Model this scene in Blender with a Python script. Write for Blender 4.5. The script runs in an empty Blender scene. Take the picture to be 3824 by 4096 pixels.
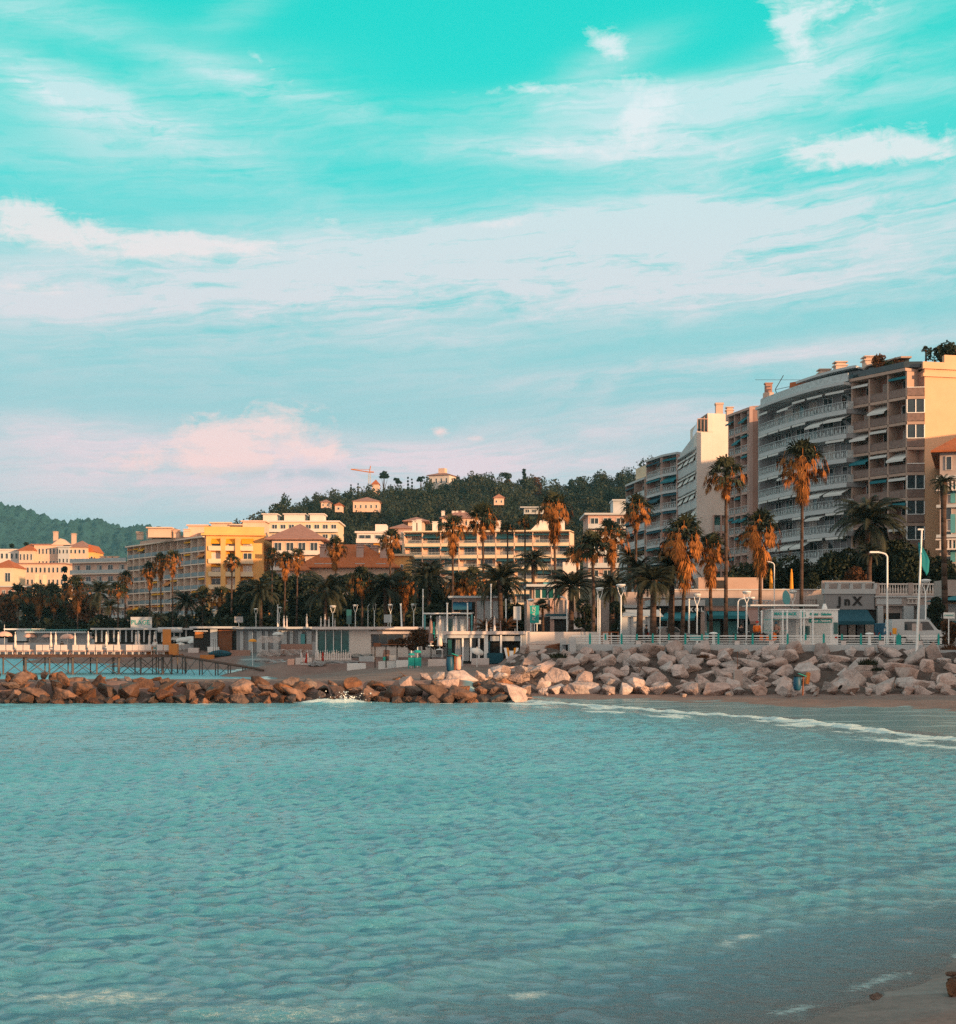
import bpy, math, random
import numpy as np
from mathutils import Vector, Matrix, noise as mnoise
S = bpy.context.scene
COL = S.collection
random.seed(7); rng = np.random.default_rng(11)
F = 1407.0; HC = 4.2; HZ = 635.0; CX = 478.0

# ---------------------------------------------------------------- camera
cd = bpy.data.cameras.new("camera"); cam = bpy.data.objects.new("camera", cd); COL.objects.link(cam)
cam.location = (0, 0, HC); cam.rotation_euler = (math.radians(90), 0, 0)
cd.sensor_fit = 'VERTICAL'; cd.sensor_height = 36; cd.sensor_width = 36; cd.lens = 36 * F / 1024
cd.shift_y = (HZ - 512) / 1024.0; cd.clip_start = 0.5; cd.clip_end = 20000
S.camera = cam

# ---------------------------------------------------------------- exposure
S.view_settings.view_transform = 'Standard'; S.view_settings.look = 'None'
S.view_settings.exposure = 0.45; S.view_settings.gamma = 1.0
S.cycles.use_denoising = False
S.cycles.max_bounces = 6; S.cycles.diffuse_bounces = 3; S.cycles.glossy_bounces = 3
S.cycles.transparent_max_bounces = 8; S.cycles.volume_bounces = 0
S.cycles.sample_clamp_indirect = 3; S.cycles.sample_clamp_direct = 2.5

# ---------------------------------------------------------------- sun and sky
SUN_EL = math.radians(6.5)
SDX, SDY = 0.75, -0.661
SUN = Vector((SDX * math.cos(SUN_EL), SDY * math.cos(SUN_EL), math.sin(SUN_EL))).normalized()
sl = bpy.data.lights.new("sun", 'SUN'); sl.energy = 4.7; sl.angle = math.radians(0.6); sl.color = (1.0, 0.56, 0.28)
so = bpy.data.objects.new("sun", sl); COL.objects.link(so)
so.rotation_euler = SUN.to_track_quat('Z', 'Y').to_euler(); so.location = (60, -60, 60)

W = bpy.data.worlds.new("World"); S.world = W; W.use_nodes = True
nt = W.node_tree; nt.nodes.clear(); L = nt.links.new
def N(t, **k):
    n = nt.nodes.new(t)
    for a, b in k.items(): setattr(n, a, b)
    return n
def M(op, a, b=None, c=None, clamp=False):
    n = N('ShaderNodeMath', operation=op, use_clamp=clamp)
    for i, v in enumerate((a, b, c)):
        if v is None: continue
        if isinstance(v, (int, float)): n.inputs[i].default_value = v
        else: L(v, n.inputs[i])
    return n.outputs[0]
def MIXC(f, a, b, bt='MIX'):
    n = N('ShaderNodeMix', data_type='RGBA', blend_type=bt)
    for i, v in ((0, f), (6, a), (7, b)):
        if isinstance(v, (int, float)): n.inputs[i].default_value = v
        elif isinstance(v, tuple): n.inputs[i].default_value = (*v, 1) if len(v) == 3 else v
        else: L(v, n.inputs[i])
    return n.outputs[2]
tc = N('ShaderNodeTexCoord'); sp = N('ShaderNodeSeparateXYZ'); L(tc.outputs['Generated'], sp.inputs[0])
az = M('ARCTAN2', sp.outputs[0], sp.outputs[1]); el = M('ARCSINE', sp.outputs[2])
sky = N('ShaderNodeTexSky', sky_type='NISHITA'); sky.sun_disc = False
sky.sun_elevation = SUN_EL; sky.sun_rotation = math.atan2(SDX, SDY); sky.air_density = 1.2; sky.dust_density = 1.5
ramp = N('ShaderNodeValToRGB'); cr = ramp.color_ramp
stops = [(0.0, (0.46, 0.57, 0.64)), (0.096, (0.40, 0.58, 0.645)), (0.165, (0.27, 0.57, 0.62)), (0.234, (0.17, 0.60, 0.625)),
         (0.30, (0.05, 0.65, 0.63)), (0.36, (0.010, 0.66, 0.60)), (0.47, (0.002, 0.62, 0.555)), (1.0, (0.16, 0.42, 0.46))]
while len(cr.elements) < len(stops): cr.elements.new(0.5)
for e, (p, c) in zip(cr.elements, stops): e.position = p; e.color = (*c, 1)
L(M('MULTIPLY', el, 1.0), ramp.inputs[0])
skycol = MIXC(0.05, ramp.outputs[0], MIXC(1.0, sky.outputs[0], (0.10, 0.12, 0.12), 'MULTIPLY'))
# cirrus fibres, soft veils and puffy banks: noise in azimuth / elevation, placed by broad masks
def noise(u, v, w, scale, det, rough, dist=0.0, wx=None, wk=0.0):
    c = N('ShaderNodeCombineXYZ'); L(u, c.inputs[0]); L(v, c.inputs[1]); c.inputs[2].default_value = w; vec = c.outputs[0]
    if wx is not None:
        s = N('ShaderNodeVectorMath', operation='MULTIPLY_ADD'); L(wx, s.inputs[0]); s.inputs[1].default_value = (wk, wk, wk); L(vec, s.inputs[2]); vec = s.outputs[0]
    n = N('ShaderNodeTexNoise'); n.inputs['Scale'].default_value = scale; n.inputs['Detail'].default_value = det; n.inputs['Roughness'].default_value = rough; n.inputs['Distortion'].default_value = dist
    L(vec, n.inputs['Vector']); return n
tilt = M('ADD', el, M('MULTIPLY', az, -0.08))
warp = noise(M('MULTIPLY', az, 7.0), M('MULTIPLY', el, 14.0), 1.0, 1.0, 5, .55).outputs['Color']
ns = noise(M('MULTIPLY', az, 3.6), M('MULTIPLY', tilt, 17.0), 4.0, 1.2, 8, .58, 0.3, warp, 1.1)
nw = noise(M('MULTIPLY', az, 9.0), M('MULTIPLY', tilt, 95.0), 7.0, 1.5, 9, .68, 0.6, warp, 2.2)
nf = noise(M('MULTIPLY', az, 26.0), M('MULTIPLY', el, 40.0), 3.3, 1.1, 12, .66, 0.4, warp, .7)
def mask(px, py, sx, sy, rot=0.0):
    a0 = math.atan((px - CX) / F); e0 = math.atan((HZ - py) / F * math.cos(a0))
    da = M('SUBTRACT', az, a0); de = M('SUBTRACT', el, e0)
    c, s = math.cos(rot), math.sin(rot)
    u = M('ADD', M('MULTIPLY', da, c), M('MULTIPLY', de, s)); v = M('SUBTRACT', M('MULTIPLY', de, c), M('MULTIPLY', da, s))
    q = M('ADD', M('POWER', M('MULTIPLY', u, F / sx), 2.0), M('POWER', M('MULTIPLY', v, F / sy), 2.0))
    return M('EXPONENT', M('MULTIPLY', q, -1.0))
def total(lst):
    t = None
    for (w, *a) in lst:
        m = M('MULTIPLY', mask(*a), w); t = m if t is None else M('ADD', t, m)
    return t
soft = total([(0.9, 120, 108, 130, 15, -0.30), (0.7, 265, 84, 120, 12, -0.2), (0.9, 835, 48, 110, 24, 0.35), (0.6, 610, 62, 60, 16, 0.3), (0.75, 640, 262, 460, 55, 0.03), (0.6, 200, 318, 340, 40, 0.03), (0.35, 480, 385, 600, 30, 0.0), (0.7, 40, 12, 90, 20, 0.0), (0.9, 60, 100, 120, 26, -0.25), (0.75, 230, 100, 110, 34, 0.0), (0.5, 120, 165, 220, 30, 0.0), (0.9, 640, 95, 200, 13, 0.05), (0.8, 560, 148, 190, 14, 0.0), (0.8, 780, 105, 240, 16, 0.04), (0.6, 860, 65, 110, 10, 0.1),
              (1.0, 660, 150, 120, 30, 0.0), (1.0, 740, 215, 300, 30, 0.05), (0.95, 560, 250, 380, 34, 0.04), (0.9, 250, 290, 420, 34, 0.05), (0.8, 800, 290, 240, 22, 0.04), (0.85, 790, 355, 230, 13, 0.08), (0.4, 430, 340, 90, 8, 0.0),
              (0.9, 680, 418, 190, 18, 0.06), (1.0, 250, 480, 420, 34, 0.0), (0.8, 60, 432, 150, 20, 0.0), (0.9, 440, 462, 200, 20, 0.0), (0.35, 250, 2, 60, 16, 0.5)])
puff = total([(1.15, 40, 216, 110, 13, -0.10), (1.1, 60, 240, 150, 15, -0.03), (1.0, 230, 246, 90, 11, -0.03), (1.5, 645, 118, 36, 22, 0.5), (0.8, 560, 150, 80, 10, 0.0), (0.8, 540, 90, 90, 8, 0.05), (0.7, 690, 140, 50, 14, 0.1), (1.4, 850, 150, 90, 18, 0.05), (0.9, 930, 150, 50, 12, 0.0),
              (1.7, 248, 430, 70, 22, 0.1), (1.4, 205, 462, 85, 15, 0.0), (1.0, 330, 452, 50, 9, 0.0), (1.1, 442, 431, 11, 6, 0.0), (0.8, 476, 438, 10, 3, 0.0), (1.15, 822, 8, 50, 26, -0.1), (0.9, 790, 40, 34, 16, -0.9), (1.2, 606, 44, 26, 13, -0.4), (0.5, 618, 58, 12, 16, 0.3),
              (0.9, 490, 222, 50, 7, 0.0), (0.7, 30, 86, 60, 7, -0.35), (0.6, 110, 105, 40, 6, -0.2), (0.6, 272, 68, 30, 5, -0.5), (0.55, 350, 222, 60, 6, 0.0), (0.5, 30, 288, 50, 6, 0.0)])
wisp = M('ADD', M('MULTIPLY', M('SUBTRACT', ns.outputs['Fac'], 0.45), 3.2), M('MULTIPLY', M('SUBTRACT', nw.outputs['Fac'], 0.5), 2.3))
dsoft = M('MULTIPLY', M('ADD', M('MULTIPLY', wisp, .75), 0.52, clamp=True), soft, clamp=True)
pn = M('ADD', puff, M('ADD', M('MULTIPLY', M('SUBTRACT', nf.outputs['Fac'], 0.5), 3.6), M('MULTIPLY', M('SUBTRACT', nw.outputs['Fac'], 0.5), 1.5)))
dpuff = M('MULTIPLY', M('MULTIPLY', M('SUBTRACT', pn, 0.50), 1.15, clamp=True), M('MULTIPLY', puff, 2.2, clamp=True))
# cloud cover of the sky overhead and behind the camera
hi = M('MULTIPLY', M('SUBTRACT', el, 0.50), 3.0, clamp=True)
back = M('MULTIPLY', M('SUBTRACT', M('ABSOLUTE', az), 0.75), 2.0, clamp=True)
dother = M('MULTIPLY', M('MAXIMUM', hi, back), M('MULTIPLY', ns.outputs['Fac'], 1.5, clamp=True))
elm = M('MULTIPLY', M('SUBTRACT', el, .12), 4.2, clamp=True)
ccol = MIXC(elm, (0.78, 0.62, 0.68), (0.56, 0.74, 0.77))
c1 = MIXC(M('MULTIPLY', dsoft, 0.9), skycol, ccol)
pcol = MIXC(elm, (0.93, 0.64, 0.62), (0.72, 0.79, 0.82))
c2 = MIXC(M('MULTIPLY', dpuff, 0.85), c1, pcol)
# blue grey undersides below the low cumulus bank
sh = M('MULTIPLY', mask(290, 474, 75, 7, 0.02), M('MULTIPLY', M('SUBTRACT', nf.outputs['Fac'], .38), 4.0, clamp=True)); c2 = MIXC(M('MULTIPLY', sh, .8), c2, (0.36, 0.50, 0.58))
c3 = MIXC(M('MULTIPLY', dother, 0.9), c2, MIXC(back, (0.52, 0.47, 0.46), (0.86, 0.66, 0.61)))
# glow of the low sun
sd = N('ShaderNodeVectorMath', operation='DOT_PRODUCT'); L(tc.outputs['Generated'], sd.inputs[0]); sd.inputs[1].default_value = SUN
gl = M('POWER', M('MAXIMUM', sd.outputs['Value'], 0.0), 7.0)
c4 = MIXC(M('MULTIPLY', gl, 1.0, clamp=True), c3, (1.5, 0.85, 0.50))
bg = N('ShaderNodeBackground'); L(c4, bg.inputs[0]); bg.inputs[1].default_value = 0.83
out = N('ShaderNodeOutputWorld'); L(bg.outputs[0], out.inputs[0])
W.cycles.sampling_method = 'MANUAL'; W.cycles.sample_map_resolution = 512

# ---------------------------------------------------------------- helpers
def P(px, py, Y): return Vector(((px - CX) / F * Y, Y, HC + (HZ - py) / F * Y))
def YS(px, Y):
    # the promenade line runs away from us towards the left
    return Y if (px > 318 or Y < 150 or Y > 300) else Y + (130 if px < 62 else 80 if px < 112 else 50 if px < 230 else 25)
def X(px, Y): return (px - CX) / F * Y
def Z(py, Y): return HC + (HZ - py) / F * Y
def tag(o, label=None, cat=None, group=None, kind=None):
    for k, v in (('label', label), ('category', cat), ('group', group), ('kind', kind)):
        if v: o[k] = v
    return o
def empty(name, loc, label, cat, group=None, rz=0):
    o = bpy.data.objects.new(name, None); COL.objects.link(o); o.location = loc; o.rotation_euler = (0, 0, rz)
    o.empty_display_size = 0.2
    return tag(o, label, cat, group)
def copy_tree(o, label=None, loc=None, rz=None, scale=None, parent=None):
    c = o.copy(); COL.objects.link(c)
    if parent is not None: c.parent = parent
    if label: c['label'] = label
    if loc is not None: c.location = loc
    if rz is not None: c.rotation_euler = (c.rotation_euler.x, c.rotation_euler.y, rz)
    if scale is not None: c.scale = scale if isinstance(scale, tuple) else (scale,) * 3
    for ch in list(o.children): copy_tree(ch, parent=c)
    return c
class MB:
    def __init__(s, org=(0, 0, 0)): s.v = []; s.f = []; s.m = []; s.o = Vector(org)
    def add(s, vs, fs, m=0):
        b = len(s.v); s.v += [tuple(Vector(v) - s.o) for v in vs]
        s.f += [tuple(b + i for i in f) for f in fs]; s.m += [m] * len(fs)
    def box(s, x0, x1, y0, y1, z0, z1, m=0):
        s.add([(x0, y0, z0), (x1, y0, z0), (x1, y1, z0), (x0, y1, z0), (x0, y0, z1), (x1, y0, z1), (x1, y1, z1), (x0, y1, z1)],
              [(0, 3, 2, 1), (4, 5, 6, 7), (0, 1, 5, 4), (1, 2, 6, 5), (2, 3, 7, 6), (3, 0, 4, 7)], m)
    def obox(s, c, d, l, w, z0, z1, m=0):
        # box centred at c (x,y), long axis d, length l, width w
        dx, dy = d; n = math.hypot(dx, dy); dx /= n; dy /= n; nx, ny = -dy, dx
        q = [(c[0] + dx * l * a + nx * w * b, c[1] + dy * l * a + ny * w * b) for a, b in ((-.5, -.5), (.5, -.5), (.5, .5), (-.5, .5))]
        s.prism(q, z0, z1, m)
    def prism(s, q, z0, z1, m=0):
        n = len(q); za = z0 if isinstance(z0, (list, tuple)) else [z0] * n; zb = z1 if isinstance(z1, (list, tuple)) else [z1] * n
        s.add([(p[0], p[1], za[i]) for i, p in enumerate(q)] + [(p[0], p[1], zb[i]) for i, p in enumerate(q)],
              [tuple(range(n - 1, -1, -1)), tuple(range(n, 2 * n))] + [(i, (i + 1) % n, n + (i + 1) % n, n + i) for i in range(n)], m)
    def tube(s, p0, p1, r0, r1=None, n=8, m=0, caps=True):
        r1 = r0 if r1 is None else r1; p0 = Vector(p0); p1 = Vector(p1); d = (p1 - p0).normalized()
        a = d.orthogonal().normalized(); b = d.cross(a)
        vs = [p + (a * math.cos(t) + b * math.sin(t)) * r for p, r in ((p0, r0), (p1, r1)) for t in [2 * math.pi * i / n for i in range(n)]]
        fs = [(i, (i + 1) % n, n + (i + 1) % n, n + i) for i in range(n)]
        if caps: fs += [tuple(range(n - 1, -1, -1)), tuple(range(n, 2 * n))]
        s.add(vs, fs, m)
    def path(s, pts, r, n=8, m=0):
        for i in range(len(pts) - 1):
            ra = r[i] if isinstance(r, list) else r; rb = r[i + 1] if isinstance(r, list) else r
            s.tube(pts[i], pts[i + 1], ra, rb, n, m)
    def lathe(s, c, prof, n=12, m=0):
        c = Vector(c); k = len(prof)
        vs = [(c.x + r * math.cos(2 * math.pi * i / n), c.y + r * math.sin(2 * math.pi * i / n), c.z + z) for r, z in prof for i in range(n)]
        fs = [(j * n + i, j * n + (i + 1) % n, (j + 1) * n + (i + 1) % n, (j + 1) * n + i) for j in range(k - 1) for i in range(n)]
        fs += [tuple(range(n - 1, -1, -1)), tuple(range((k - 1) * n, k * n))]
        s.add(vs, fs, m)
    def build(s, name, mats, parent=None, smooth=False, loc=None):
        me = bpy.data.meshes.new(name); me.from_pydata(s.v, [], s.f)
        mats = mats if isinstance(mats, (list, tuple)) else [mats]
        for mt in mats: me.materials.append(mt)
        if len(mats) > 1: me.polygons.foreach_set('material_index', s.m)
        if smooth: me.polygons.foreach_set('use_smooth', [True] * len(me.polygons))
        me.update()
        o = bpy.data.objects.new(name, me); COL.objects.link(o)
        if loc is not None: o.location = loc
        elif parent is None: o.location = s.o
        if parent is not None: o.parent = parent
        return o
def npmesh(name, v, f, mat, parent=None, smooth=False, loc=None, attrs=None):
    me = bpy.data.meshes.new(name); k = f.shape[1]
    me.vertices.add(len(v)); me.vertices.foreach_set('co', np.asarray(v, dtype=np.float32).ravel())
    me.loops.add(f.size); me.loops.foreach_set('vertex_index', f.astype(np.int32).ravel())
    me.polygons.add(len(f)); me.polygons.foreach_set('loop_start', np.arange(0, f.size, k, dtype=np.int32))
    me.update(calc_edges=True)
    if smooth: me.polygons.foreach_set('use_smooth', np.ones(len(f), dtype=bool))
    if attrs:
        for nme, arr in attrs.items():
            a = me.attributes.new(nme, 'FLOAT', 'POINT'); a.data.foreach_set('value', arr.astype(np.float32).ravel())
    for mt in (mat if isinstance(mat, (list, tuple)) else [mat]): me.materials.append(mt)
    me.validate(); me.update()
    o = bpy.data.objects.new(name, me); COL.objects.link(o)
    if loc is not None: o.location = loc
    if parent is not None: o.parent = parent
    return o
def struct(o, label=None): o['kind'] = 'structure'; return o

# ---------------------------------------------------------------- materials
def mat(name, col, rough=0.75, var=0.18, scale=1.5, col2=None, bump=0.15, bscale=None, metal=0.0, spec=0.4, stretch=None, detail=6, island=0.0, emit=None, orand=0.0):
    m = bpy.data.materials.new(name); m.use_nodes = True; t = m.node_tree; n = t.nodes; l = t.links.new
    b = n['Principled BSDF']; b.inputs['Roughness'].default_value = rough; b.inputs['Metallic'].default_value = metal
    b.inputs['Specular IOR Level'].default_value = spec
    tcx = n.new('ShaderNodeTexCoord'); mp = n.new('ShaderNodeMapping'); l(tcx.outputs['Object'], mp.inputs[0])
    if stretch: mp.inputs['Scale'].default_value = stretch
    tx = n.new('ShaderNodeTexNoise'); tx.inputs['Scale'].default_value = scale; tx.inputs['Detail'].default_value = detail; tx.inputs['Roughness'].default_value = 0.65
    l(mp.outputs[0], tx.inputs['Vector'])
    cr = n.new('ShaderNodeValToRGB'); e = cr.color_ramp.elements; e[0].position = 0.3; e[1].position = 0.7
    c2 = col2 if col2 else tuple(min(1, c * (1 + var)) for c in col); c1 = col if col2 else tuple(c * (1 - var) for c in col)
    e[0].color = (*c1, 1); e[1].color = (*c2, 1); l(tx.outputs['Fac'], cr.inputs[0]); src = cr.outputs[0]
    if island:
        g = n.new('ShaderNodeNewGeometry'); hs = n.new('ShaderNodeHueSaturation'); mr = n.new('ShaderNodeMapRange')
        mr.inputs[3].default_value = 1 - island; mr.inputs[4].default_value = 1 + island
        l(g.outputs['Random Per Island'], mr.inputs[0]); l(mr.outputs[0], hs.inputs['Value']); l(src, hs.inputs['Color']); src = hs.outputs[0]
    if orand:
        g = n.new('ShaderNodeObjectInfo'); hs = n.new('ShaderNodeHueSaturation'); mr = n.new('ShaderNodeMapRange'); mr.inputs[3].default_value = 1 - orand; mr.inputs[4].default_value = 1 + orand * .6
        l(g.outputs['Random'], mr.inputs[0]); l(mr.outputs[0], hs.inputs['Value']); m2 = n.new('ShaderNodeMapRange'); m2.inputs[3].default_value = 1.25; m2.inputs[4].default_value = .55; wn = n.new('ShaderNodeMath'); wn.operation = 'FRACT'; w3 = n.new('ShaderNodeMath'); w3.operation = 'MULTIPLY'; w3.inputs[1].default_value = 7.31
        l(g.outputs['Random'], w3.inputs[0]); l(w3.outputs[0], wn.inputs[0]); l(wn.outputs[0], m2.inputs[0]); l(m2.outputs[0], hs.inputs['Saturation']); l(src, hs.inputs['Color']); src = hs.outputs[0]
    l(src, b.inputs['Base Color'])
    if bump >= 1.0:
        vo = n.new('ShaderNodeTexVoronoi'); vo.feature = 'DISTANCE_TO_EDGE'; vo.inputs['Scale'].default_value = 1.7; l(mp.outputs[0], vo.inputs['Vector']); vr = n.new('ShaderNodeMapRange'); vr.inputs[1].default_value = 0; vr.inputs[2].default_value = .035; vr.inputs[3].default_value = .72; l(vo.outputs['Distance'], vr.inputs[0])
        tn = n.new('ShaderNodeTexNoise'); tn.inputs['Scale'].default_value = 11; tn.inputs['Detail'].default_value = 6; tn.inputs['Roughness'].default_value = .8; l(mp.outputs[0], tn.inputs['Vector']); tr = n.new('ShaderNodeMapRange'); tr.inputs[1].default_value = .35; tr.inputs[2].default_value = .6; tr.inputs[3].default_value = .74; l(tn.outputs[0], tr.inputs[0])
        mm = n.new('ShaderNodeMath'); mm.operation = 'MULTIPLY'; l(vr.outputs[0], mm.inputs[0]); l(tr.outputs[0], mm.inputs[1]); mv = n.new('ShaderNodeMix'); mv.data_type = 'RGBA'; mv.blend_type = 'MULTIPLY'; mv.inputs[0].default_value = 1; l(src, mv.inputs[6]); l(mm.outputs[0], mv.inputs[7]); l(mv.outputs[2], b.inputs['Base Color'])
    if bump:
        t2 = n.new('ShaderNodeTexNoise'); t2.inputs['Scale'].default_value = bscale or scale * 6; t2.inputs['Detail'].default_value = 5
        l(mp.outputs[0], t2.inputs['Vector']); bp = n.new('ShaderNodeBump'); bp.inputs['Strength'].default_value = bump; bp.inputs['Distance'].default_value = 0.05 if bump < .8 else 0.16
        l(t2.outputs['Fac'], bp.inputs['Height']); l(bp.outputs[0], b.inputs['Normal'])
    if emit: b.inputs['Emission Color'].default_value = (*emit[0], 1); b.inputs['Emission Strength'].default_value = emit[1]
    return m
MT = {}
def mk(k, *a, **kw): MT[k] = mat(k, *a, **kw)
mk('white', (0.72, 0.72, 0.70), 0.6, 0.08, 0.7)
mk('paint', (0.80, 0.80, 0.78), 0.4, 0.05, 2.0, bump=0.03)
mk('cream', (0.72, 0.57, 0.40), 0.8, 0.10, 0.35)
mk('yellowwall', (0.82, 0.44, 0.15), 0.8, 0.12, 0.3)
mk('peach', (0.72, 0.50, 0.38), 0.8, 0.10, 0.35)
mk('pinkwall', (0.50, 0.33, 0.28), 0.8, 0.12, 0.35)
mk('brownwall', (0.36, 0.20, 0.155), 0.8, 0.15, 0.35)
mk('tan', (0.43, 0.30, 0.24), 0.85, 0.12, 0.4)
mk('whitewall', (0.70, 0.62, 0.57), 0.8, 0.07, 0.3)
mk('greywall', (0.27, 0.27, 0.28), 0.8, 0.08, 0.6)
mk('palegrey', (0.48, 0.50, 0.51), 0.75, 0.08, 0.5)
mk('stone', (0.42, 0.34, 0.31), 0.85, 0.15, 0.8)
mk('rockgapshade', (0.10, 0.072, 0.062), 0.95, 0.3, 1.5, bump=0.9)
mk('loggia', (0.72, 0.47, 0.37), 0.8, 0.12, 0.35)
mk('loggiatrim', (0.82, 0.64, 0.52), 0.8, 0.1, 0.35)
mk('spray', (0.75, 0.85, 0.85), 0.8, 0.05, 1.0, bump=0)
mk('flagteal', (0.003, 0.20, 0.24), 0.8, 0.1, 1.0)
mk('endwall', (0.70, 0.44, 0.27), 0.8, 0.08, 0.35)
mk('glass', (0.025, 0.04, 0.05), 0.12, 0.3, 1.0, bump=0.02, spec=0.6)
mk('tealglass', (0.01, 0.10, 0.10), 0.12, 0.3, 1.0, bump=0.02, spec=0.6)
mk('curtain', (0.45, 0.40, 0.36), 0.9, 0.2, 3.0, stretch=(6, 6, 0.3))
mk('shutter', (0.40, 0.36, 0.33), 0.7, 0.06, 0.5)
mk('tealshutter', (0.10, 0.34, 0.36), 0.7, 0.08, 0.5)
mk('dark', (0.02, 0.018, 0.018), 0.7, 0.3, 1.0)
mk('rail', (0.42, 0.46, 0.47), 0.5, 0.25, 2.5)
mk('railbrown', (0.20, 0.13, 0.11), 0.5, 0.3, 2.5)
mk('railglass', (0.07, 0.12, 0.135), 0.2, 0.3, 1.5, spec=0.6)
mk('awnwhite', (0.62, 0.62, 0.60), 0.85, 0.06, 1.0)
mk('awnteal', (0.015, 0.16, 0.20), 0.85, 0.15, 1.0)
mk('awnblue', (0.01, 0.075, 0.11), 0.85, 0.15, 1.0)
mk('awnyellow', (0.72, 0.33, 0.01), 0.85, 0.08, 1.0)
mk('awnorange', (0.55, 0.20, 0.05), 0.85, 0.08, 1.0)
mk('roof', (0.42, 0.115, 0.035), 0.85, 0.2, 1.4, bump=0.5, bscale=8)
mk('roofpink', (0.34, 0.17, 0.13), 0.85, 0.2, 1.0, bump=0.4)
mk('chimney', (0.58, 0.42, 0.34), 0.8, 0.12, 0.8)
mk('wood', (0.22, 0.075, 0.03), 0.7, 0.3, 2.0, stretch=(1, 1, 6))
mk('pierwood', (0.085, 0.045, 0.032), 0.8, 0.35, 1.5)
mk('piersteel', (0.085, 0.075, 0.072), 0.6, 0.35, 1.5)
mk('trunk', (0.075, 0.045, 0.032), 0.95, 0.35, 1.2, stretch=(1, 1, 5), bump=0.6, bscale=9)
mk('bark', (0.05, 0.035, 0.028), 0.95, 0.3, 1.5, bump=0.6)
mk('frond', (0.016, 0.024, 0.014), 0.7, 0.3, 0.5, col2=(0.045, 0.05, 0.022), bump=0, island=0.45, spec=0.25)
mk('skirt', (0.11, 0.042, 0.012), 0.85, 0.3, 0.9, col2=(0.40, 0.155, 0.04), bump=0, island=0.4, spec=0.15)
mk('datefrond', (0.014, 0.024, 0.016), 0.65, 0.3, 0.5, col2=(0.050, 0.048, 0.026), bump=0, island=0.4, spec=0.25)
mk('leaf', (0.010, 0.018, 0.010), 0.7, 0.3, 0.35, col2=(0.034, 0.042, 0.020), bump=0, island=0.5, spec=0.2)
mk('leafbrown', (0.05, 0.028, 0.014), 0.8, 0.3, 0.8, col2=(0.15, 0.06, 0.025), bump=0, island=0.4, spec=0.2)
mk('pine', (0.008, 0.024, 0.018), 0.8, 0.3, 0.5, col2=(0.022, 0.042, 0.028), bump=0, island=0.4, spec=0.2)
mk('teal', (0.005, 0.33, 0.29), 0.5, 0.1, 1.0)
mk('blue', (0.005, 0.08, 0.15), 0.5, 0.15, 1.0)
mk('orange', (0.80, 0.16, 0.01), 0.7, 0.1, 2.0)
mk('amber', (0.75, 0.30, 0.02), 0.7, 0.1, 2.0)
mk('red', (0.45, 0.03, 0.015), 0.8, 0.1, 2.0)
mk('cloth', (0.66, 0.58, 0.55), 0.9, 0.12, 1.5, bump=0.3)
mk('clothpink', (0.70, 0.42, 0.33), 0.9, 0.12, 1.5, bump=0.2)
mk('clothtaupe', (0.30, 0.19, 0.17), 0.9, 0.15, 1.5, bump=0.3)
mk('skin', (0.42, 0.24, 0.17), 0.6, 0.08, 3.0)
mk('black', (0.012, 0.012, 0.014), 0.6, 0.3, 2.0)
mk('rubber', (0.02, 0.02, 0.02), 0.85, 0.2, 2.0)
mk('metal', (0.45, 0.47, 0.48), 0.35, 0.1, 2.0, metal=0.6)
mk('concrete', (0.38, 0.36, 0.36), 0.85, 0.15, 0.6)
mk('asphalt', (0.055, 0.052, 0.052), 0.9, 0.2, 2.0)
mk('rockpale', (0.36, 0.27, 0.245), 0.9, 0.3, 1.6, col2=(0.68, 0.54, 0.49), bump=1.0, bscale=4, orand=.28)
mk('rockred', (0.11, 0.055, 0.038), 0.9, 0.3, 1.1, col2=(0.36, 0.20, 0.13), bump=1.0, bscale=4, orand=.5)
mk('rockdark', (0.04, 0.022, 0.016), 0.55, 0.3, 0.9, col2=(0.15, 0.075, 0.045), bump=1.0, bscale=4, orand=.4)
# ---------------------------------------------------------------- terrain
SH = np.array([(-60, -40), (-22, -2), (-8, 8), (-3, 11), (0.9, 13.5), (3.0, 14.9), (4.3, 16.0), (5.1, 16.9), (6.3, 18.1), (11, 21.5), (20, 27), (28, 38), (27, 49), (20.5, 56), (17.6, 64), (16.2, 70.5), (12.4, 76), (7.3, 84.5), (3.0, 91), (-1.5, 93.5), (-6, 96)], float)
CLB = np.array([(6, 146), (-17, 146), (-19, 180), (-31, 180), (-32, 189), (-40, 190), (-43, 214), (-60, 217), (-66, 250), (-84, 262), (-100, 305)], float)
SB = np.array([(-19.5, 88), (-19.5, 100), (-19.2, 115), (-19, 132), (-20.9, 151), (-27.4, 171), (-31, 190), (-34.6, 212), (-48, 246), (-63, 268), (-102, 300), (-200, 330), (-500, 380)], float)
def sdist(x, y, L_):
    # distance to a polyline, positive on its right-hand side
    best = np.full(x.shape, 1e9); sg = np.ones(x.shape)
    for (ax, ay), (bx, by) in zip(L_[:-1], L_[1:]):
        dx, dy = bx - ax, by - ay; t = np.clip(((x - ax) * dx + (y - ay) * dy) / (dx * dx + dy * dy), 0, 1)
        ex, ey = x - ax - t * dx, y - ay - t * dy; d = np.hypot(ex, ey); c = dx * ey - dy * ex
        u = d < best - 1e-6; best = np.where(u, d, best); sg = np.where(u, np.where(c < 0, 1.0, -1.0), sg)
    return best * sg
def wallY(x): return 106.0 - 8.0 * np.clip((x - 7) / 26.0, 0, 1.6)
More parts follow.
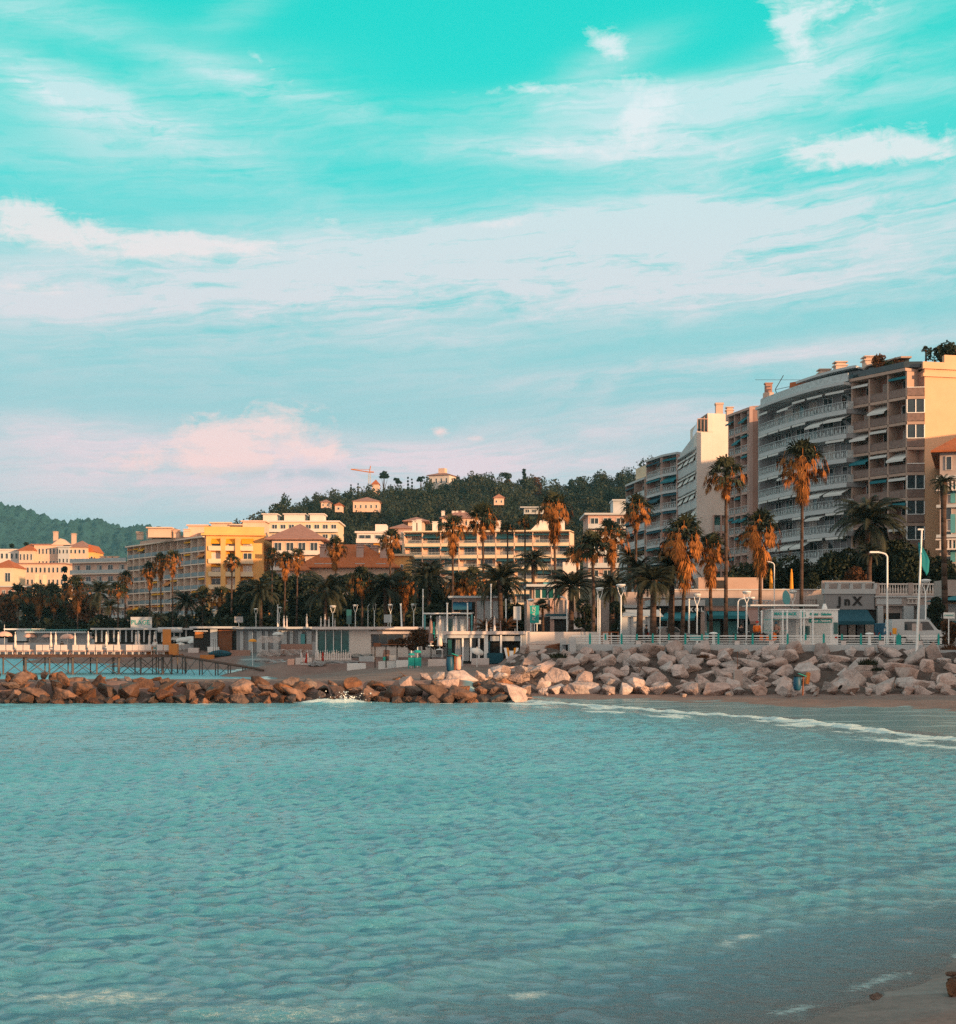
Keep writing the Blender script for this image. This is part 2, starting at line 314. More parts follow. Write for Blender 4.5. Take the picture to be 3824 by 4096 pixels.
def vnoise(x, y, s, seed=0):
    r = np.random.default_rng(seed); o = np.zeros(x.shape)
    for i in range(5):
        for _ in range(4):
            a = r.uniform(0, 6.28); k = 2 * math.pi / (s / 1.9 ** i) * r.uniform(.8, 1.2); o += np.sin(k * (x * math.cos(a) + y * math.sin(a)) + r.uniform(0, 6.28)) / 4 / 1.7 ** i
    return o
def ground(x, y):
    x = np.asarray(x, float); y = np.asarray(y, float)
    d = sdist(x, y, SH)
    wdt = np.interp(x, [0, 7, 13, 19], [2.2, 4.0, 8.0, 11.0]); df = np.where(d > 0, np.where(d < wdt, d * 2.5 / wdt, d - wdt + 2.5), d)
    zb = np.interp(np.where(y > 45, df, d), [-60, -8, 0, 2.5, 6, 15, 40, 80], [-4, -0.8, 0, .15, .42, .66, 1.8, 2.6])
    near = y < 40
    zb = np.where(near, np.interp(d, [-60, -8, 0, 2.0, 8, 20], [-4, -0.6, 0, .22, 1.2, 2.6]), zb)
    zb = np.where((y > 93.5) & (x < 0.5 + 0.0 * y), -9, zb); zb = np.where((y > 90) & (x < -2), -9, zb)
    zr = np.where((x > 1.0) & (y > 80), np.clip(2.9 - (wallY(x) - y) * 0.27, -1, 2.9), -9)
    fx = np.clip((x + 2) / 5, 0, 1)
    zr = zr * fx + (-9) * (1 - fx) * 0.25
    gy = 89.8 + 0.03 * (x + 30)
    zg = 1.25 - np.maximum(0, np.abs(y - gy - 2.0) - 2.6) * 0.62
    zg = zg - np.clip(x + .5, 0, 9) * .7
    d2 = sdist(x, y, SB)
    zc = np.where(y > 92, np.interp(d2, [-40, -5, 0, 15, 30, 60, 200], [-4, -0.5, 0, 1.6, 2.1, 2.4, 2.7]), -9)
    zc = np.maximum(zc, np.where(y > 140, 2.15 - .22 * np.abs(sdist(x, y, CLB)), -9))
    zc = np.minimum(zc, 1.3 + np.maximum(y - 105, (y - 105) * .2) * .025); zc = np.where(x > -2.5, np.minimum(zc, .15 + np.maximum(0, y - 95.5) * .27), zc)
    zc = np.where((x < 9), zc, np.where(y > 96, zc, -9))
    return np.maximum.reduce([zb, zr, zg, zc])
# sand sheet: fine near, coarse far
def gridmesh(xs, ys, fn):
    gx, gy = np.meshgrid(xs, ys); z = fn(gx, gy); v = np.stack([gx, gy, z], -1).reshape(-1, 3)
    w = len(xs); i = np.arange(len(ys) - 1)[:, None] * w + np.arange(w - 1)[None, :]
    return v, np.stack([i, i + 1, i + w + 1, i + w], -1).reshape(-1, 4)
def sandz(x, y):
    z = ground(x, y) + 0.02 * vnoise(x, y, 3.0, 3) + 0.035 * vnoise(x, y, 9.0, 4)
    return np.where(np.hypot(x, y) < 6, np.minimum(z, 2.4), z)
xs = np.concatenate([np.arange(-500, -60, 12), np.arange(-60, -6, 1.0), np.arange(-6, 34, 0.35), np.arange(34, 110, 4.0)])
ys = np.concatenate([np.arange(-40, 9, 3.0), np.arange(9, 26, 0.25), np.arange(26, 52, 1.0), np.arange(52, 112, 0.5), np.arange(112, 420, 3.0)])
v, f = gridmesh(xs, ys, sandz)
_d = sdist(v[:, 0], v[:, 1], SH); _w = np.interp(v[:, 0], [0, 7, 13, 19], [1.2, 2.6, 6.0, 9.0]); _w = np.where(v[:, 1] < 45, .9, _w)
wetat = np.clip((_w * (1 + .30 * vnoise(v[:, 0], v[:, 1], 9, 15) + .12 * vnoise(v[:, 0], v[:, 1], 2.5, 16)) - _d) / (.10 * _w + .1) + .5, 0, 1) * np.where(v[:, 1] < 45, .22, 1)
_e = sdist(v[:, 0], v[:, 1], SB); wetat = np.where((v[:, 1] > 84) & (v[:, 0] < -1), np.where(v[:, 1] > 150, np.clip(1.6 - np.abs(_e), 0, 1), 0), wetat)
m = bpy.data.materials.new('sand'); m.use_nodes = True; MT['sand'] = m
def sandmat(m, wet=True):
    t = m.node_tree; n = t.nodes; l = t.links.new; b = n['Principled BSDF']
    tc = n.new('ShaderNodeTexCoord'); g = n.new('ShaderNodeNewGeometry'); s = n.new('ShaderNodeSeparateXYZ'); l(g.outputs['Position'], s.inputs[0])
    n1 = n.new('ShaderNodeTexNoise'); n1.inputs['Scale'].default_value = 0.5; n1.inputs['Detail'].default_value = 10; n1.inputs['Roughness'].default_value = 0.7; l(g.outputs['Position'], n1.inputs['Vector'])
    cr = n.new('ShaderNodeValToRGB'); e = cr.color_ramp.elements; e[0].position = .3; e[1].position = .72; e[0].color = (0.17, 0.105, 0.09, 1); e[1].color = (0.30, 0.195, 0.165, 1); l(n1.outputs[0], cr.inputs[0])
    n2 = n.new('ShaderNodeTexNoise'); n2.inputs['Scale'].default_value = 9; n2.inputs['Detail'].default_value = 8; l(g.outputs['Position'], n2.inputs['Vector'])
    mx0 = n.new('ShaderNodeMix'); mx0.data_type = 'RGBA'; mx0.blend_type = 'MULTIPLY'; mx0.inputs[0].default_value = .5
    cr2 = n.new('ShaderNodeValToRGB'); cr2.color_ramp.elements[0].position = .35; cr2.color_ramp.elements[1].position = .65; cr2.color_ramp.elements[0].color = (.45, .42, .4, 1); l(n2.outputs[0], cr2.inputs[0])
    l(cr.outputs[0], mx0.inputs[6]); l(cr2.outputs[0], mx0.inputs[7])
    # wetness by height above the water, edge broken by noise
    n3 = n.new('ShaderNodeTexNoise'); n3.inputs['Scale'].default_value = 0.16; n3.inputs['Detail'].default_value = 2; l(g.outputs['Position'], n3.inputs['Vector'])
    ma = n.new('ShaderNodeMath'); ma.operation = 'MULTIPLY_ADD'; ma.inputs[1].default_value = -0.34; l(n3.outputs[0], ma.inputs[0]); l(s.outputs[2], ma.inputs[2])
    mr = n.new('ShaderNodeAttribute'); mr.attribute_name = 'wet'
    mx = n.new('ShaderNodeMix'); mx.data_type = 'RGBA'; l(mr.outputs['Fac'], mx.inputs[0]); l(mx0.outputs[2], mx.inputs[6]); 
    ms = n.new('ShaderNodeMapping'); ms.inputs['Rotation'].default_value = (0, 0, .5); ms.inputs['Scale'].default_value = (.12, 1.6, 1); l(g.outputs['Position'], ms.inputs[0]); nn = n.new('ShaderNodeTexNoise'); nn.inputs['Scale'].default_value = 1.0; nn.inputs['Detail'].default_value = 8; l(ms.outputs[0], nn.inputs['Vector'])
    nr_ = n.new('ShaderNodeMapRange'); nr_.inputs[1].default_value = .52; nr_.inputs[2].default_value = .66; l(nn.outputs[0], nr_.inputs[0]); mz = n.new('ShaderNodeMix'); mz.data_type = 'RGBA'; l(nr_.outputs[0], mz.inputs[0]); mz.inputs[6].default_value = (0.12, 0.19, 0.205, 1); mz.inputs[7].default_value = (.34, .50, .52, 1); l(mz.outputs[2], mx.inputs[7])
    l(mx.outputs[2], b.inputs['Base Color'])
    rr = n.new('ShaderNodeMapRange'); rr.inputs[3].default_value = 0.9; rr.inputs[4].default_value = 0.30; l(mr.outputs['Fac'], rr.inputs[0]); l(rr.outputs[0], b.inputs['Roughness'])
    bp = n.new('ShaderNodeBump'); bp.inputs['Strength'].default_value = .35; bp.inputs['Distance'].default_value = .06
    mm = n.new('ShaderNodeMath'); mm.operation = 'MULTIPLY'; sb = n.new('ShaderNodeMath'); sb.operation = 'SUBTRACT'; sb.inputs[0].default_value = 1.05; l(mr.outputs['Fac'], sb.inputs[1])
    l(n2.outputs[0], mm.inputs[0]); l(sb.outputs[0], mm.inputs[1]); l(mm.outputs[0], bp.inputs['Height']); l(bp.outputs[0], b.inputs['Normal'])
sandmat(m)
o = npmesh('beach_sand', v, f, m, smooth=True, attrs={'wet': wetat}); o['kind'] = 'structure'

# ---------------------------------------------------------------- sea
def waves(x, y, r):
    h = np.zeros(x.shape); R = np.random.default_rng(5)
    for i in range(46):
        lam = 0.26 * (1.074 ** i); a = math.radians(R.normal(97, 42 if lam < 2 else 26)); k = 2 * math.pi / lam
        amp = (0.112 if lam < .9 else .05 if lam < 1.4 else .022 if lam < 2.5 else .009) * lam / 6.283 * R.uniform(.6, 1.2); ph = R.uniform(0, 6.28)
        fade = np.clip(lam / (r * 0.0062) - 0.7, 0, 1)
        amp = amp * 1.0; q = k * (x * math.cos(a) + y * math.sin(a)) + ph + 0.8 * np.sin(0.21 * x + 0.13 * y + i)
        s_ = np.sin(q); h += amp * fade * (s_ + 0.28 * np.cos(2 * q) * (1 if lam > 1 else .4))
    return h
nc = 640
rr = np.concatenate([np.exp(np.linspace(math.log(9.0), math.log(105), 1500)), np.exp(np.linspace(math.log(105.3), math.log(420), 160))]); nr = len(rr); aa = np.linspace(-0.62, 0.50, nc)
R_, A_ = np.meshgrid(rr, aa, indexing='ij'); x = R_ * np.tan(A_); y = R_
d = -sdist(x, y, SH)   # metres out from the shore
d = np.where((y > 93) & (x < -1), -sdist(x, y, SB), d); d = np.where((y > 88) & (y <= 93) & (x < -1), np.minimum(d, 3.0), d)
dep = np.clip(d / 9.0, 0, 1)
lull = 0.45 + 0.55 * np.clip(d / 14, 0, 1)
h = waves(x, y, R_) * lull * np.clip(.85 + .45 * vnoise(x * .5, y, 24, 99), .45, 1.4) * np.clip(dep * 1.5 + .25, 0, 1)
# breaking line that follows the shore
wob = 1.0 * vnoise(x, y, 12, 8) + .35 * vnoise(x, y, 3, 9)
farb = y > 50
brk = np.exp(-((d - 1.3 - wob * .8) / 0.55) ** 2) * np.where(farb, 1, 0.0)
brk2 = np.exp(-((d - 4.4 - wob * 1.3) / 0.8) ** 2) * np.where(farb, .45, 0.0) * np.clip(vnoise(x, y, 20, 21) + .45, 0, 1)
h += brk * (0.09 + .07 * vnoise(x, y, 1.5, 31)) + brk2 * .12
# swell lines reaching the near beach
for (c0, am) in ((1.6, .035), (4.2, .05), (7.4, .05)):
    h += np.where(y < 40, np.exp(-((d - c0 - wob * .25) / 0.35) ** 2), 0) * am
slap = np.exp(-(((x + 8.6) / 2.0) ** 2 + ((y - 86.4) / 1.0) ** 2)); h += slap * (0.28 + .12 * vnoise(x, y, .9, 77))
z = 0.0 + h
z = np.where(d < -3.0, -0.3, np.where(d < 0, np.minimum(z, .06) + d * 0.03, z))
z = np.where((d < 0) & (x > -3) & (y > 60), np.maximum(z, 0.0) - 0.25 * np.clip(-d - .8, 0, 1), z)
patch = np.clip(vnoise(x, y, 14, 41) * 1.2 - .1, 0, 1)
foam = np.clip(brk * 1.1 + brk2 * 1.2, 0, 1) + 1.1 * np.exp(-((d - 3.0) / 2.2) ** 2) * np.where(farb, np.clip(vnoise(x, y, 5, 51), 0, 1), 0)
foam += np.where(y < 40, .75 * np.exp(-((d - 2.6 - wob * .5) / .35) ** 2) * np.clip(vnoise(x, y, 4, 61) + .1, 0, 1) + .42 * np.exp(-((d - .3 - wob * .18) / .22) ** 2) * np.clip(vnoise(x, y, 2.2, 63) + .5, 0, 1), 0)
rockfoam = np.exp(-((y - (85.6 + .03 * (x + 30)) - .3 * vnoise(x, y, 4, 71)) / .8) ** 2) * np.where(x < -1, 1, 0)
foam += rockfoam * .5 * np.clip(vnoise(x, y, 6, 72) + .3, 0, 1) + slap * 1.0
foam += .34 * np.exp(-(((x + 1.9) / 2.6) ** 2 + ((y - 15.6) / .8) ** 2)) + .4 * np.exp(-(((x + 4.6) / 1.6) ** 2 + ((y - 16.4) / .5) ** 2))
shal_refl = np.exp(-np.clip(d, 0, 99) / np.where(y < 34, 1.9, 4.0)) + .18 * np.clip((x - .13 * y) / 9, 0, 1) * np.clip(d / 3, 0, 1)  # shallows by the shore, plus a painted right-side tint for dim shore reflections
v = np.stack([x, y, z], -1).reshape(-1, 3); i = np.arange(nr - 1)[:, None] * nc + np.arange(nc - 1)[None, :]
f = np.stack([i, i + 1, i + nc + 1, i + nc], -1).reshape(-1, 4)
m = bpy.data.materials.new('sea_water'); m.use_nodes = True; t = m.node_tree; n = t.nodes; l = t.links.new; b = n['Principled BSDF']
g = n.new('ShaderNodeNewGeometry')
def att(nm): a = n.new('ShaderNodeAttribute'); a.attribute_name = nm; return a.outputs['Fac']
mp = n.new('ShaderNodeMapping'); mp.inputs['Scale'].default_value = (1, 1.6, 1); l(g.outputs['Position'], mp.inputs[0])
n1 = n.new('ShaderNodeTexNoise'); n1.inputs['Scale'].default_value = 6.5; n1.inputs['Detail'].default_value = 8; n1.inputs['Roughness'].default_value = .72; n1.inputs['Distortion'].default_value = .6; l(mp.outputs[0], n1.inputs['Vector'])
n2 = n.new('ShaderNodeTexNoise'); n2.inputs['Scale'].default_value = .09; n2.inputs['Detail'].default_value = 4; l(mp.outputs[0], n2.inputs['Vector'])
cr = n.new('ShaderNodeValToRGB'); e = cr.color_ramp.elements; e[0].position = .35; e[1].position = .65; e[0].color = (0.085, 0.36, 0.465, 1); e[1].color = (0.135, 0.44, 0.55, 1); l(n2.outputs[0], cr.inputs[0])
mx = n.new('ShaderNodeMix'); mx.data_type = 'RGBA'; l(att('shallow'), mx.inputs[0]); l(cr.outputs[0], mx.inputs[6]); mx.inputs[7].default_value = (0.15, 0.145, 0.15, 1)  # this mix also carries the painted reflection tint on the right
nf_ = n.new('ShaderNodeTexNoise'); nf_.inputs['Scale'].default_value = 7.0; nf_.inputs['Detail'].default_value = 9; nf_.inputs['Roughness'].default_value = .75; nf_.inputs['Distortion'].default_value = .8; l(mp.outputs[0], nf_.inputs['Vector'])
fa = n.new('ShaderNodeMath'); fa.operation = 'MULTIPLY_ADD'; fa.inputs[1].default_value = 1.0; fa.inputs[2].default_value = -0.80; l(att('foam'), fa.inputs[0])
fb = n.new('ShaderNodeMath'); fb.operation = 'ADD'; l(fa.outputs[0], fb.inputs[0]); l(nf_.outputs[0], fb.inputs[1])
fm = n.new('ShaderNodeMath'); fm.operation = 'MULTIPLY'; fm.use_clamp = True; fm.inputs[1].default_value = 4.0; l(fb.outputs[0], fm.inputs[0])
fz = n.new('ShaderNodeMath'); fz.operation = 'MULTIPLY'; fz.use_clamp = True; l(fm.outputs[0], fz.inputs[0]); fy = n.new('ShaderNodeMath'); fy.operation = 'MULTIPLY'; fy.use_clamp = True; fy.inputs[1].default_value = 6; l(att('foam'), fy.inputs[0]); l(fy.outputs[0], fz.inputs[1])
mx2 = n.new('ShaderNodeMix'); mx2.data_type = 'RGBA'; l(fz.outputs[0], mx2.inputs[0]); l(mx.outputs[2], mx2.inputs[6]); mx2.inputs[7].default_value = (.58, .74, .74, 1)
l(mx2.outputs[2], b.inputs['Base Color'])
rg = n.new('ShaderNodeMapRange'); rg.inputs[3].default_value = .08; rg.inputs[4].default_value = .8; l(fz.outputs[0], rg.inputs[0]); ra = n.new('ShaderNodeMath'); ra.operation = 'ADD'; l(rg.outputs[0], ra.inputs[0]); l(att('ruffle'), ra.inputs[1]); l(ra.outputs[0], b.inputs['Roughness'])
b.inputs['IOR'].default_value = 1.85
bp = n.new('ShaderNodeBump'); bp.inputs['Strength'].default_value = 1.0; bp.inputs['Distance'].default_value = .10; l(n1.outputs[0], bp.inputs['Height']); l(bp.outputs[0], b.inputs['Normal'])
sea = npmesh('sea', v, f, m, smooth=True, attrs={'foam': np.clip(foam, 0, 1.5), 'shallow': shal_refl, 'ruffle': np.clip((y - 88) / 20, 0, 1) * .33}); sea['kind'] = 'structure'

# ---------------------------------------------------------------- town ground and promenade
fr = [(130, 88), (60, 93.5), (33, 98), (20, 102), (7, 106), (6, 112), (6, 128), (3, 152), (-4, 156), (-18.5, 157), (-20.5, 189), (-32, 195), (-41, 200), (-45, 226), (-64, 234), (-74, 268), (-104, 318), (-140, 356), (-300, 410), (-600, 500)]
mb = MB(); n_ = len(fr)
pts = [(x, y, 3.45) for x, y in fr] + [(-3500, 3600, 3.45), (3500, 3600, 3.45), (3500, 88, 3.45)]
mb.add(pts, [tuple(range(len(pts)))]); o = mb.build('town_ground', MT['asphalt']); o['kind'] = 'structure'
# pavement strip behind the railing
mb = MB(); q = [(7, 106.6), (20, 102.6), (33, 98.6), (70, 93.2), (70, 104), (36, 109.5), (20, 114), (8, 118)]
mb.add([(x, y, 3.454) for x, y in q], [tuple(range(8))]); o = mb.build('promenade_pavement', MT['concrete']); o['kind'] = 'structure'

# ---------------------------------------------------------------- hills
def ridge(prof, Y0, Y1, Y2, name, mt, drop, amp, s, nx=260, ny=120, x0=-200, x1=1200, base=3.4):
    pxs = np.linspace(x0, x1, nx); pp = np.array(prof, float)
    Ys = np.linspace(Y0, Y2, ny); PX, YY = np.meshgrid(pxs, Ys); top = HC + (HZ - np.interp(PX, pp[:, 0], pp[:, 1])) * Y1 / F - drop
    tt = np.clip((YY - Y0) / (Y1 - Y0), 0, 1); up = tt * tt * (3 - 2 * tt) * .45 + .55 * tt
    dn = np.clip((YY - Y1) / (Y2 - Y1), 0, 1); k = up * (1 - .6 * dn)
    Xw = (PX - CX) / F * Y1 * (0.55 + .45 * YY / Y1)
    z = base + (top - base) * k + amp * vnoise(Xw, YY, s, 5) * np.clip(k * 1.2, 0, 1)
    v = np.stack([Xw, YY, z], -1).reshape(-1, 3); i = np.arange(ny - 1)[:, None] * nx + np.arange(nx - 1)[None, :]
    f = np.stack([i, i + 1, i + nx + 1, i + nx], -1).reshape(-1, 4)
    o = npmesh(name, v, f, mt, smooth=True); o['kind'] = 'structure'; return o, Xw, YY, z
mk('hillsoil', (0.03, 0.035, 0.02), 0.95, 0.3, 0.05, col2=(0.07, 0.055, 0.035), bump=0.5)
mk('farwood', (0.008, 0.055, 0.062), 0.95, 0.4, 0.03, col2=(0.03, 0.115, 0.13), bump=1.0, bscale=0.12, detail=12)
farp = [(-400, 470), (-200, 480), (-60, 497), (0, 507), (14, 510), (28, 510), (49, 517), (72, 525), (78, 522), (96, 521), (110, 524), (124, 529), (136, 527.5), (151, 526), (164, 529), (194, 534), (230, 540), (400, 556), (1400, 575)]
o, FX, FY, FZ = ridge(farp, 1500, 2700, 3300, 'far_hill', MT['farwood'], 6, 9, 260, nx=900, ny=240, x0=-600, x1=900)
v = np.array([p.co[:] for p in o.data.vertices]); 
v[:, 2] += 7 * np.abs(vnoise(v[:, 0], v[:, 1], 38, 91)) + 4.5 * vnoise(v[:, 0], v[:, 1], 17, 92); o.data.vertices.foreach_set('co', v.astype(np.float32).ravel()); o.data.update()
midp = [(-300, 600), (200, 560), (240, 545), (262, 528), (275, 523), (298, 507), (333, 499), (353, 495), (380, 492), (400, 488), (427, 487), (454, 485), (506, 484), (540, 488), (566, 488), (593, 481), (613, 476), (627, 472), (660, 466), (760, 456), (1000, 450), (1300, 455)]
hillo, HX, HY, HZZ = ridge(midp, 330, 860, 1100, 'wooded_hill', MT['hillsoil'], 7.0, 3.0, 110, nx=300, ny=120, x0=-100, x1=1150)
# ---------------------------------------------------------------- buildings
def inset(pts, d):
    out = []
    for i, p in enumerate(pts):
        ns = []
        if i > 0: a = pts[i - 1]; ns.append((-(p[1] - a[1]), p[0] - a[0]))
        if i < len(pts) - 1: b = pts[i + 1]; ns.append((-(b[1] - p[1]), b[0] - p[0]))
        nx = sum(n[0] / math.hypot(*n) for n in ns); ny = sum(n[1] / math.hypot(*n) for n in ns); q = math.hypot(nx, ny)
        out.append((p[0] + nx / q * d, p[1] + ny / q * d))
    return out
def along(pts, s):
    tot = [0]
    for a, b in zip(pts[:-1], pts[1:]): tot.append(tot[-1] + math.hypot(b[0] - a[0], b[1] - a[1]))
    s = max(0, min(tot[-1] - 1e-6, s))
    for i in range(len(pts) - 1):
        if s <= tot[i + 1]:
            t = (s - tot[i]) / (tot[i + 1] - tot[i]); a, b = pts[i], pts[i + 1]
            return (a[0] + (b[0] - a[0]) * t, a[1] + (b[1] - a[1]) * t), ((b[0] - a[0]) / (tot[i + 1] - tot[i]), (b[1] - a[1]) / (tot[i + 1] - tot[i]))
def plen(pts): return sum(math.hypot(b[0] - a[0], b[1] - a[1]) for a, b in zip(pts[:-1], pts[1:]))
def subpath(pts, s0, s1, n=6): return [along(pts, s0 + (s1 - s0) * i / n)[0] for i in range(n + 1)]
def strip(mb, a, b, z0, z1, m=0):
    # solid band between two parallel polylines
    q = list(a) + list(reversed(b)); mb.prism(q, z0, z1, m)
WORG = Vector((0, 0, 0))
def window_at(parent, c, d, w, z0, z1, glass='glass', frame='paint', shutter=0.0, proud=0.06, mull=1, fr=0.07, curtain=False, shm='shutter'):
    n = (d[1], -d[0])   # outward
    mb = MB(WORG); cc = (c[0] + n[0] * proud * .5, c[1] + n[1] * proud * .5)
    zs = z1 - (z1 - z0) * shutter
    mb.obox(cc, d, w, proud, z0, z1, 0)
    co = (c[0] + n[0] * (proud + .02), c[1] + n[1] * (proud + .02))
    if shutter: mb.obox(co, d, w * .96, .06, zs, z1 - .02, 1)
    if curtain: mb.obox((co[0] - d[0] * w * .25, co[1] - d[1] * w * .25), d, w * .42, .02, z0 + .05, z1 - .05, 3)
    for k in range(mull + 2):
        t = -.5 + k / (mull + 1); mb.obox((co[0] + d[0] * w * t, co[1] + d[1] * w * t), d, fr, .07, z0, z1, 2)
    mb.obox(co, d, w + fr, .071, z1, z1 + fr, 2); mb.obox(co, d, w + fr, .071, z0 - fr * .5, z0, 2)
    return mb.build('window', [MT[glass], MT[shm], MT[frame], MT['curtain']], parent)
def awning_at(parent, a, b, z, out, drop, mt, val=.25):
    # a,b: two points on the wall line; sloping cloth with a valance
    d = (b[0] - a[0], b[1] - a[1]); n = math.hypot(*d); d = (d[0] / n, d[1] / n); o = (d[1], -d[0])
    A, B = (a[0], a[1], z), (b[0], b[1], z); C = (b[0] + o[0] * out, b[1] + o[1] * out, z - drop); D = (a[0] + o[0] * out, a[1] + o[1] * out, z - drop)
    mb = MB(WORG); up = (0, 0, .05)
    mb.add([A, B, C, D] + [tuple(Vector(q) + Vector(up)) for q in (A, B, C, D)], [(3, 2, 1, 0), (4, 5, 6, 7), (0, 1, 5, 4), (1, 2, 6, 5), (2, 3, 7, 6), (3, 0, 4, 7)])
    e = (D[0] + o[0] * .03, D[1] + o[1] * .03); g_ = (C[0] + o[0] * .03, C[1] + o[1] * .03)
    mb.prism([D[:2], C[:2], g_, e], D[2] - val, D[2] + .04)
    return mb.build('awning', MT[mt], parent)
def apartment(name, label, group, pts, bd, ztop, z0, fh, nf, back, wall, slabm, railm, bays, fascia=.28, parapet=0.0, rh=1.0, railk='pat', aw=None, awp=.5, divid=True,
              winw=.55, seed=1, glassm='glass', roofm=None, over=0.0, divm=None, doors=True, slabproj=0.0, shutp=.4, curt=.3, base=(0, 0)):
    R = random.Random(seed); root = empty(name, (pts[0][0], pts[0][1], z0), label, 'apartment block', group)
    global WORG
    o = Vector(root.location); MBo = lambda: MB(o); WORG = o
    win = inset(pts, bd); tot = plen(pts); wt = plen(win)
    w = MBo(); w.prism(list(win) + list(back), z0, ztop, 0)
    bl = [i / bays * tot for i in range(bays + 1)] if isinstance(bays, int) else [b * tot for b in bays]
    nb = len(bl) - 1
    if divid:
        for s in bl:
            p, d = along(pts, min(max(s, .12), tot - .12)); q, _ = along(win, min(max(s, .12), tot - .12) / tot * wt)
            dd = (q[0] - p[0], q[1] - p[1]); ln = math.hypot(*dd)
            w.obox(((p[0] + q[0]) / 2, (p[1] + q[1]) / 2), dd, ln, .22, z0 + .02, ztop - .03, 1)
    w.build('wall', [MT[wall], MT[divm or slabm]], root)
    e0 = inset(pts, -slabproj) if slabproj else pts
    r = MBo(); strip(r, inset(pts, -over), [*win], ztop, ztop + .35); r.prism(list(win) + list(back), ztop + .352, ztop + .50); r.build('roof', MT[roofm or slabm], root)
    for k in range(nf):
        zs = ztop - fh * (k + 1)           # floor level of this storey
        if zs < z0 - .5: break
        b = MBo(); strip(b, e0, win, zs - fascia, zs + .02)
        if parapet: strip(b, e0, inset(e0, .12), zs + .02, zs + parapet)
        bal = b.build('balcony', MT[slabm], root)
        rl = MBo(); zt = zs + rh
        strip(rl, inset(e0, .02), inset(e0, .09), zt - .06, zt)
        if railk == 'panel': strip(rl, inset(e0, .04), inset(e0, .07), zs + parapet + .08, zt - .06)
        else:
            n = int(tot / (.22 if railk == 'bars' else .34))
            for i in range(n + 1):
                p, d = along(inset(e0, .055), i * tot / n)
                if railk == 'bars': rl.obox(p, d, .045, .03, zs + parapet, zt - .06)
                else:
                    hh = R.uniform(.12, .3); rl.obox(p, d, .05, .03, zs + parapet, zt - .06)
                    if (i + k) % 2: rl.obox(p, d, tot / n * .8, .03, zs + .1 + hh * .5, zs + .45 + hh)
            strip(rl, inset(e0, .03), inset(e0, .06), zs + .1 + parapet, zs + .16 + parapet)
        rl.build('railing', MT[railm], bal)
        for j in range(nb):
            sm = (bl[j] + bl[j + 1]) / 2 / tot * wt; bw = (bl[j + 1] - bl[j]) / tot * wt
            wd = bw * winw * R.uniform(.8, 1.12); c, d = along(win, sm + R.uniform(-.06, .06) * bw)
            window_at(root, c, d, wd, zs + (.05 if doors else .9), zs + fh * .76, glassm, 'paint', R.choice([0, 0, .25, .5, 1.0]) if R.random() < shutp else 0, .06, 1 if wd < 2.4 else 2, .06, R.random() < curt)
            if aw and R.random() < awp:
                kind = R.random(); a = along(win, (bl[j] + .15) / tot * wt)[0]; b_ = along(win, (bl[j + 1] - .15) / tot * wt)[0]
                am = aw if isinstance(aw, str) else R.choice(aw)
                if kind < .72: awning_at(root, *[inset([a, b_], -bd * .55)[q] for q in (0, 1)], zs + fh - .35, bd * .5, .30, am, .22)
                else: awning_at(root, *[inset([a, b_], -bd * .3)[q] for q in (0, 1)], zs + fh - .38, bd * .7 + .5, R.uniform(.7, 1.2), am, .2)
    return root
def chimney(parent, x, y, z, w, h, m='chimney', pots=1, org=None):
    mb = MB(org or parent.location); mb.box(x - w / 2, x + w / 2, y - w / 2, y + w / 2, z, z + h); mb.box(x - w * .62, x + w * .62, y - w * .62, y + w * .62, z + h, z + h + .15)
    mb.box(x - w * .42, x + w * .42, y - w * .42, y + w * .42, z + h + .15, z + h + .45); mb.box(x - w * .6, x + w * .6, y - w * .6, y + w * .6, z + h + .45, z + h + .58)
    return mb.build('chimney', MT[m], parent)
def quad_curve(a, b, c, n=8):
    out = []
    for i in range(n + 1):
        t = i / n; L0 = (t - .5) * (t - 1) * 2; L1 = -4 * t * (t - 1); L2 = 2 * t * (t - .5)
        out.append((a[0] * L0 + b[0] * L1 + c[0] * L2, a[1] * L0 + b[1] * L1 + c[1] * L2))
    return out
G_AP = 'apartment blocks stepping up on the right'
# R1: tan block with the big bare end wall
r1p = [(45.6, 172), (50.2, 164.6)]
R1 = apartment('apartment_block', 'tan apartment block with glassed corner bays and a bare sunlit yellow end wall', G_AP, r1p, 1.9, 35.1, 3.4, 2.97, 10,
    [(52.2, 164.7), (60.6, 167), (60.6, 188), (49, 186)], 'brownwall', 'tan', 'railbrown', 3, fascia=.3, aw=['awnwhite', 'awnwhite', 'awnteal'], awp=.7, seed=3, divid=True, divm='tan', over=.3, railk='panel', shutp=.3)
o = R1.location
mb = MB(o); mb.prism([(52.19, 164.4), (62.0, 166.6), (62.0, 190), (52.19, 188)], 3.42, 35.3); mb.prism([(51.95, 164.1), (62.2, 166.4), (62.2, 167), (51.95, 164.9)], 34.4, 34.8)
mb.prism([(51.9, 164.05), (62.25, 166.35), (62.25, 166.8), (51.9, 164.5)], 35.3, 36.1); mb.prism([(54.6, 164.7), (62.2, 166.4), (62.2, 167.2), (54.6, 165.5)], 36.1, 37.0); mb.build('end_wall', MT['endwall'], R1)
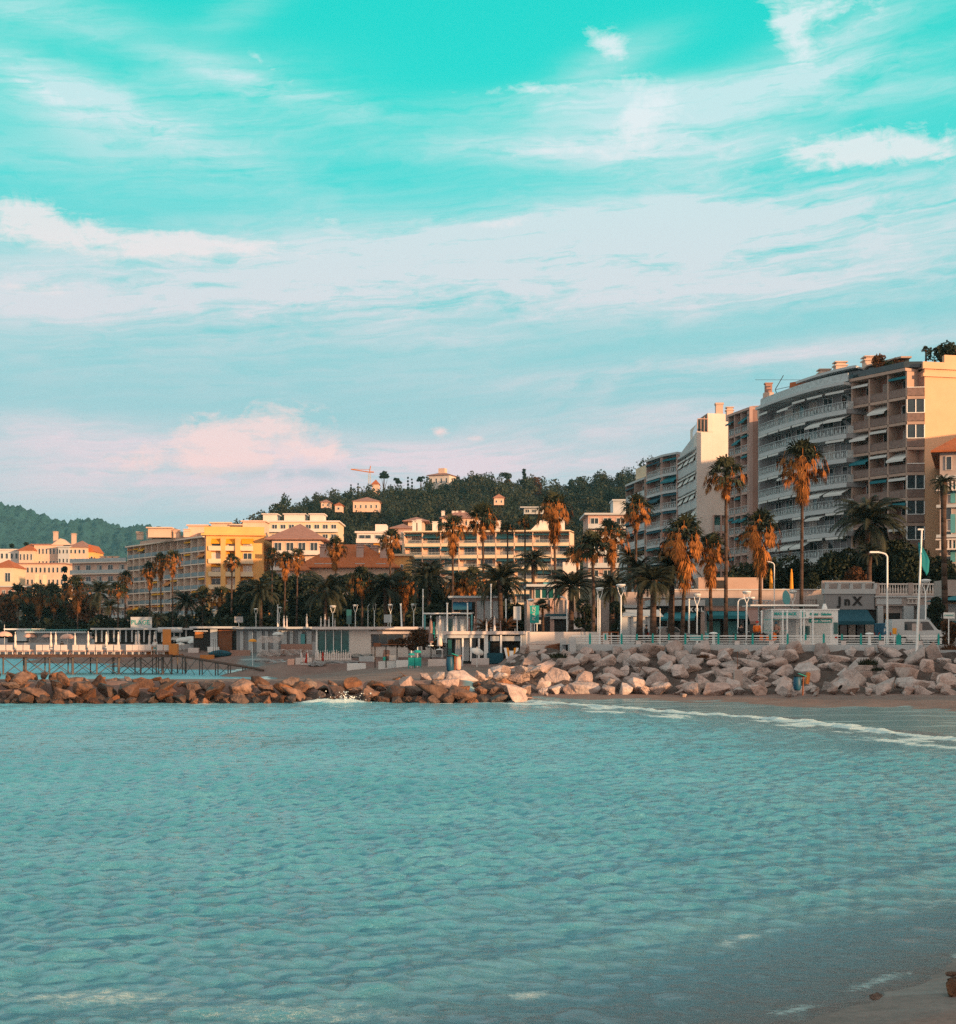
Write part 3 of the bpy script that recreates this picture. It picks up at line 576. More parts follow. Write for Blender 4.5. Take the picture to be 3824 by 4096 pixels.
for k in range(9):       # corner bay
    zs = 35.1 - 2.97 * (k + 1); mb = MB(o); q = [(50.2, 164.6), (52.15, 164.35), (52.15, 166.2), (50.8, 166.4)]
    mb.prism(q, zs - .32, zs + .02)
    mb.obox((51.17, 164.5), (1.95, -.25), 1.9, .07, zs + .08, zs + 1.0, 1); mb.obox((51.17, 164.46), (1.95, -.25), 1.98, .12, zs + 1.0, zs + 1.08, 2)
    if k in (1, 2, 4, 5, 6):
        for t in (-.98, 0, .98): mb.obox((51.17 + t, 164.5 - t * .128), (1, 0), .1, .12, zs + 1.08, zs + 2.6, 2)
        mb.obox((51.17, 164.56), (1.95, -.25), 1.86, .05, zs + 1.08, zs + 2.6, 3)
    mb.build('corner_bay', [MT['tan'], MT['railbrown'], MT['paint'], MT['glass']], R1)
mb = MB(o); mb.prism([(45.9, 172.2), (50.0, 165.2), (52.1, 165), (52.1, 178), (46.5, 180)], 35.62, 36.3, 1)
mb.prism([(48.6, 175), (50.8, 170), (52.1, 170), (52.1, 177), (48.9, 178)], 36.3, 37.5, 1); mb.prism([(48.2, 174.5), (50.8, 169), (52.1, 169), (52.1, 178), (48.4, 179)], 37.5, 37.7, 0); mb.build('roof_terrace', [MT['tan'], MT['glass']], R1)
for px_, Yc in ((870, 178),):
    chimney(R1, X(px_, Yc), Yc, 35.6, 1.6, 3.2)
# R2: curved white block
r2 = quad_curve((38.1, 191), (41.15, 178.9), (44.9, 171.5), 10)
R2 = apartment('apartment_block', 'curved grey and white apartment block with long sweeping balconies behind the tallest palm', G_AP, r2, 2.2, 34.7, 3.4, 2.98, 10,
    [(47.6, 173), (52, 180), (50, 200), (40.6, 204), (38.3, 191.6)], 'greywall', 'palegrey', 'rail', 6, fascia=.52, aw=['awnwhite'], awp=.85, seed=8, divid=False, over=.5, railk='pat', winw=.62, shutp=.5, curt=.35)
o = R2.location
mb = MB(o); strip(mb, inset(r2, .3), inset(r2, .42), 35.2, 36.2); mb.build('roof_parapet', MT['rail'], R2)
mb = MB(o); q = inset(r2[3:], 2.6); mb.prism(q + [(50, 178), (46, 198)], 35.22, 37.0, 0); q2 = inset(r2[3:], 1.7); mb.prism(q2 + [(50.5, 178), (46, 197)], 37.0, 37.3, 1); mb.build('penthouse', [MT['glass'], MT['palegrey']], R2)
mb = MB(o); mb.prism([(40.9, 184.5), (43.0, 182.0), (44, 188), (42, 190)], 35.3, 37.3, 0); mb.build('roof_hut', MT['roof'], R2)
mb = MB(o); x_, y_ = X(768, 193), 193; mb.box(x_ - 1.3, x_ + 1.3, y_ - .8, y_ + .8, 33.9, 35.6); mb.box(x_ - .9, x_ + 1.0, y_ - .7, y_ + .7, 35.6, 36.6); mb.box(x_ - .6, x_ + .7, y_ - .5, y_ + .5, 36.6, 37.4); mb.box(x_ - .4, x_ + .5, y_ - .4, y_ + .4, 37.4, 38.6, 1); mb.box(x_ - .5, x_ + .6, y_ - .5, y_ + .5, 38.6, 38.75, 1); mb.build('chimney', [MT['chimney'], MT['brownwall']], R2)
for px_, Yc, zz in ((824, 186, 37.3), (840, 184, 37.9)): chimney(R2, X(px_, Yc), Yc, zz - .6, 1.4, 2.0)
mb = MB(o); x_, y_ = X(782, 188), 188; mb.path([(x_, y_, 34.5), (x_ - .9, y_, 37.0), (x_ + .2, y_, 38.9)], .05, 6); mb.tube((x_ - 3.6, y_, 38.3), (x_ + 3.6, y_ - .5, 38.2), .025, n=5); mb.tube((x_ - .8, y_, 37.0), (x_ + 5.5, y_ - 1, 38.2), .035, n=5); mb.build('antenna', MT['dark'], R2)
# side bay of the curved block
mb = MB(o)
for k in range(9):
    zs = 34.7 - 2.98 * (k + 1); mb = MB(o); mb.prism([(44.95, 171.4), (47.5, 172.3), (47.6, 174), (45.5, 173.5)], zs - .5, zs + .02, 0); mb.obox((46.25, 171.9), (2.5, .9), 2.6, .06, zs + .05, zs + 1.0, 1); mb.build('side_balcony', [MT['greywall'], MT['rail']], R2)
# R3: brown block with teal blinds
R3 = apartment('apartment_block', 'narrow pinkish brown apartment block with small teal blinds left of the curved block', G_AP, [(37.6, 211.5), (39.35, 204.3)], 1.5, 36.9, 3.4, 2.96, 11,
    [(39.6, 204.0), (40.8, 203.6), (41.6, 203.6), (41.6, 214), (38.6, 214)], 'brownwall', 'pinkwall', 'rail', [0, .30, .62, .93, 1.0], fascia=.3, aw='awnteal', awp=.8, seed=5, divm='pinkwall', over=.2, railk='pat', winw=.7, shutp=.1)
o = R3.location; mb = MB(o); mb.prism([(39.36, 204.0), (40.62, 203.8), (40.62, 206.5), (39.6, 206.8)], 3.4, 37.35)
for k in range(11):
    zs = 36.9 - 2.96 * (k + 1); mb.prism([(40.63, 203.7), (42.3, 203.5), (42.3, 206), (40.63, 206)], zs - .28, zs, 0); mb.prism([(40.64, 203.75), (42.3, 203.55), (42.3, 203.6), (40.64, 203.8)], zs + .05, zs + 1, 1); mb.prism([(40.75, 205.8), (42.2, 205.7), (42.2, 205.9), (40.75, 206)], zs + .05, zs + 2.3, 2)
mb.build('stair_tower', [MT['pinkwall'], MT['rail'], MT['dark']], R3); chimney(R3, X(729.5, 213), 213, 36.6, 1.0, 1.5)
# R4: white end wall block with slanted balconies
r4 = [(33.3, 236), (34.15, 220.2)]
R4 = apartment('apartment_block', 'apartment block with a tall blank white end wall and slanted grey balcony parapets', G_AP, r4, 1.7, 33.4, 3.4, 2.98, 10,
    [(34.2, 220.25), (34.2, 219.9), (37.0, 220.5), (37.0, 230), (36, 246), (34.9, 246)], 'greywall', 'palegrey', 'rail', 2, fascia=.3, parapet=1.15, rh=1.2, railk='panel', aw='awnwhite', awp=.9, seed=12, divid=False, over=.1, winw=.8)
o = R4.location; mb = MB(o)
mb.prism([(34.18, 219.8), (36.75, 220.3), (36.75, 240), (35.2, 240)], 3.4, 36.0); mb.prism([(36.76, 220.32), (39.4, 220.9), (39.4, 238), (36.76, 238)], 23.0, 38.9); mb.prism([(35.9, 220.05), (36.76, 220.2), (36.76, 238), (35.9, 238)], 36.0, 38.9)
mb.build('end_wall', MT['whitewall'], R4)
mb = MB(o); mb.prism([(34.3, 219.82), (35.9, 220.05), (35.9, 232), (35.4, 232)], 36.02, [37.8, 38.9, 38.5, 37.6], 0)
for t in (0, .33, .66, 1): mb.obox((34.3 + 1.6 * t, 219.80 + .22 * t), (1, .1), .1, .1, 36.0, 37.9 + t * .6, 1)
mb.obox((35.1, 219.8), (1, .14), 1.65, .12, 37.9, 38.02, 1); mb.build('glazed_loft', [MT['glass'], MT['pinkwall']], R4)
mb = MB(o); mb.box(37.4, 38.5, 221, 222, 38.9, 40.4); mb.box(37.3, 38.6, 220.9, 222.1, 40.4, 40.7); mb.build('chimney', MT['chimney'], R4)
mb = MB(o); mb.prism([(33.6, 235), (34.6, 222), (36, 222), (35.4, 238)], 33.9, [34.2, 36.4, 36.4, 34.4], 0); mb.build('sloping_roof', MT['palegrey'], R4)
mb = MB(o)
for k in range(9):
    zs = 33.4 - 2.98 * (k + 1); mb.prism([(36.8, 220.2), (39.3, 220.8), (39.3, 224), (36.8, 224)], zs - 10.3, zs - 10.0, 0) if zs - 10 > 3.4 and zs - 10 < 22 else None
    if 3.4 < zs - 10 < 22: mb.prism([(36.9, 220.25), (39.2, 220.8), (39.2, 220.86), (36.9, 220.31)], zs - 9.95, zs - 9, 1); mb.prism([(37.3, 222.5), (38.3, 222.7), (38.3, 222.95), (37.3, 222.75)], zs - 9.95, zs - 7.6, 2)
for xx in (36.85, 38.1, 39.25): mb.box(xx - .12, xx + .12, 220.0 + (xx - 36.8) * .24 + .1, 220.5 + (xx - 36.8) * .24, 3.4, 23.0, 0)
mb.build('end_loggia', [MT['pinkwall'], MT['rail'], MT['tealshutter']], R4)
mb = MB(o); mb.prism([(37.0, 222.6), (39.4, 223.1), (39.4, 238), (37, 238)], 3.4, 23.0); mb.build('rear_wall', MT['pinkwall'], R4)
# slanted awnings hanging down in front
for k in range(6):
    zs = 33.4 - 2.98 * (k + 1)
    for t in (.12, .42, .70):
        a, _ = along(r4, t * plen(r4)); b_, _ = along(r4, (t + .2) * plen(r4)); q = inset([a, b_], .5); awning_at(R4, q[0], q[1], zs + 2.6, .75, 1.35, 'awnwhite', .05)
# R5
R5 = apartment('apartment_block', 'pale apartment block with dark teal awnings left of the slanted balconies', G_AP, [(29.4, 246), (31.2, 238.5), (31.6, 237.6), (33.2, 234.6)], 1.6, 34.4, 3.4, 2.95, 11,
    [(36, 236), (36, 255), (31, 255)], 'pinkwall', 'palegrey', 'rail', [0, .58, .63, 1.0], fascia=.42, aw=['awnblue', 'awnteal'], awp=1, seed=21, divm='pinkwall', over=.1, railk='pat', winw=.7)
# R6
R6 = apartment('apartment_block', 'lower apartment block with pale balconies at the far left end of the right hand row', G_AP, [(27.6, 263), (28.6, 256), (29.6, 250)], 1.4, 31.9, 3.4, 2.9, 10,
    [(33, 251), (33, 263), (29, 263)], 'pinkwall', 'palegrey', 'rail', 2, fascia=.35, aw=['awnblue'], awp=.6, seed=22, divm='tan', over=.1, railk='panel', winw=.6)
mb = MB(R6.location); mb.prism([(26.9, 268), (27.7, 262.5), (29, 262.5), (29, 272)], 3.4, 21.5); mb.build('annexe', MT['palegrey'], R6)
mb = MB(R6.location); mb.prism([(28.7, 256), (29.9, 250), (33, 252), (33, 262), (30, 262)], 32.4, 34.4); mb.build('penthouse', MT['cream'], R6)

# generic low house facing the camera ------------------------------------------------
def house(name, label, cat, px0, px1, pt, pb, Y, dep, wall, rows, cols, roof='flat', roofm='roofpink', rh=1.6, winm='glass', group=None, rot=0.0, ww=.5, wh=.5, terr=None, shut=0.0, seed=0, over=.5, frame='paint', awn=None, sub=None):
    R = random.Random(seed); x0, x1 = X(px0, Y), X(px1, Y); zt, zb = Z(pt, Y), Z(pb, Y)
    root = empty(name, ((x0 + x1) / 2, Y, zb), label, cat, group)
    global WORG
    WORG = Vector((0, 0, 0)); w = x1 - x0; mb = MB(); mb.box(-w / 2, w / 2, 0, dep, 0, zt - zb); mb.build('wall', MT[wall], root)
    H = zt - zb; fh = H / rows
    for r in range(rows):
        if terr:
            t = MB(); t.box(-w / 2 - .1, w / 2 + .1, -1.6, 0, fh * r - .25 + (0.01 * r), fh * r); t.box(-w / 2 - .1, w / 2 + .1, -1.6, -1.5, fh * r, fh * r + .8); t.build('balcony', MT[terr], root)
        for c in range(cols):
            xx = -w / 2 + w * (c + .5) / cols; ww_ = w / cols * ww; 
            wo = window_at(root, (xx, 0), (1, 0), ww_, fh * (r + .5 - wh * .5) if not terr else fh * r + .05, fh * (r + .5 + wh * .5), winm, frame, R.choice([.4, 1]) if R.random() < shut else 0, .06, 1 if ww_ > 1 else 0, .08)
            if awn and R.random() < .6: awning_at(root, (xx - ww_ * .6, -.3), (xx + ww_ * .6, -.3), fh * (r + .95), 1.2, .6, awn)
    mb = MB()
    if roof == 'flat': mb.box(-w / 2 - over, w / 2 + over, -over, dep + over, H, H + .4)
    elif roof == 'hip':
        e = over; a = min(w, dep) / 2
        vs = [(-w / 2 - e, -e, H), (w / 2 + e, -e, H), (w / 2 + e, dep + e, H), (-w / 2 - e, dep + e, H), (-w / 2 + a, dep / 2, H + rh), (w / 2 - a, dep / 2, H + rh)]
        vs += [(x, y, z - .2) for x, y, z in vs[:4]]
        mb.add(vs, [(0, 1, 5, 4), (1, 2, 5), (2, 3, 4, 5), (3, 0, 4), (6, 7, 1, 0), (7, 8, 2, 1), (8, 9, 3, 2), (9, 6, 0, 3), (9, 8, 7, 6)])
    elif roof == 'gable':
        vs = [(-w / 2 - over, -over, H), (w / 2 + over, -over, H), (w / 2 + over, dep, H), (-w / 2 - over, dep, H), (0, -over, H + rh), (0, dep, H + rh)]
        mb.add(vs, [(0, 1, 4), (1, 2, 5, 4), (2, 3, 5), (3, 0, 4, 5), (3, 2, 1, 0)])
    rf = mb.build('roof', MT[roofm], root); root.rotation_euler[2] = rot
    root['w'] = 0; del root['w']
    return root, w, H
# long yellow hotel on the left -------------------------------------------------------
yh = [(-92.5, 371), (-64.2, 331)]
G_L = None
YH = apartment('hotel_building', 'long hotel with a shaded loggia front and a sunlit yellow end with yellow awnings', None, yh, 1.5, 27.2, 3.4, 3.02, 8,
    [(-64.3, 331.0), (-51.2, 332.6), (-51.2, 350), (-86, 386)], 'loggia', 'loggiatrim', 'railglass', 12, fascia=.25, aw=['awnorange', 'awnyellow', 'awnyellow'], awp=.3, seed=31, divm='loggiatrim', over=.6, railk='panel', winw=.5, curt=.6, shutp=.1)
YH['category'] = 'hotel'
o = YH.location; mb = MB(o); mb.prism([(-63.9, 330.6), (-50.6, 332.4), (-50.6, 350), (-63.9, 346)], 3.41, 27.6); 
for px_ in (209.5, 224, 238.5): xx = X(px_, 331); mb.box(xx - .55, xx + .55, 329.6, 333.5, 3.4, 27.0)
mb.prism([(-64.9, 329.6), (-50.2, 331.3), (-50.2, 333), (-64.9, 331.5)], 27.6, 28.1); mb.prism([(-64.3, 330.4), (-50.5, 332.2), (-50.5, 332.6), (-64.3, 330.8)], 28.1, 29.7)
mb.build('end_wall', MT['yellowwall'], YH)
for k in range(7):
    zs = 27.2 - 3.02 * (k + 1)
    for j, px_ in enumerate((216.0, 231.5, 247)):
        c = (X(px_, 331) , 330.62 + (px_ - 206) * .03); d = (1, .13)
        n = math.hypot(*d); d = (d[0] / n, d[1] / n)
        window_at(YH, c, d, 2.0, zs + .3, zs + 2.3, 'glass', 'paint', [0, 1, .6, 0, 1, 0, .7][(k + j) % 7], .06, 1, .08, False, 'cloth')
        mb = MB(o); mb.obox((c[0], c[1] - .75), d, 3.0, 1.5, zs - .2, zs); mb.obox((c[0], c[1] - 1.45), d, 3.0, .1, zs, zs + .9); mb.build('balcony', MT['cream'], YH)
        if k == 0 or (k + j) % 3 == 2:
            awning_at(YH, (c[0] - 1.4, c[1] - .08), (c[0] + 1.4, c[1] + .3), zs + 2.75, 1.2 if k == 0 else .7, 1.1 if k == 0 else .5, 'awnyellow', .2)
mb = MB(o)
q = inset(yh, 3.5); mb.prism(q + [(-56, 345), (-84, 380)], 27.7, 29.0); mb.build('parapet', MT['tan'], YH)
mb = MB(o)
for (a, b_, h1, m_) in ((213, 231, 31.4, 0), (233, 242, 30.9, 1), (244, 266, 31.8, 0), (190, 208, 30.8, 0), (150, 172, 30.2, 0)):
    mb.box(X(a, 345), X(b_, 345), 343, 350, 28, h1, m_); mb.box(X(a, 345) - .4, X(b_, 345) + .4, 342.4, 350, h1, h1 + .3, 0)
mb.build('penthouse', [MT['peach'], MT['glass']], YH)
for px_ in (103, 110, 116, 140, 150, 163, 177, 187): chimney(YH, X(px_, 382 if px_ < 120 else 360 - (px_ - 100) * .2), 382 if px_ < 120 else 360 - (px_ - 100) * .2, 23.6 if px_ < 120 else 28.0, 1.4, 1.4, 'peach')
mb = MB(o); mb.prism([(-109, 378), (-92.6, 371.5), (-90, 384), (-104, 390)], 3.4, 23.6, 0)
for k in range(6):
    zs = 23.6 - 3.02 * (k); mb.prism([(-109.4, 377), (-92.7, 370.3), (-92.7, 371.6), (-109, 378.2)], zs - .25, zs + .02, 1); mb.prism([(-109.4, 377), (-92.7, 370.3), (-92.7, 370.4), (-109.4, 377.1)], zs + .02, zs + .95, 2)
mb.build('side_wing', [MT['loggia'], MT['loggiatrim'], MT['rail']], YH)
for k in range(6):
    for j in range(5):
        t = (j + .5) / 5; window_at(YH, (-109 + 16.4 * t, 378 - 6.5 * t - .02), (.93, -.368), 1.5, 23.6 - 3.02 * (k + 1) + .1, 23.6 - 3.02 * (k + 1) + 2.2, 'glass', 'paint', 0, .06, 1, .06, j % 2 == 0)
# central terraced block ---------------------------------------------------------------
cp = [(X(404, 352), 352), (X(570, 348), 348)]
CT = apartment('apartment_block', 'long peach terraced apartment block with dark teal awnings behind the middle palms', None, cp, 2.2, Z(532, 350), 3.4, 2.98, 6,
    [(X(574, 356), 356), (X(574, 356), 366), (X(400, 356), 366)], 'peach', 'cream', 'rail', 9, fascia=.55, parapet=.25, aw='awnblue', awp=.8, seed=41, divid=True, divm='peach', over=.9, railk='bars', winw=.68, shutp=.45, curt=.2)
CT['category'] = 'apartment block'
o = CT.location
for px_, h_ in ((415, 2.6), (419, 2.9), (435, 2.4), (498, 2.6), (546, 2.4), (554, 3.0), (562, 3.4)): chimney(CT, X(px_, 356), 356, Z(532, 350) + .4, 1.3, h_ - .3, 'whitewall')
mb = MB(o); z_ = Z(532, 350) + .45; mb.add([(X(529, 356), 355, z_), (X(544, 356), 355, z_), (X(544, 356), 360, z_), (X(529, 356), 360, z_), (X(540, 356), 355, z_ + 2.8), (X(544, 356), 355, z_ + 3.2), (X(544, 356), 360, z_ + 3.2), (X(540, 356), 360, z_ + 2.8)],
    [(0, 1, 5, 4), (1, 2, 6, 5), (2, 3, 7, 6), (3, 0, 4, 7), (4, 5, 6, 7)]); mb.build('stair_tower', MT['whitewall'], CT)
mb = MB(o); mb.box(X(563, 345), X(580, 345), 345.5, 356, 3.4, Z(562, 345)); mb.build('side_wall', MT['whitewall'], CT)
# houses ------------------------------------------------------------------------
HB = 'houses on the slope behind the trees'
r, w, H = house('villa', 'big red tiled hip roof house just above the dark trees', 'house', 302, 394, 567, 600, 262, 12, 'peach', 1, 9, 'hip', 'roof', 4.6, ww=.3, wh=.25, shut=.6, over=1.2, seed=1)
for fx, fy in ((-.28, 2.4), (-.2, 2.4), (.12, 2.4), (.27, 5), (.38, 2.2)): chimney(r, w * fx, fy, H + 1.2, 1.3, 2.6, 'pinkwall', org=(0, 0, 0))
mb = MB()
for fx in (-.31, -.2, .13, .36): mb.box(w * fx - .9, w * fx + .9, -.4, .6, H + .55, H + .68)
mb.build('skylight', MT['palegrey'], r)
r, w, H = house('villa', 'small red tiled house at the left foot of the big tiled roof', 'house', 286, 306, 570, 600, 258, 8, 'peach', 1, 3, 'hip', 'roof', 2.2, ww=.3, wh=.2, over=.8)
r, w, H = house('apartment_house', 'broad pinkish house under a faded tiled roof right of the yellow hotel', 'house', 272, 320, 539, 600, 330, 16, 'peach', 4, 4, 'hip', 'roofpink', 4.2, terr='whitewall', ww=.6, wh=.5, over=1.6, group=HB)
r, w, H = house('terraced_building', 'wide cream terraced building with stacked flat roofs below the wooded hill', 'building', 262, 338, 522, 590, 420, 18, 'cream', 7, 9, 'flat', 'whitewall', terr='whitewall', ww=.6, wh=.45, group=HB)
mb = MB()
for a, b_ in ((-.5, -.32), (-.22, .05), (.12, .3)): mb.box(w * a, w * b_, 2, 9, H + .4, H + 2.4); mb.box(w * a - .4, w * b_ + .4, 1.4, 9.4, H + 2.4, H + 2.7)
mb.build('penthouse', MT['whitewall'], r)
r, w, H = house('apartment_house', 'small white house with orange shaded balconies left of the terraced block', 'house', 357, 389, 533, 580, 330, 12, 'whitewall', 5, 2, 'flat', 'whitewall', terr='whitewall', ww=.75, wh=.55, group=HB, awn='awnyellow')
mb = MB(); mb.box(w * .05, w * .4, 2, 8, H + .4, H + 2.2); mb.build('penthouse', MT['whitewall'], r)
r, w, H = house('villa', 'yellow stuccoed house with a flat parapet between the tiled roof and the terraced block', 'house', 366, 409, 556, 600, 270, 12, 'yellowwall', 2, 3, 'flat', 'cream', ww=.16, wh=.2, over=.7)
chimney(r, -w * .15, 4, H, .8, 2.8, 'whitewall', org=(0, 0, 0))
r, w, H = house('villa', 'orange house with a shallow tiled roof above the terraced block', 'house', 408, 424, 521, 535, 420, 9, 'peach', 1, 2, 'hip', 'roofpink', 1.6, ww=.25, wh=.3, over=1.6, group=HB)
r, w, H = house('villa', 'low pink roofed house left of the terraced block roof', 'house', 392, 412, 528, 545, 380, 9, 'pinkwall', 1, 3, 'hip', 'roofpink', 1.5, ww=.3, wh=.5, over=.8, group=HB)
r, w, H = house('villa', 'broad house with a pink tiled roof between the twin fan palms', 'house', 442, 480, 518, 540, 470, 12, 'peach', 2, 7, 'hip', 'roofpink', 3.0, ww=.3, wh=.35, over=.8, group=HB)
for fx in (-.48, -.2, -.12, .05, .3): chimney(r, w * fx, 5, H + 1, 1.1, 1.2, 'whitewall', org=(0, 0, 0))
r, w, H = house('villa', 'orange gabled villa on the wooded slope above the twin palms', 'house', 494, 504, 498, 505, 560, 7, 'peach', 1, 2, 'gable', 'roofpink', 1.6, ww=.3, wh=.3, group='villas among the trees of the hill', over=.6)
r, w, H = house('villa', 'long peach villa with a curved row of dark openings on the wooded hill', 'house', 353, 379, 484 + 17, 512, 640, 12, 'peach', 1, 5, 'hip', 'roofpink', 2.4, ww=.3, wh=.3, group='villas among the trees of the hill')
r, w, H = house('villa', 'tiny orange villa on the hill left of the long peach villa', 'house', 335, 342, 505, 512, 620, 7, 'peach', 1, 1, 'hip', 'roof', 1.5, ww=.3, wh=.3, group='villas among the trees of the hill')
r, w, H = house('villa', 'half hidden pink villa at the left of the hill', 'house', 321, 330, 502, 508, 640, 7, 'peach', 1, 2, 'hip', 'roofpink', 1.5, ww=.3, wh=.3, group='villas among the trees of the hill')
r, w, H = house('hilltop_villa', 'square white hilltop villa with a teal shaded side standing above the trees', 'house', 428, 450, 475, 498, 840, 14, 'whitewall', 2, 4, 'hip', 'roofpink', 2.5, ww=.3, wh=.4, over=1.2, rot=-.35)
mb = MB(); mb.box(-2, 2, 4, 8, H + 1, H + 4.5); mb.build('turret', MT['peach'], r)
r, w, H = house('villa', 'domed orange chapel-like house beside the crane on the hill crest', 'house', 372, 379, 484, 495, 820, 7, 'peach', 1, 2, 'hip', 'roof', 3.0, ww=.2, wh=.3, group='villas among the trees of the hill')
r, w, H = house('villa', 'flat white roof slab among the trees right of the twin palms', 'house', 524, 544, 508, 514, 520, 9, 'palegrey', 1, 3, 'flat', 'palegrey', ww=.6, wh=.5, over=1.5, group='villas among the trees of the hill')
r, w, H = house('apartment_house', 'pale flat roofed house with balconies left of the right hand blocks', 'house', 588, 640, 515, 580, 300, 14, 'pinkwall', 5, 4, 'flat', 'palegrey', terr='palegrey', ww=.6, wh=.5, over=.8)
mb = MB(); mb.box(w * .0, w * .3, 2, 8, H + .4, H + 3.2); mb.box(-w * .02, w * .32, 1.5, 8.5, H + 3.2, H + 3.5); mb.build('penthouse', MT['palegrey'], r)
# left hillside cluster ------------------------------------------------------------------
LG = 'cream buildings stacked on the left hillside'
LB = [('terraced_building', 'long peach building with a gabled centre at the top of the left cluster', 34, 63, 545, 562, 560, 'peach', 2, 8, 'flat', 'roofpink'),
      ('terraced_building', 'grey faced wing between the two peach top buildings', 58, 69, 547, 566, 556, 'palegrey', 3, 3, 'flat', 'palegrey'),
      ('terraced_building', 'peach building with a red gabled roof and paired windows at the right of the cluster', 69, 86, 547, 575, 558, 'peach', 4, 4, 'hip', 'roofpink'),
      ('terraced_building', 'low orange wing stepping down toward the hotel', 85, 94, 552, 575, 562, 'yellowwall', 2, 2, 'gable', 'roof'),
      ('terraced_building', 'cream row with small square windows at the top left edge', -10, 19, 550, 566, 560, 'whitewall', 2, 6, 'flat', 'whitewall'),
      ('terraced_building', 'orange house with a red hipped roof left of the gabled building', 19, 33, 550, 570, 556, 'peach', 2, 4, 'hip', 'roof'),
      ('terraced_building', 'arcaded middle row with pairs of tall white windows', 13, 64, 564, 592, 530, 'peach', 3, 12, 'flat', 'roofpink'),
      ('terraced_building', 'square yellow tower house with a tiny slit window at the left edge', -8, 13, 567, 600, 505, 'cream', 2, 2, 'hip', 'roof'),
      ('terraced_building', 'dark balconied block with blue grey bands at the lower left edge', -12, 26, 587, 625, 480, 'brownwall', 4, 6, 'flat', 'palegrey'),
      ('terraced_building', 'sunlit cream block with blank walls and a roof terrace', 32, 50, 585, 600, 478, 'cream', 1, 1, 'flat', 'cream'),
      ('terraced_building', 'stepped yellow and cream house in front of the blank walled block', 25, 53, 599, 628, 466, 'yellowwall', 3, 4, 'flat', 'cream'),
      ('terraced_building', 'little yellow house with one ribbon window right of the stepped house', 58, 72, 598, 612, 470, 'cream', 1, 3, 'flat', 'cream')]
for i, (nm, lb, a, b_, t_, bt, Y_, wl, rw, cl, rf, rm) in enumerate(LB):
    r, w, H = house(nm, lb, 'building', a, b_, t_, bt + 8, Y_, 14, wl, rw, cl, rf, rm, 3.0, ww=.5, wh=.42, group=LG, seed=i, terr='palegrey' if i == 8 else None, over=.5)
    if i in (0, 2): chimney(r, w * (.12 if i == 0 else -.42), 5, H, 1.6, 5.2, 'chimney', org=(0, 0, 0))
    if i == 0:
        mb = MB(); mb.add([(w * .1, -.6, H), (w * .75, -.6, H), (w * .42, -.6, H + 2.6), (w * .1, 6, H), (w * .75, 6, H), (w * .42, 6, H + 2.6)], [(0, 1, 2), (1, 4, 5, 2), (4, 3, 5), (3, 0, 2, 5)]); mb.build('gable', MT['peach'], r)
    if i == 9:
        mb = MB(); mb.box(-w * .45, -w * .3, 2, 4, H, H + 3.8); mb.box(w * .0, w * .12, 2, 4, H, H + 3.6); mb.build('chimney', MT['cream'], r)
# yellow neoclassical villa at the right edge -----------------------------------------------
VY = 150
r, w, H = house('villa', 'ornate pinkish villa with balustrades and a tiled roof at the right edge', 'house', 943, 995, 450, 600, VY, 14, 'stone', 6, 3, 'hip', 'roof', 3.0, ww=.32, wh=.52, over=.9, frame='whitewall', rot=-.345)
r.location.x -= .2
mb = MB()
for zz in (3.0, 6.1, 9.3, 12.4): mb.box(-w / 2 - .35, w / 2 + .3, -.45, 0, H - zz, H - zz + .32)
mb.build('cornice', MT['palegrey'], r)
mb = MB()
for zz in (3.3, 9.6):
    for i in range(14): mb.box(-w / 2 + i * .4, -w / 2 + i * .4 + .18, -.75, -.55, H - zz - .9, H - zz)
    mb.box(-w / 2 - .4, w / 2, -.85, -.45, H - zz, H - zz + .15); mb.box(-w / 2 - .4, w / 2, -.85, 0, H - zz - 1.05, H - zz - .9)
mb.build('balustrade', MT['whitewall'], r)
for i, zz in enumerate((5.6, 8.8, 11.9)):
    [(lambda mb: (mb.box(-w / 2 + q_, -w / 2 + q_ + .5, -.12, 0, H - zz, H - zz + 2.0), mb.build('shutter', MT['tealshutter'], r)))(MB()) for q_ in (1.1, 2.8)]
chimney(r, -w * .12, 6, H + .8, .35, 2.0, 'whitewall', org=(0, 0, 0)); chimney(r, -w * .02, 6, H + .8, .35, 2.3, 'whitewall', org=(0, 0, 0))
# unseen blocks added beyond the right edge, sized to cast shade on the bay
mb = MB((80, 150, 3.4)); mb.box(74, 98, 138, 172, 3.4, 30.5); o = mb.build('apartment_block', MT['tan']); tag(o, 'plain tan block added out of view on the right to cast shade', 'apartment block', 'added shadow casters beyond the right edge')
mb = MB((95, 190, 3.4)); mb.box(84, 112, 168, 192, 3.4, 38.7); o = mb.build('apartment_block', MT['tan']); tag(o, 'taller tan block added behind the plain one to cast shade', 'apartment block', 'added shadow casters beyond the right edge')
mb = MB((92, 75, 3)); mb.box(88, 104, 27, 122, 2.0, 16.6); mb.box(86, 106, 60, 74, 2, 18.5); o = mb.build('shadow_caster', MT['tan']); tag(o, 'long low block added out of view on the right to shade the promenade', 'building', 'added shadow casters beyond the right edge')
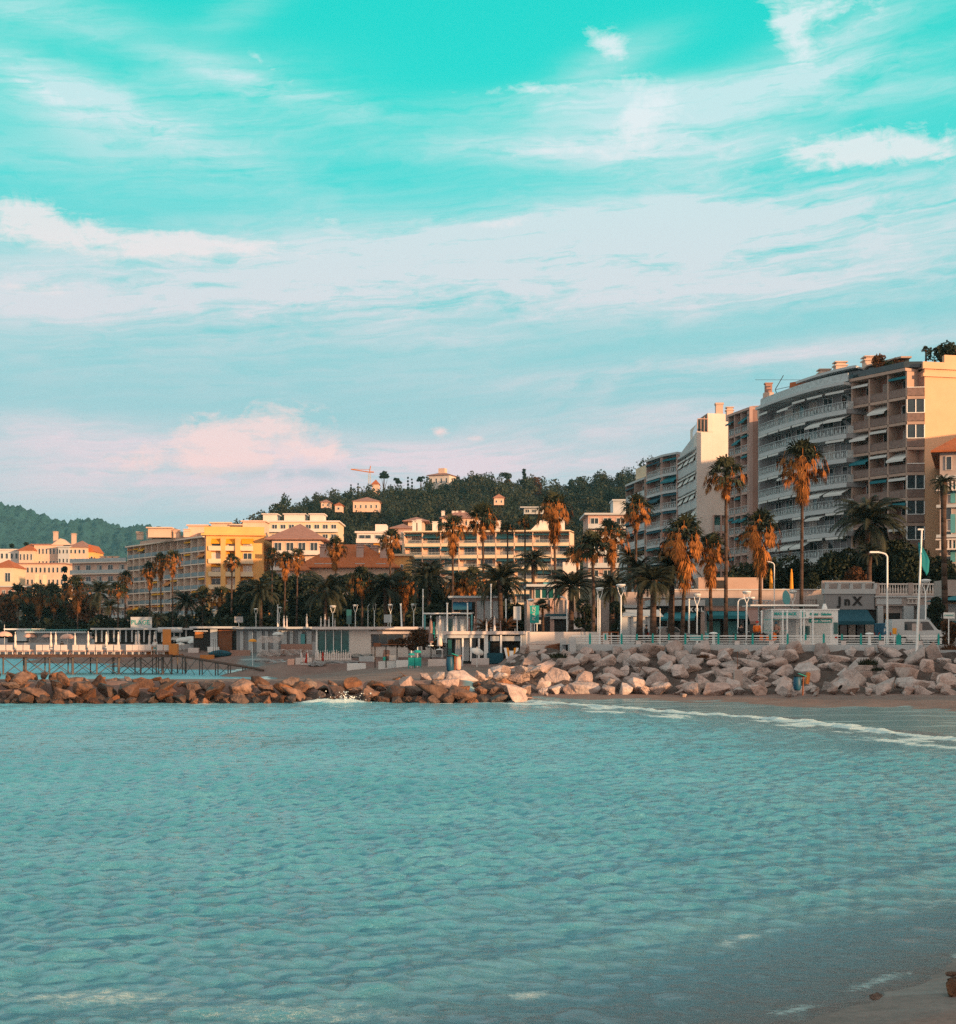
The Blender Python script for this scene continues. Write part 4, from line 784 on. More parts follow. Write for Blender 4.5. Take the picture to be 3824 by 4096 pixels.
# ---------------------------------------------------------------- trees
def frond_cards(R, n, fn):
    V = []; Fc = []
    for i in range(n):
        v, f = fn(i)
        b = len(V); V += v; Fc += [tuple(b + q for q in g) for g in f]
    return V, Fc
def fan_leaf(base, d, up, size, R, blades=9, spread=1.25, droop=.25):
    # a petiole and a fan of separate blades, each a bent two-face strip
    V = []; Fs = []
    d = Vector(d).normalized(); side = d.cross(Vector(up)).normalized(); nrm = side.cross(d).normalized()
    p0 = Vector(base); c = p0 + d * size * .45
    w = .03 * size; V += [p0 - side * w, p0 + side * w, c + side * w * .6, c - side * w * .6]; Fs.append((0, 1, 2, 3))
    for k in range(blades):
        a = (k / (blades - 1) - .5) * 2 * spread; ln = size * .62 * (1 - .25 * abs(a) / spread) * R.uniform(.85, 1.1)
        dd = (d * math.cos(a) + side * math.sin(a)).normalized(); s = dd.cross(nrm).normalized() * size * .045
        m1 = c + dd * ln * .55 + nrm * R.uniform(-.03, .05) * size; tip = c + dd * ln + Vector((0, 0, -1)) * ln * droop * R.uniform(.5, 1.5)
        b = len(V); V += [c, m1 - s, m1 + s, tip]; Fs += [(b, b + 1, b + 2), (b + 1, b + 3, b + 2)]
    return V, Fs
def make_fan_palm(seed, skirt=26, green=34, r=1.75, skl=2.6, dens=1.0):
    R = random.Random(seed); V = []; Fc = []
    def put(vf):
        b = len(V); V.extend(vf[0]); Fc.extend([tuple(b + q for q in g) for g in vf[1]])
    for i in range(green):
        a = R.uniform(0, 6.28); e = math.radians(R.choice([R.uniform(25, 85), R.uniform(-20, 35)])); d = (math.cos(a) * math.cos(e), math.sin(a) * math.cos(e), math.sin(e))
        put(fan_leaf((0, 0, -.1), d, (0, 0, 1) if e < 1.2 else (1, 0, 0), r * R.uniform(.95, 1.35), R, 9, 1.15, .35))
    g = np.array([tuple(v) for v in V]); gf = list(Fc); V.clear(); Fc.clear()
    for i in range(skirt):     # dead fronds hanging round the top of the trunk
        a = R.uniform(0, 6.28); z0 = -R.uniform(0, skl * .75); rr = R.uniform(.25, .9) * (1.0 + z0 / skl * .8)
        o_ = (math.cos(a) * rr * .35, math.sin(a) * rr * .35, z0 + .2)
        d = Vector((math.cos(a) * R.uniform(.35, .95) * rr, math.sin(a) * R.uniform(.35, .95) * rr, -1))
        put(fan_leaf(o_, d, (math.cos(a), math.sin(a), .3), R.uniform(.8, 1.25) * skl / 2.6, R, 7, .85, .35))
    # drooping half-dead fronds at crown height
    for i in range(int(skirt * 1.7)):
        a = R.uniform(0, 6.28); q_ = R.uniform(.8, 1.75); put(fan_leaf((math.cos(a) * q_, math.sin(a) * q_, R.uniform(-.4, 1.1) - (q_ - 1) * .5), Vector((math.cos(a) * .35, math.sin(a) * .35, -1)), (math.cos(a), math.sin(a), .3), R.uniform(.7, 1.25), R, 7, .7, .3))
    s = np.array([tuple(v) for v in V]); sf = list(Fc)
    return (g, gf), (s, sf)
def mesh_from(name, v, f, mt):
    me = bpy.data.meshes.new(name); me.from_pydata([tuple(x) for x in v], [], f); me.materials.append(mt); me.update(); return me
FANM = []
for sd, (sk, gr, r_, sl_) in enumerate([(34, 34, 1.75, 2.9), (26, 40, 1.8, 2.2), (44, 30, 1.7, 3.4), (12, 44, 1.7, 1.5)]):
    (g, gf), (s_, sf) = make_fan_palm(100 + sd, sk, gr, r_, sl_)
    FANM.append((mesh_from('crown', g, gf, MT['frond']), mesh_from('dead_fronds', s_, sf, MT['skirt'])))
def date_crown(seed, n=54, ln=3.6, dense=17):
    R = random.Random(seed); V = []; Fc = []
    for i in range(n):
        a = R.uniform(0, 6.28); e = math.radians([R.uniform(45, 80), R.uniform(15, 55), R.uniform(-30, 20)][i % 3]); L_ = ln * R.uniform(.85, 1.1)
        p = Vector((0, 0, 0)); h = Vector((math.cos(a), math.sin(a), 0)); pts = []; ee = e
        for k in range(dense + 1):
            pts.append(p.copy()); t = k / dense; p = p + (h * math.cos(ee) + Vector((0, 0, math.sin(ee)))) * L_ / dense; ee -= math.radians(115 / dense) * (.35 + t) * R.uniform(.85, 1.15)
        sd = h.cross(Vector((0, 0, 1)))
        for k in range(dense):
            d = (pts[k + 1] - pts[k]).normalized(); up = sd.cross(d); w = .045 * (1 - k / dense) + .015
            b = len(V); V += [pts[k] - sd * w, pts[k] + sd * w, pts[k + 1] + sd * w, pts[k + 1] - sd * w]; Fc.append((b, b + 1, b + 2, b + 3))
            if k < 2: continue
            t = k / dense; ll = .62 * math.sin(math.pi * (.12 + .86 * t)) * ln / 3.6 + .1
            for sg in (-1, 1):
                for q in (0, .5):
                    c = pts[k].lerp(pts[k + 1], q); tip = c + (sd * sg * .75 + d * .62 - up * .18 + Vector((0, 0, -.25))).normalized() * ll * R.uniform(.8, 1.15)
                    b = len(V); V += [c - d * .055, c + d * .055, tip]; Fc.append((b, b + 1, b + 2))
    return V, Fc
DATEM = [mesh_from('crown', *date_crown(200 + k), MT['datefrond']) for k in range(3)]
def palm_trunk(h, r0, r1, bend, seed, kind):
    R = random.Random(seed); mb = MB(); n = 12; pts = []; rs = []; ba = R.uniform(0, 6.28)
    for i in range(n + 1):
        t = i / n; pts.append((math.sin(t * 2.2) * bend * math.cos(ba) - math.sin(2.2) * bend * math.cos(ba), 0, -h * (1 - t))); 
        rs.append(r0 + (r1 - r0) * t + (r0 * .45 * math.exp(-t * 14)))
    if kind == 'D':
        rs[-1] = r1 * 1.5; rs[-2] = r1 * 1.35
    mb.path(pts, rs, 9)
    return mb
def palm(kind, px, pc, rad, Y, pbx, var, label, hgt=None, group=None, ztop=None, z0=3.45):
    Y = YS(px, Y) if group == GW else Y
    # px,pc: where the heart of the crown stands; rad: crown radius in metres at that distance
    c = Vector((X(px, Y), Y, Z(pc, Y))); h = c.z - z0 + .1
    nm = 'fan_palm' if kind == 'W' else 'date_palm'
    root = empty(nm, (c.x, Y, z0), label, 'palm tree', group)
    root.rotation_euler = (0, random.Random(int(px * 7)).uniform(-.022, .022), 0)
    R = random.Random(hash((px, pc)) & 0xffff); rz = R.uniform(0, 6.28)
    rm = rad * Y / F * (1.18 if kind == 'W' else 1.12)
    if kind == 'W':
        r1 = .16 + .004 * rm; mb = palm_trunk(h, .17 if Y < 130 else .15, r1 * .62, R.uniform(-.25, .25), px, kind)
        sc = rm / 2.05
        for q, me in zip(('crown', 'dead_fronds'), FANM[var % 4]):
            o = bpy.data.objects.new(q, me); COL.objects.link(o); o.parent = root; o.location = (0, 0, h - .1); o.rotation_euler = (0, 0, rz); o.scale = (sc, sc, sc * 1.05)
    else:
        mb = palm_trunk(h - .1, .27, .21, 0.1, px, kind); sc = rm / 3.1
        o = bpy.data.objects.new('crown', DATEM[var % 3]); COL.objects.link(o); o.parent = root; o.location = (0, 0, h - .25); o.rotation_euler = (0, 0, rz); o.scale = (sc,) * 3
    t = mb.build('trunk', MT['trunk'], root, smooth=True); t.location = (0, 0, h - .1)
    return root
GW = 'palms along the promenade'
PL = [
 # kind, px, py of crown heart, radius px, Y, var, label
 ('W', 801, 462, 23, 112, 0, 'tallest fan palm, orange crown in front of the curved apartment block'),
 ('W', 726, 476, 20, 110, 1, 'tall fan palm with an orange crown in front of the narrow brown block'),
 ('W', 760, 530, 22, 115, 2, 'stout fan palm with a full orange skirt left of the kiosk'),
 ('W', 683, 538, 25, 108, 2, 'thick trunked fan palm with a bushy orange crown beside the three date palms'),
 ('W', 711, 550, 18, 112, 2, 'fan palm with a narrow tapering orange skirt just left of the tall slim palm'),
 ('W', 634, 510, 17, 140, 1, 'fan palm with orange fronds before the lowest of the right hand blocks'),
 ('W', 612, 535, 17, 132, 0, 'brownish fan palm left of the orange one before the right hand blocks'),
 ('W', 594, 550, 21, 116, 3, 'large dark fan palm with a ragged pinkish skirt right of the terraced block'),
 ('W', 556, 508, 17, 150, 2, 'tall brown fan palm standing in front of the right end of the terraced block'),
 ('W', 484, 520, 17, 150, 1, 'right one of the twin tall fan palms before the terraced block'),
 ('W', 453, 528, 15, 150, 0, 'left one of the twin tall fan palms before the terraced block'),
 ('W', 525, 523, 9, 200, 3, 'slim dark fan palm left of the brown palm before the terraced block'),
 ('W', 507, 529, 8, 205, 3, 'small slim fan palm just right of the twin tall palms'),
 ('W', 389, 540, 12, 170, 0, 'fan palm before the left end of the terraced block'),
 ('W', 335, 547, 11, 170, 2, 'fan palm rising in front of the big red tiled roof'),
 ('W', 271, 556, 8.5, 175, 1, 'leftmost of three fan palms right of the yellow hotel end'),
 ('W', 284, 560, 9.5, 172, 2, 'middle of three fan palms right of the yellow hotel end'),
 ('W', 297, 557, 9.5, 172, 0, 'rightmost of three fan palms right of the yellow hotel end'),
 ('W', 231, 561, 8.5, 178, 1, 'fan palm standing alone in front of the sunlit yellow hotel end'),
 ('W', 173, 559, 9.5, 180, 0, 'right one of three orange fan palms before the hotel front'),
 ('W', 161, 561, 9, 182, 2, 'middle one of three orange fan palms before the hotel front'),
 ('W', 150, 570, 9, 184, 2, 'left one of three orange fan palms before the hotel front'),
 ('W', 125, 578, 8, 190, 0, 'orange fan palm at the left part of the hotel front'),
 ('W', 18, 597, 15, 185, 3, 'bushy dark fan palm at the far left under the balconied block'),
 ('W', 38, 594, 12, 190, 0, 'brownish fan palm second from the left edge'),
 ('W', 54, 596, 13, 186, 1, 'fan palm with brown skirt third from the left edge'),
 ('W', 78, 588, 13, 192, 0, 'fan palm with pinkish skirt under the little yellow house'),
 ('D', 100, 592, 17, 186, 0, 'date palm left of the hotel side wing'),
 ('W', 118, 592, 12, 184, 3, 'dark fan palm before the hotel side wing'),
 ('D', 110, 606, 11, 178, 1, 'low date palm below the hotel side wing'),
 ('D', 186, 602, 17, 175, 2, 'date palm before the hotel corner, left of two dark fan palms'),
 ('W', 203, 597, 12, 176, 3, 'left one of two dark fan palms below the yellow hotel end'),
 ('W', 221, 598, 12, 174, 0, 'right one of two dark fan palms below the yellow hotel end'),
 ('D', 158, 618, 9, 168, 0, 'little date palm by the white sign board at the hotel foot'),
 ('D', 186, 619, 8, 168, 1, 'little date palm between the closed parasols at the hotel foot'),
 ('D', 261, 592, 21, 165, 2, 'leftmost wide date palm before the dark tree mass'),
 ('D', 325, 590, 25, 162, 0, 'wide date palm under the big red tiled roof'),
 ('W', 362, 580, 14, 160, 1, 'brown skirted fan palm between two wide date palms'),
 ('D', 386, 588, 22, 160, 1, 'wide date palm below the yellow stuccoed house'),
 ('W', 403, 584, 13, 162, 2, 'brown skirted fan palm right of the wide date palm'),
 ('D', 429, 577, 26, 156, 2, 'big dark date palm left of the twin palm trunks'),
 ('W', 460, 584, 14, 152, 0, 'low fan palm with pinkish skirt under the twin palms'),
 ('W', 474, 579, 13, 150, 1, 'low fan palm right of the pinkish skirted one'),
 ('D', 501, 580, 27, 138, 0, 'large date palm with a thick trunk behind the beach cabin'),
 ('D', 533, 560, 17, 185, 1, 'date palm high up in front of the terraced block balconies'),
 ('D', 571, 585, 25, 124, 2, 'date palm leaning over the pink beach wall'),
 ('W', 543, 608, 10, 128, 3, 'low bushy palm beside the hanging teal banner'),
 ('D', 640, 574, 24, 110, 1, 'left one of three date palms by the promenade'),
 ('D', 653, 580, 23, 107, 2, 'middle one of three date palms by the promenade'),
 ('D', 671, 568, 27, 109, 0, 'right one of three date palms by the promenade'),
 ('D', 868, 521, 36, 140, 2, 'dark date palm on the terrace before the tan apartment block'),
 ('D', 945, 482, 12, 118, 1, 'stump crowned palm with a thick trunk at the right edge'),
 ('D', 612, 586, 21, 122, 1, 'shadowed date palm behind the bushy trees left of the three date palms'),
 ('W', 579, 556, 15, 134, 3, 'dull brown fan palm between the tall brown palm and the large ragged one'),
 ('D', 629, 556, 14, 150, 2, 'date palm seen between the orange fan palms'),
 ('D', 870, 552, 14, 132, 1, 'low young date palm under the terrace date palm'),
]
for (k, px_, py_, rd, Y_, vr, lb) in PL: palm(k, px_, py_, rd, Y_, 0, vr, lb, group=GW)

def leaf_cloud(R, lobes, n, size, flat=.6):
    # small leaf quads spread through the shell of several lobes
    C = np.zeros((n, 3)); lb = R.integers(0, len(lobes), n); L_ = np.array(lobes)[lb]
    d = R.normal(size=(n, 3)); d /= np.linalg.norm(d, axis=1)[:, None]; rad = R.uniform(.55, 1.03, n) ** .6
    C = L_[:, :3] + d * (L_[:, 3] * rad)[:, None] * np.array([1, 1, flat])
    a = R.normal(size=(n, 3)); a /= np.linalg.norm(a, axis=1)[:, None]; b = np.cross(a, R.normal(size=(n, 3))); b /= np.linalg.norm(b, axis=1)[:, None]
    s = size * R.uniform(.6, 1.3, n)[:, None]
    v = np.stack([C - a * s, C + b * s * .6, C + a * s, C - b * s * .6], 1).reshape(-1, 3)
    return v, np.arange(n * 4).reshape(n, 4)
def tree_mesh(seed, kind, n, h, w):
    R = np.random.default_rng(seed); lob = []
    if kind == 'round':
        for i in range(13): a = R.uniform(0, 6.28); q = R.uniform(0, .6) * w; lob.append((math.cos(a) * q, math.sin(a) * q, h * R.uniform(.32, .86), w * R.uniform(.32, .52)))
        fl = .8
    elif kind == 'cypress':
        for i in range(8): t = i / 7; lob.append((R.normal() * .05 * w, R.normal() * .05 * w, h * (.12 + .82 * t), w * .5 * (1 - .75 * t) + .1))
        fl = 1.5
    elif kind == 'umbrella':
        for i in range(9): a = R.uniform(0, 6.28); q = R.uniform(0, .7) * w; lob.append((math.cos(a) * q, math.sin(a) * q, h * R.uniform(.80, .92), w * R.uniform(.25, .36)))
        fl = .5
    elif kind == 'cedar':
        for i in range(14): t = i / 13; a = R.uniform(0, 6.28); q = w * .45 * (1 - t); lob.append((math.cos(a) * q, math.sin(a) * q, h * (.15 + .8 * t), w * .34 * (1 - t * .8) + .2))
        fl = .45
    else:
        for i in range(7): a = R.uniform(0, 6.28); q = R.uniform(0, .5) * w; lob.append((math.cos(a) * q, math.sin(a) * q, h * R.uniform(.3, .8), w * R.uniform(.32, .5)))
        fl = .9
    return leaf_cloud(R, lob, n, (.045 if n > 1500 else .07) * (w + h * .3), fl)
TREEM = {}
def tree(name, label, kind, px, ptop, pw, Y, mt='leaf', n=1400, group=None, z0=3.45, seed=1, trunk=True, cat='tree', pb=None):
    if group and ('middle row' in group or 'left palms' in group): Y = YS(px, Y)
    zt = Z(ptop, Y); z0 = Z(pb, Y) if pb else z0; h = zt - z0; w = pw * Y / F / 2
    root = empty(name, (X(px, Y), Y, z0), label, cat, group)
    v, f = tree_mesh(seed, kind, n, h * .97, w * 1.15); npmesh('crown', v, f, MT[mt], root)
    if trunk:
        mb = MB(); R = random.Random(seed); mb.path([(0, 0, 0), (R.uniform(-.1, .1) * w, 0, h * .4), (0, 0, h * .75)], [w * .12 + .06, w * .09 + .04, w * .04 + .02], 7)
        for q in range(4): a = R.uniform(0, 6.28); mb.path([(0, 0, h * .35), (math.cos(a) * w * .3, math.sin(a) * w * .3, h * .58), (math.cos(a) * w * .6, math.sin(a) * w * .6, h * .72)], [w * .05 + .03, w * .04 + .02, w * .02 + .01], 5)
        mb.build('trunk', MT['bark'], root, smooth=True)
    return root
GT = 'dark broadleaf trees in the middle row'
ordn = ['first', 'second', 'third', 'fourth', 'fifth', 'sixth', 'seventh', 'eighth', 'ninth', 'tenth', 'eleventh', 'twelfth', 'thirteenth']
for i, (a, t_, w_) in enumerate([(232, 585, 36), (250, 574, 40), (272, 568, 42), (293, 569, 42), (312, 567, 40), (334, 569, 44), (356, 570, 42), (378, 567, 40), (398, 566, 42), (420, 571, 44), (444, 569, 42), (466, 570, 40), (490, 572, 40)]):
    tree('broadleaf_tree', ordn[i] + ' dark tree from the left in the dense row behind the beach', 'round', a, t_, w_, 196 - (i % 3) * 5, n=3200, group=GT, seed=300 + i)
for i, (a, t_, w_, m_) in enumerate([(8, 588, 34, 'leafbrown'), (30, 592, 34, 'leaf'), (58, 594, 34, 'leaf'), (84, 588, 34, 'leafbrown'), (140, 606, 28, 'leaf'), (206, 604, 30, 'leaf'), (170, 610, 26, 'leaf')]):
    tree('broadleaf_tree', ordn[i] + ' low tree from the left behind the far left palms', 'round', a, t_, w_, 205, m_, n=1500, group='low trees behind the left palms', seed=330 + i)
tree('cypress_tree', 'dark conical cypress left of the hotel, the left one of two', 'cypress', 65, 563, 15, 430, 'pine', 1400, seed=5, group='cypresses beside the hotel')
tree('cypress_tree', 'dark conical cypress touching the hotel, the right one of two', 'cypress', 80, 561, 14, 425, 'pine', 1400, seed=6, group='cypresses beside the hotel')
tree('broadleaf_tree', 'rounded dark tree below the two cypresses', 'round', 52, 577, 26, 430, 'pine', 1400, seed=7)
tree('cedar_tree', 'dark broad cedar above the top left row of houses', 'cedar', 12, 538, 15, 590, 'pine', 1000, seed=8, group='cedars on the left ridge')
tree('cedar_tree', 'pointed cedar above the red roofed house at the left', 'cedar', 26, 536, 10, 590, 'pine', 1000, seed=9, group='cedars on the left ridge')
tree('broadleaf_tree', 'brown tree clump behind the left end of the hotel', 'round', 98, 540, 24, 420, 'leafbrown', 1400, seed=10)
tree('broadleaf_tree', 'narrow brown tree right of the clump behind the hotel', 'round', 88, 543, 14, 425, 'leafbrown', 1000, seed=11)
# trees on the promenade right
tree('round_tree', 'bushy dark tree with thin trunk left of the twin arm lamps', 'bush', 586, 592, 26, 118, 'leaf', 2200, seed=12)
tree('round_tree', 'bushy dark tree between the beach lamp and the white hoarding', 'bush', 616, 594, 24, 118, 'leaf', 2200, seed=13)
tree('round_tree', 'small leafy tree beside the teal parasols at the right', 'bush', 937, 588, 24, 116, 'leaf', 2200, seed=14)
tree('leafy_bush', 'dark bush at the right end of the seawall', 'bush', 953, 612, 22, 100, 'leafbrown', 1200, seed=15, pb=652, trunk=False, cat='bush')
# hedges of the terrace gardens
for i, (a, t_, w_, Yh, pb_, m_) in enumerate([(748, 566, 50, 146, 592, 'leaf'), (772, 560, 30, 150, 590, 'leaf'), (800, 560, 40, 148, 592, 'leaf'), (830, 556, 34, 142, 584, 'leaf'), (848, 545, 34, 141, 584, 'leaf'), (872, 548, 40, 141, 584, 'leaf'), (892, 540, 40, 141, 584, 'leaf'), (905, 552, 40, 138, 584, 'leaf'), (856, 568, 22, 133, 583, 'leafbrown'), (926, 556, 40, 138, 584, 'leaf'), (948, 552, 30, 136, 596, 'leaf'), (706, 590, 26, 140, 612, 'leaf'), (812, 574, 20, 140, 592, 'leaf')]):
    a, t_, w_ = a, t_ - 3, w_ * 1.45
    tree('garden_hedge', ordn[i] + ' dark clump from the left in the terrace gardens below the apartment blocks', 'bush', a, t_, w_, Yh, m_, n=3600, group='terrace garden planting', seed=360 + i, pb=pb_ + 8, trunk=False, cat='hedge')
for i, (a, t_, w_, k_, m_, lb) in enumerate([(879, 353, 17, 'round', 'leafbrown', 'loose orange brown tree on the roof of the tan block'), (889, 363, 24, 'bush', 'leaf', 'dark bush next to the roof tree on the tan block'), (900, 358, 22, 'bush', 'leafbrown', 'flowering bush on the roof of the tan block'), (943, 344, 34, 'bush', 'leaf', 'large dark roof bush above the yellow end wall'), (953, 346, 18, 'bush', 'leafbrown', 'brown roof bush at the right edge')]):
    tree('roof_shrub', lb, k_, a, t_, w_, 170, m_, n=1000, group='plants on the roof of the tan block', seed=390 + i, pb=374 if a < 920 else 366, trunk=(i == 0), cat='shrub')
palm('W', 926, 350, 4.5, 171, 0, 3, 'little palm standing on the roof terrace of the tan block', group='plants on the roof of the tan block', z0=36.5)
# wooded hillside: too many to count, one object
def hillz(x, y):
    j = np.clip(np.searchsorted(HY[:, 0], y) - 1, 0, HY.shape[0] - 2); row = HX[j]; zz = np.array([np.interp(xx, HX[jj], HZZ[jj]) for xx, jj in zip(x, j)]); zz2 = np.array([np.interp(xx, HX[jj + 1], HZZ[jj + 1]) for xx, jj in zip(x, j)])
    t = (y - HY[j, 0]) / (HY[j + 1, 0] - HY[j, 0]); return zz * (1 - t) + zz2 * t
R = np.random.default_rng(77); nT = 2300
ty = R.uniform(470, 900, nT); tpx = R.uniform(225, 720, nT); tx = (tpx - CX) / F * ty; tz = hillz(tx, ty)
vs = []; fs = []; off = 0
base = [tree_mesh(500 + i, k, 260, 1.0, .5) for i, k in enumerate(['round', 'round', 'umbrella', 'cypress', 'round', 'bush', 'round', 'cedar'])]
vil = [(353, 379, 500, 640), (335, 342, 504, 620), (321, 330, 501, 640), (426, 452, 471, 860), (482, 502, 495, 560), (524, 544, 507, 520), (442, 505, 510, 470), (408, 424, 520, 420), (588, 640, 515, 300), (404, 412, 525, 380)]
for i in range(nT):
    h = R.uniform(4, 8.5) if R.random() < .85 else R.uniform(8, 13); k = R.integers(0, len(base))
    tp = HZ - (tz[i] + h * 1.1 - HC) / ty[i] * F; skip = False
    for (a, b_, t_, Yv) in vil:
        if a - 2 < tpx[i] < b_ + 2 and ty[i] < Yv + 12 and ty[i] > Yv - 60 and tp < t_ + 4: skip = True
    if skip: continue
    v, f = base[k]; c, s = math.cos(i), math.sin(i); w = h * R.uniform(.75, 1.15)
    q = np.stack([(v[:, 0] * c - v[:, 1] * s) * w, (v[:, 0] * s + v[:, 1] * c) * w, v[:, 2] * h * 1.12], 1) + np.array([tx[i], ty[i], tz[i] - .6])
    vs.append(q); fs.append(f + off); off += len(v)
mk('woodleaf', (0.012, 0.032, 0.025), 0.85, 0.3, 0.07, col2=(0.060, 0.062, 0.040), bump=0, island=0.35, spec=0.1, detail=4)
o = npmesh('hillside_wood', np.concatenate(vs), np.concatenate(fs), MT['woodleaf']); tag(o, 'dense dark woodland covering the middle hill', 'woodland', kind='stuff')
GS = 'trees standing out on the hill crest'
for i, (nm, k, a, t_, w_, Yk, lb) in enumerate([
    ('umbrella_pine', 'umbrella', 384, 469, 13, 830, 'umbrella pine with a round dark crown left of the hilltop villa'),
    ('umbrella_pine', 'umbrella', 397, 476, 10, 830, 'small leaning pine just right of the big umbrella pine'),
    ('cypress_tree', 'cypress', 408, 475, 4, 840, 'thin cypress midway between umbrella pine and hilltop villa'),
    ('cypress_tree', 'cypress', 412, 477, 4, 840, 'shorter thin cypress nearest the middle of the crest'),
    ('umbrella_pine', 'umbrella', 421, 474, 9, 840, 'wispy pine left of the hilltop villa'),
    ('broadleaf_tree', 'round', 457, 473, 14, 830, 'dark rounded tree just right of the hilltop villa'),
    ('broadleaf_tree', 'round', 468, 474, 14, 830, 'second dark rounded tree right of the hilltop villa'),
    ('broadleaf_tree', 'bush', 508, 474, 10, 830, 'reddish upright tree on the crest left of the tallest one'),
    ('broadleaf_tree', 'cedar', 524, 467, 18, 800, 'tallest dark tree on the middle of the crest'),
    ('broadleaf_tree', 'round', 537, 473, 15, 800, 'open crowned tree right of the tallest crest tree'),
    ('cypress_tree', 'cypress', 557, 481, 5, 810, 'cypress in the dip of the crest'),
    ('umbrella_pine', 'round', 571, 475, 9, 830, 'thin crested pine right of the dip'),
    ('broadleaf_tree', 'round', 580, 474, 15, 830, 'loose tree at the right start of the rising crest'),
    ('cypress_tree', 'cypress', 358, 482, 4, 820, 'cypress left of the crane'), ('cypress_tree', 'cypress', 351, 483, 4, 820, 'cypress at the far left of the crane group'),
    ('broadleaf_tree', 'round', 333, 494, 14, 800, 'dark tree on the left shoulder of the hill'), ('broadleaf_tree', 'round', 309, 502, 14, 780, 'rounded tree on the lower left shoulder of the hill')]):
    tree(nm, lb, k, a, t_, w_, Yk, 'pine' if i not in (7, 9) else 'leafbrown', n=800, group=GS, seed=420 + i, z0=Z(506, Yk) if a > 340 else Z(524, Yk))
# ---------------------------------------------------------------- seawall, railing, rocks
def WP(px, off=0.0):
    Y = 104.0
    for _ in range(30): Y = float(wallY(X(px, Y))) + off
    return X(px, Y), Y
GZ = 3.45
wl = [WP(p) for p in (568, 600, 650, 700, 760, 820, 880, 940, 985)]
root = empty('seawall', (wl[0][0], wl[0][1], 2), 'pale concrete seawall running above the boulders under the railing', 'wall'); o0 = Vector(root.location)
mb = MB(o0); strip(mb, inset(wl, -.06), inset(wl, .5), 2.88, GZ + .06); mb.build('parapet', MT['palegrey'], root)
mb = MB(o0); strip(mb, wl, inset(wl, .45), 1.6, 2.879); mb.build('footing', MT['stone'], root)
for p in (600, 651, 702, 753, 806, 860, 915):
    x_, y_ = WP(p, -.07); mb = MB(o0); mb.obox((x_, y_), (1, -.3), .45, .08, 2.62, 2.86); mb.build('drain_outlet', MT['concrete'], root)
wl2 = [WP(p) for p in (571, 600, 650, 700, 760, 820, 880, 942)]
root = empty('seafront_railing', (wl2[0][0], wl2[0][1], GZ), 'white four bar railing with teal posts along the seawall', 'railing'); o0 = Vector(root.location)
for zz, t in ((.10, .025), (.26, .025), (.42, .025), (.62, .04)):
    mb = MB(o0); a = inset(wl2, .17); strip(mb, a, inset(wl2, .17 + t * 1.6), GZ + .06 + zz - t, GZ + .06 + zz + t); mb.build('bar', MT['paint'], root)
for p in (590, 621.6, 652.8, 685.4, 718.5, 752.7, 787.7, 823.8, 861, 898.7, 938.6):
    x_, y_ = WP(p, .2); mb = MB(o0); w = .34 if p == 898.7 else .14
    mb.obox((x_, y_), (1, -.3), w, .12, GZ + .06, GZ + .74); mb.obox((x_, y_), (1, -.3), .1, .1, GZ + .74, GZ + .86); mb.build('post', MT['teal'], root)
for p in (605.5, 637, 669, 702, 735.6, 770, 805.6, 842, 880, 918.8):
    x_, y_ = WP(p, .2); mb = MB(o0); mb.obox((x_, y_), (1, -.3), .13, .12, GZ + .38, GZ + .74); mb.obox((x_, y_), (1, -.3), .09, .1, GZ + .74, GZ + .83); mb.build('short_post', MT['teal'], root)
    x_, y_ = WP(p + 1.6, .22); mb = MB(o0); mb.obox((x_, y_), (1, -.3), .34, .22, GZ + .06, GZ + .34); mb.build('stone_block', MT['cloth'], root)
# rubble core darkened so its colour gives the shade in the boulder gaps
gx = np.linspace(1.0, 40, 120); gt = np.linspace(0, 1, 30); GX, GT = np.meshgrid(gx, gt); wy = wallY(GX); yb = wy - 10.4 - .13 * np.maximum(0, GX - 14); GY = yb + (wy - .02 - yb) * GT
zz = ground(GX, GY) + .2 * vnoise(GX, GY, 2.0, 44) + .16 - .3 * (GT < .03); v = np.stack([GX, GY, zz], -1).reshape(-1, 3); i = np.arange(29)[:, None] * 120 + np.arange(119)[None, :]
o = npmesh('rubble_gap_shade', v, np.stack([i, i + 1, i + 121, i + 120], -1).reshape(-1, 4), MT['rockgapshade'], smooth=False); o['kind'] = 'structure'
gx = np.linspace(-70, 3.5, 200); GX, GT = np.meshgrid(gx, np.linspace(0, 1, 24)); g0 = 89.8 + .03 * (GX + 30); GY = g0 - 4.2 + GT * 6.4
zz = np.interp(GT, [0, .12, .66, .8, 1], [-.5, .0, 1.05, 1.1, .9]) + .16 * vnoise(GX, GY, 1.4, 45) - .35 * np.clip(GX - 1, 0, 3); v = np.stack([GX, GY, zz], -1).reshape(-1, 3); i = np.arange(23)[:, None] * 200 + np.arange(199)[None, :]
o = npmesh('rubble_gap_shade', v, np.stack([i, i + 1, i + 201, i + 200], -1).reshape(-1, 4), MT['rockgapshade'], smooth=False); o['kind'] = 'structure'
def drop(px, py, dflt=150.0):
    Ys = np.arange(98, 330, .5); g = ground(X(px, Ys), Ys); zr_ = Z(py, Ys); k = np.nonzero(zr_ <= g)[0]
    return float(Ys[k[0]]) if len(k) else dflt
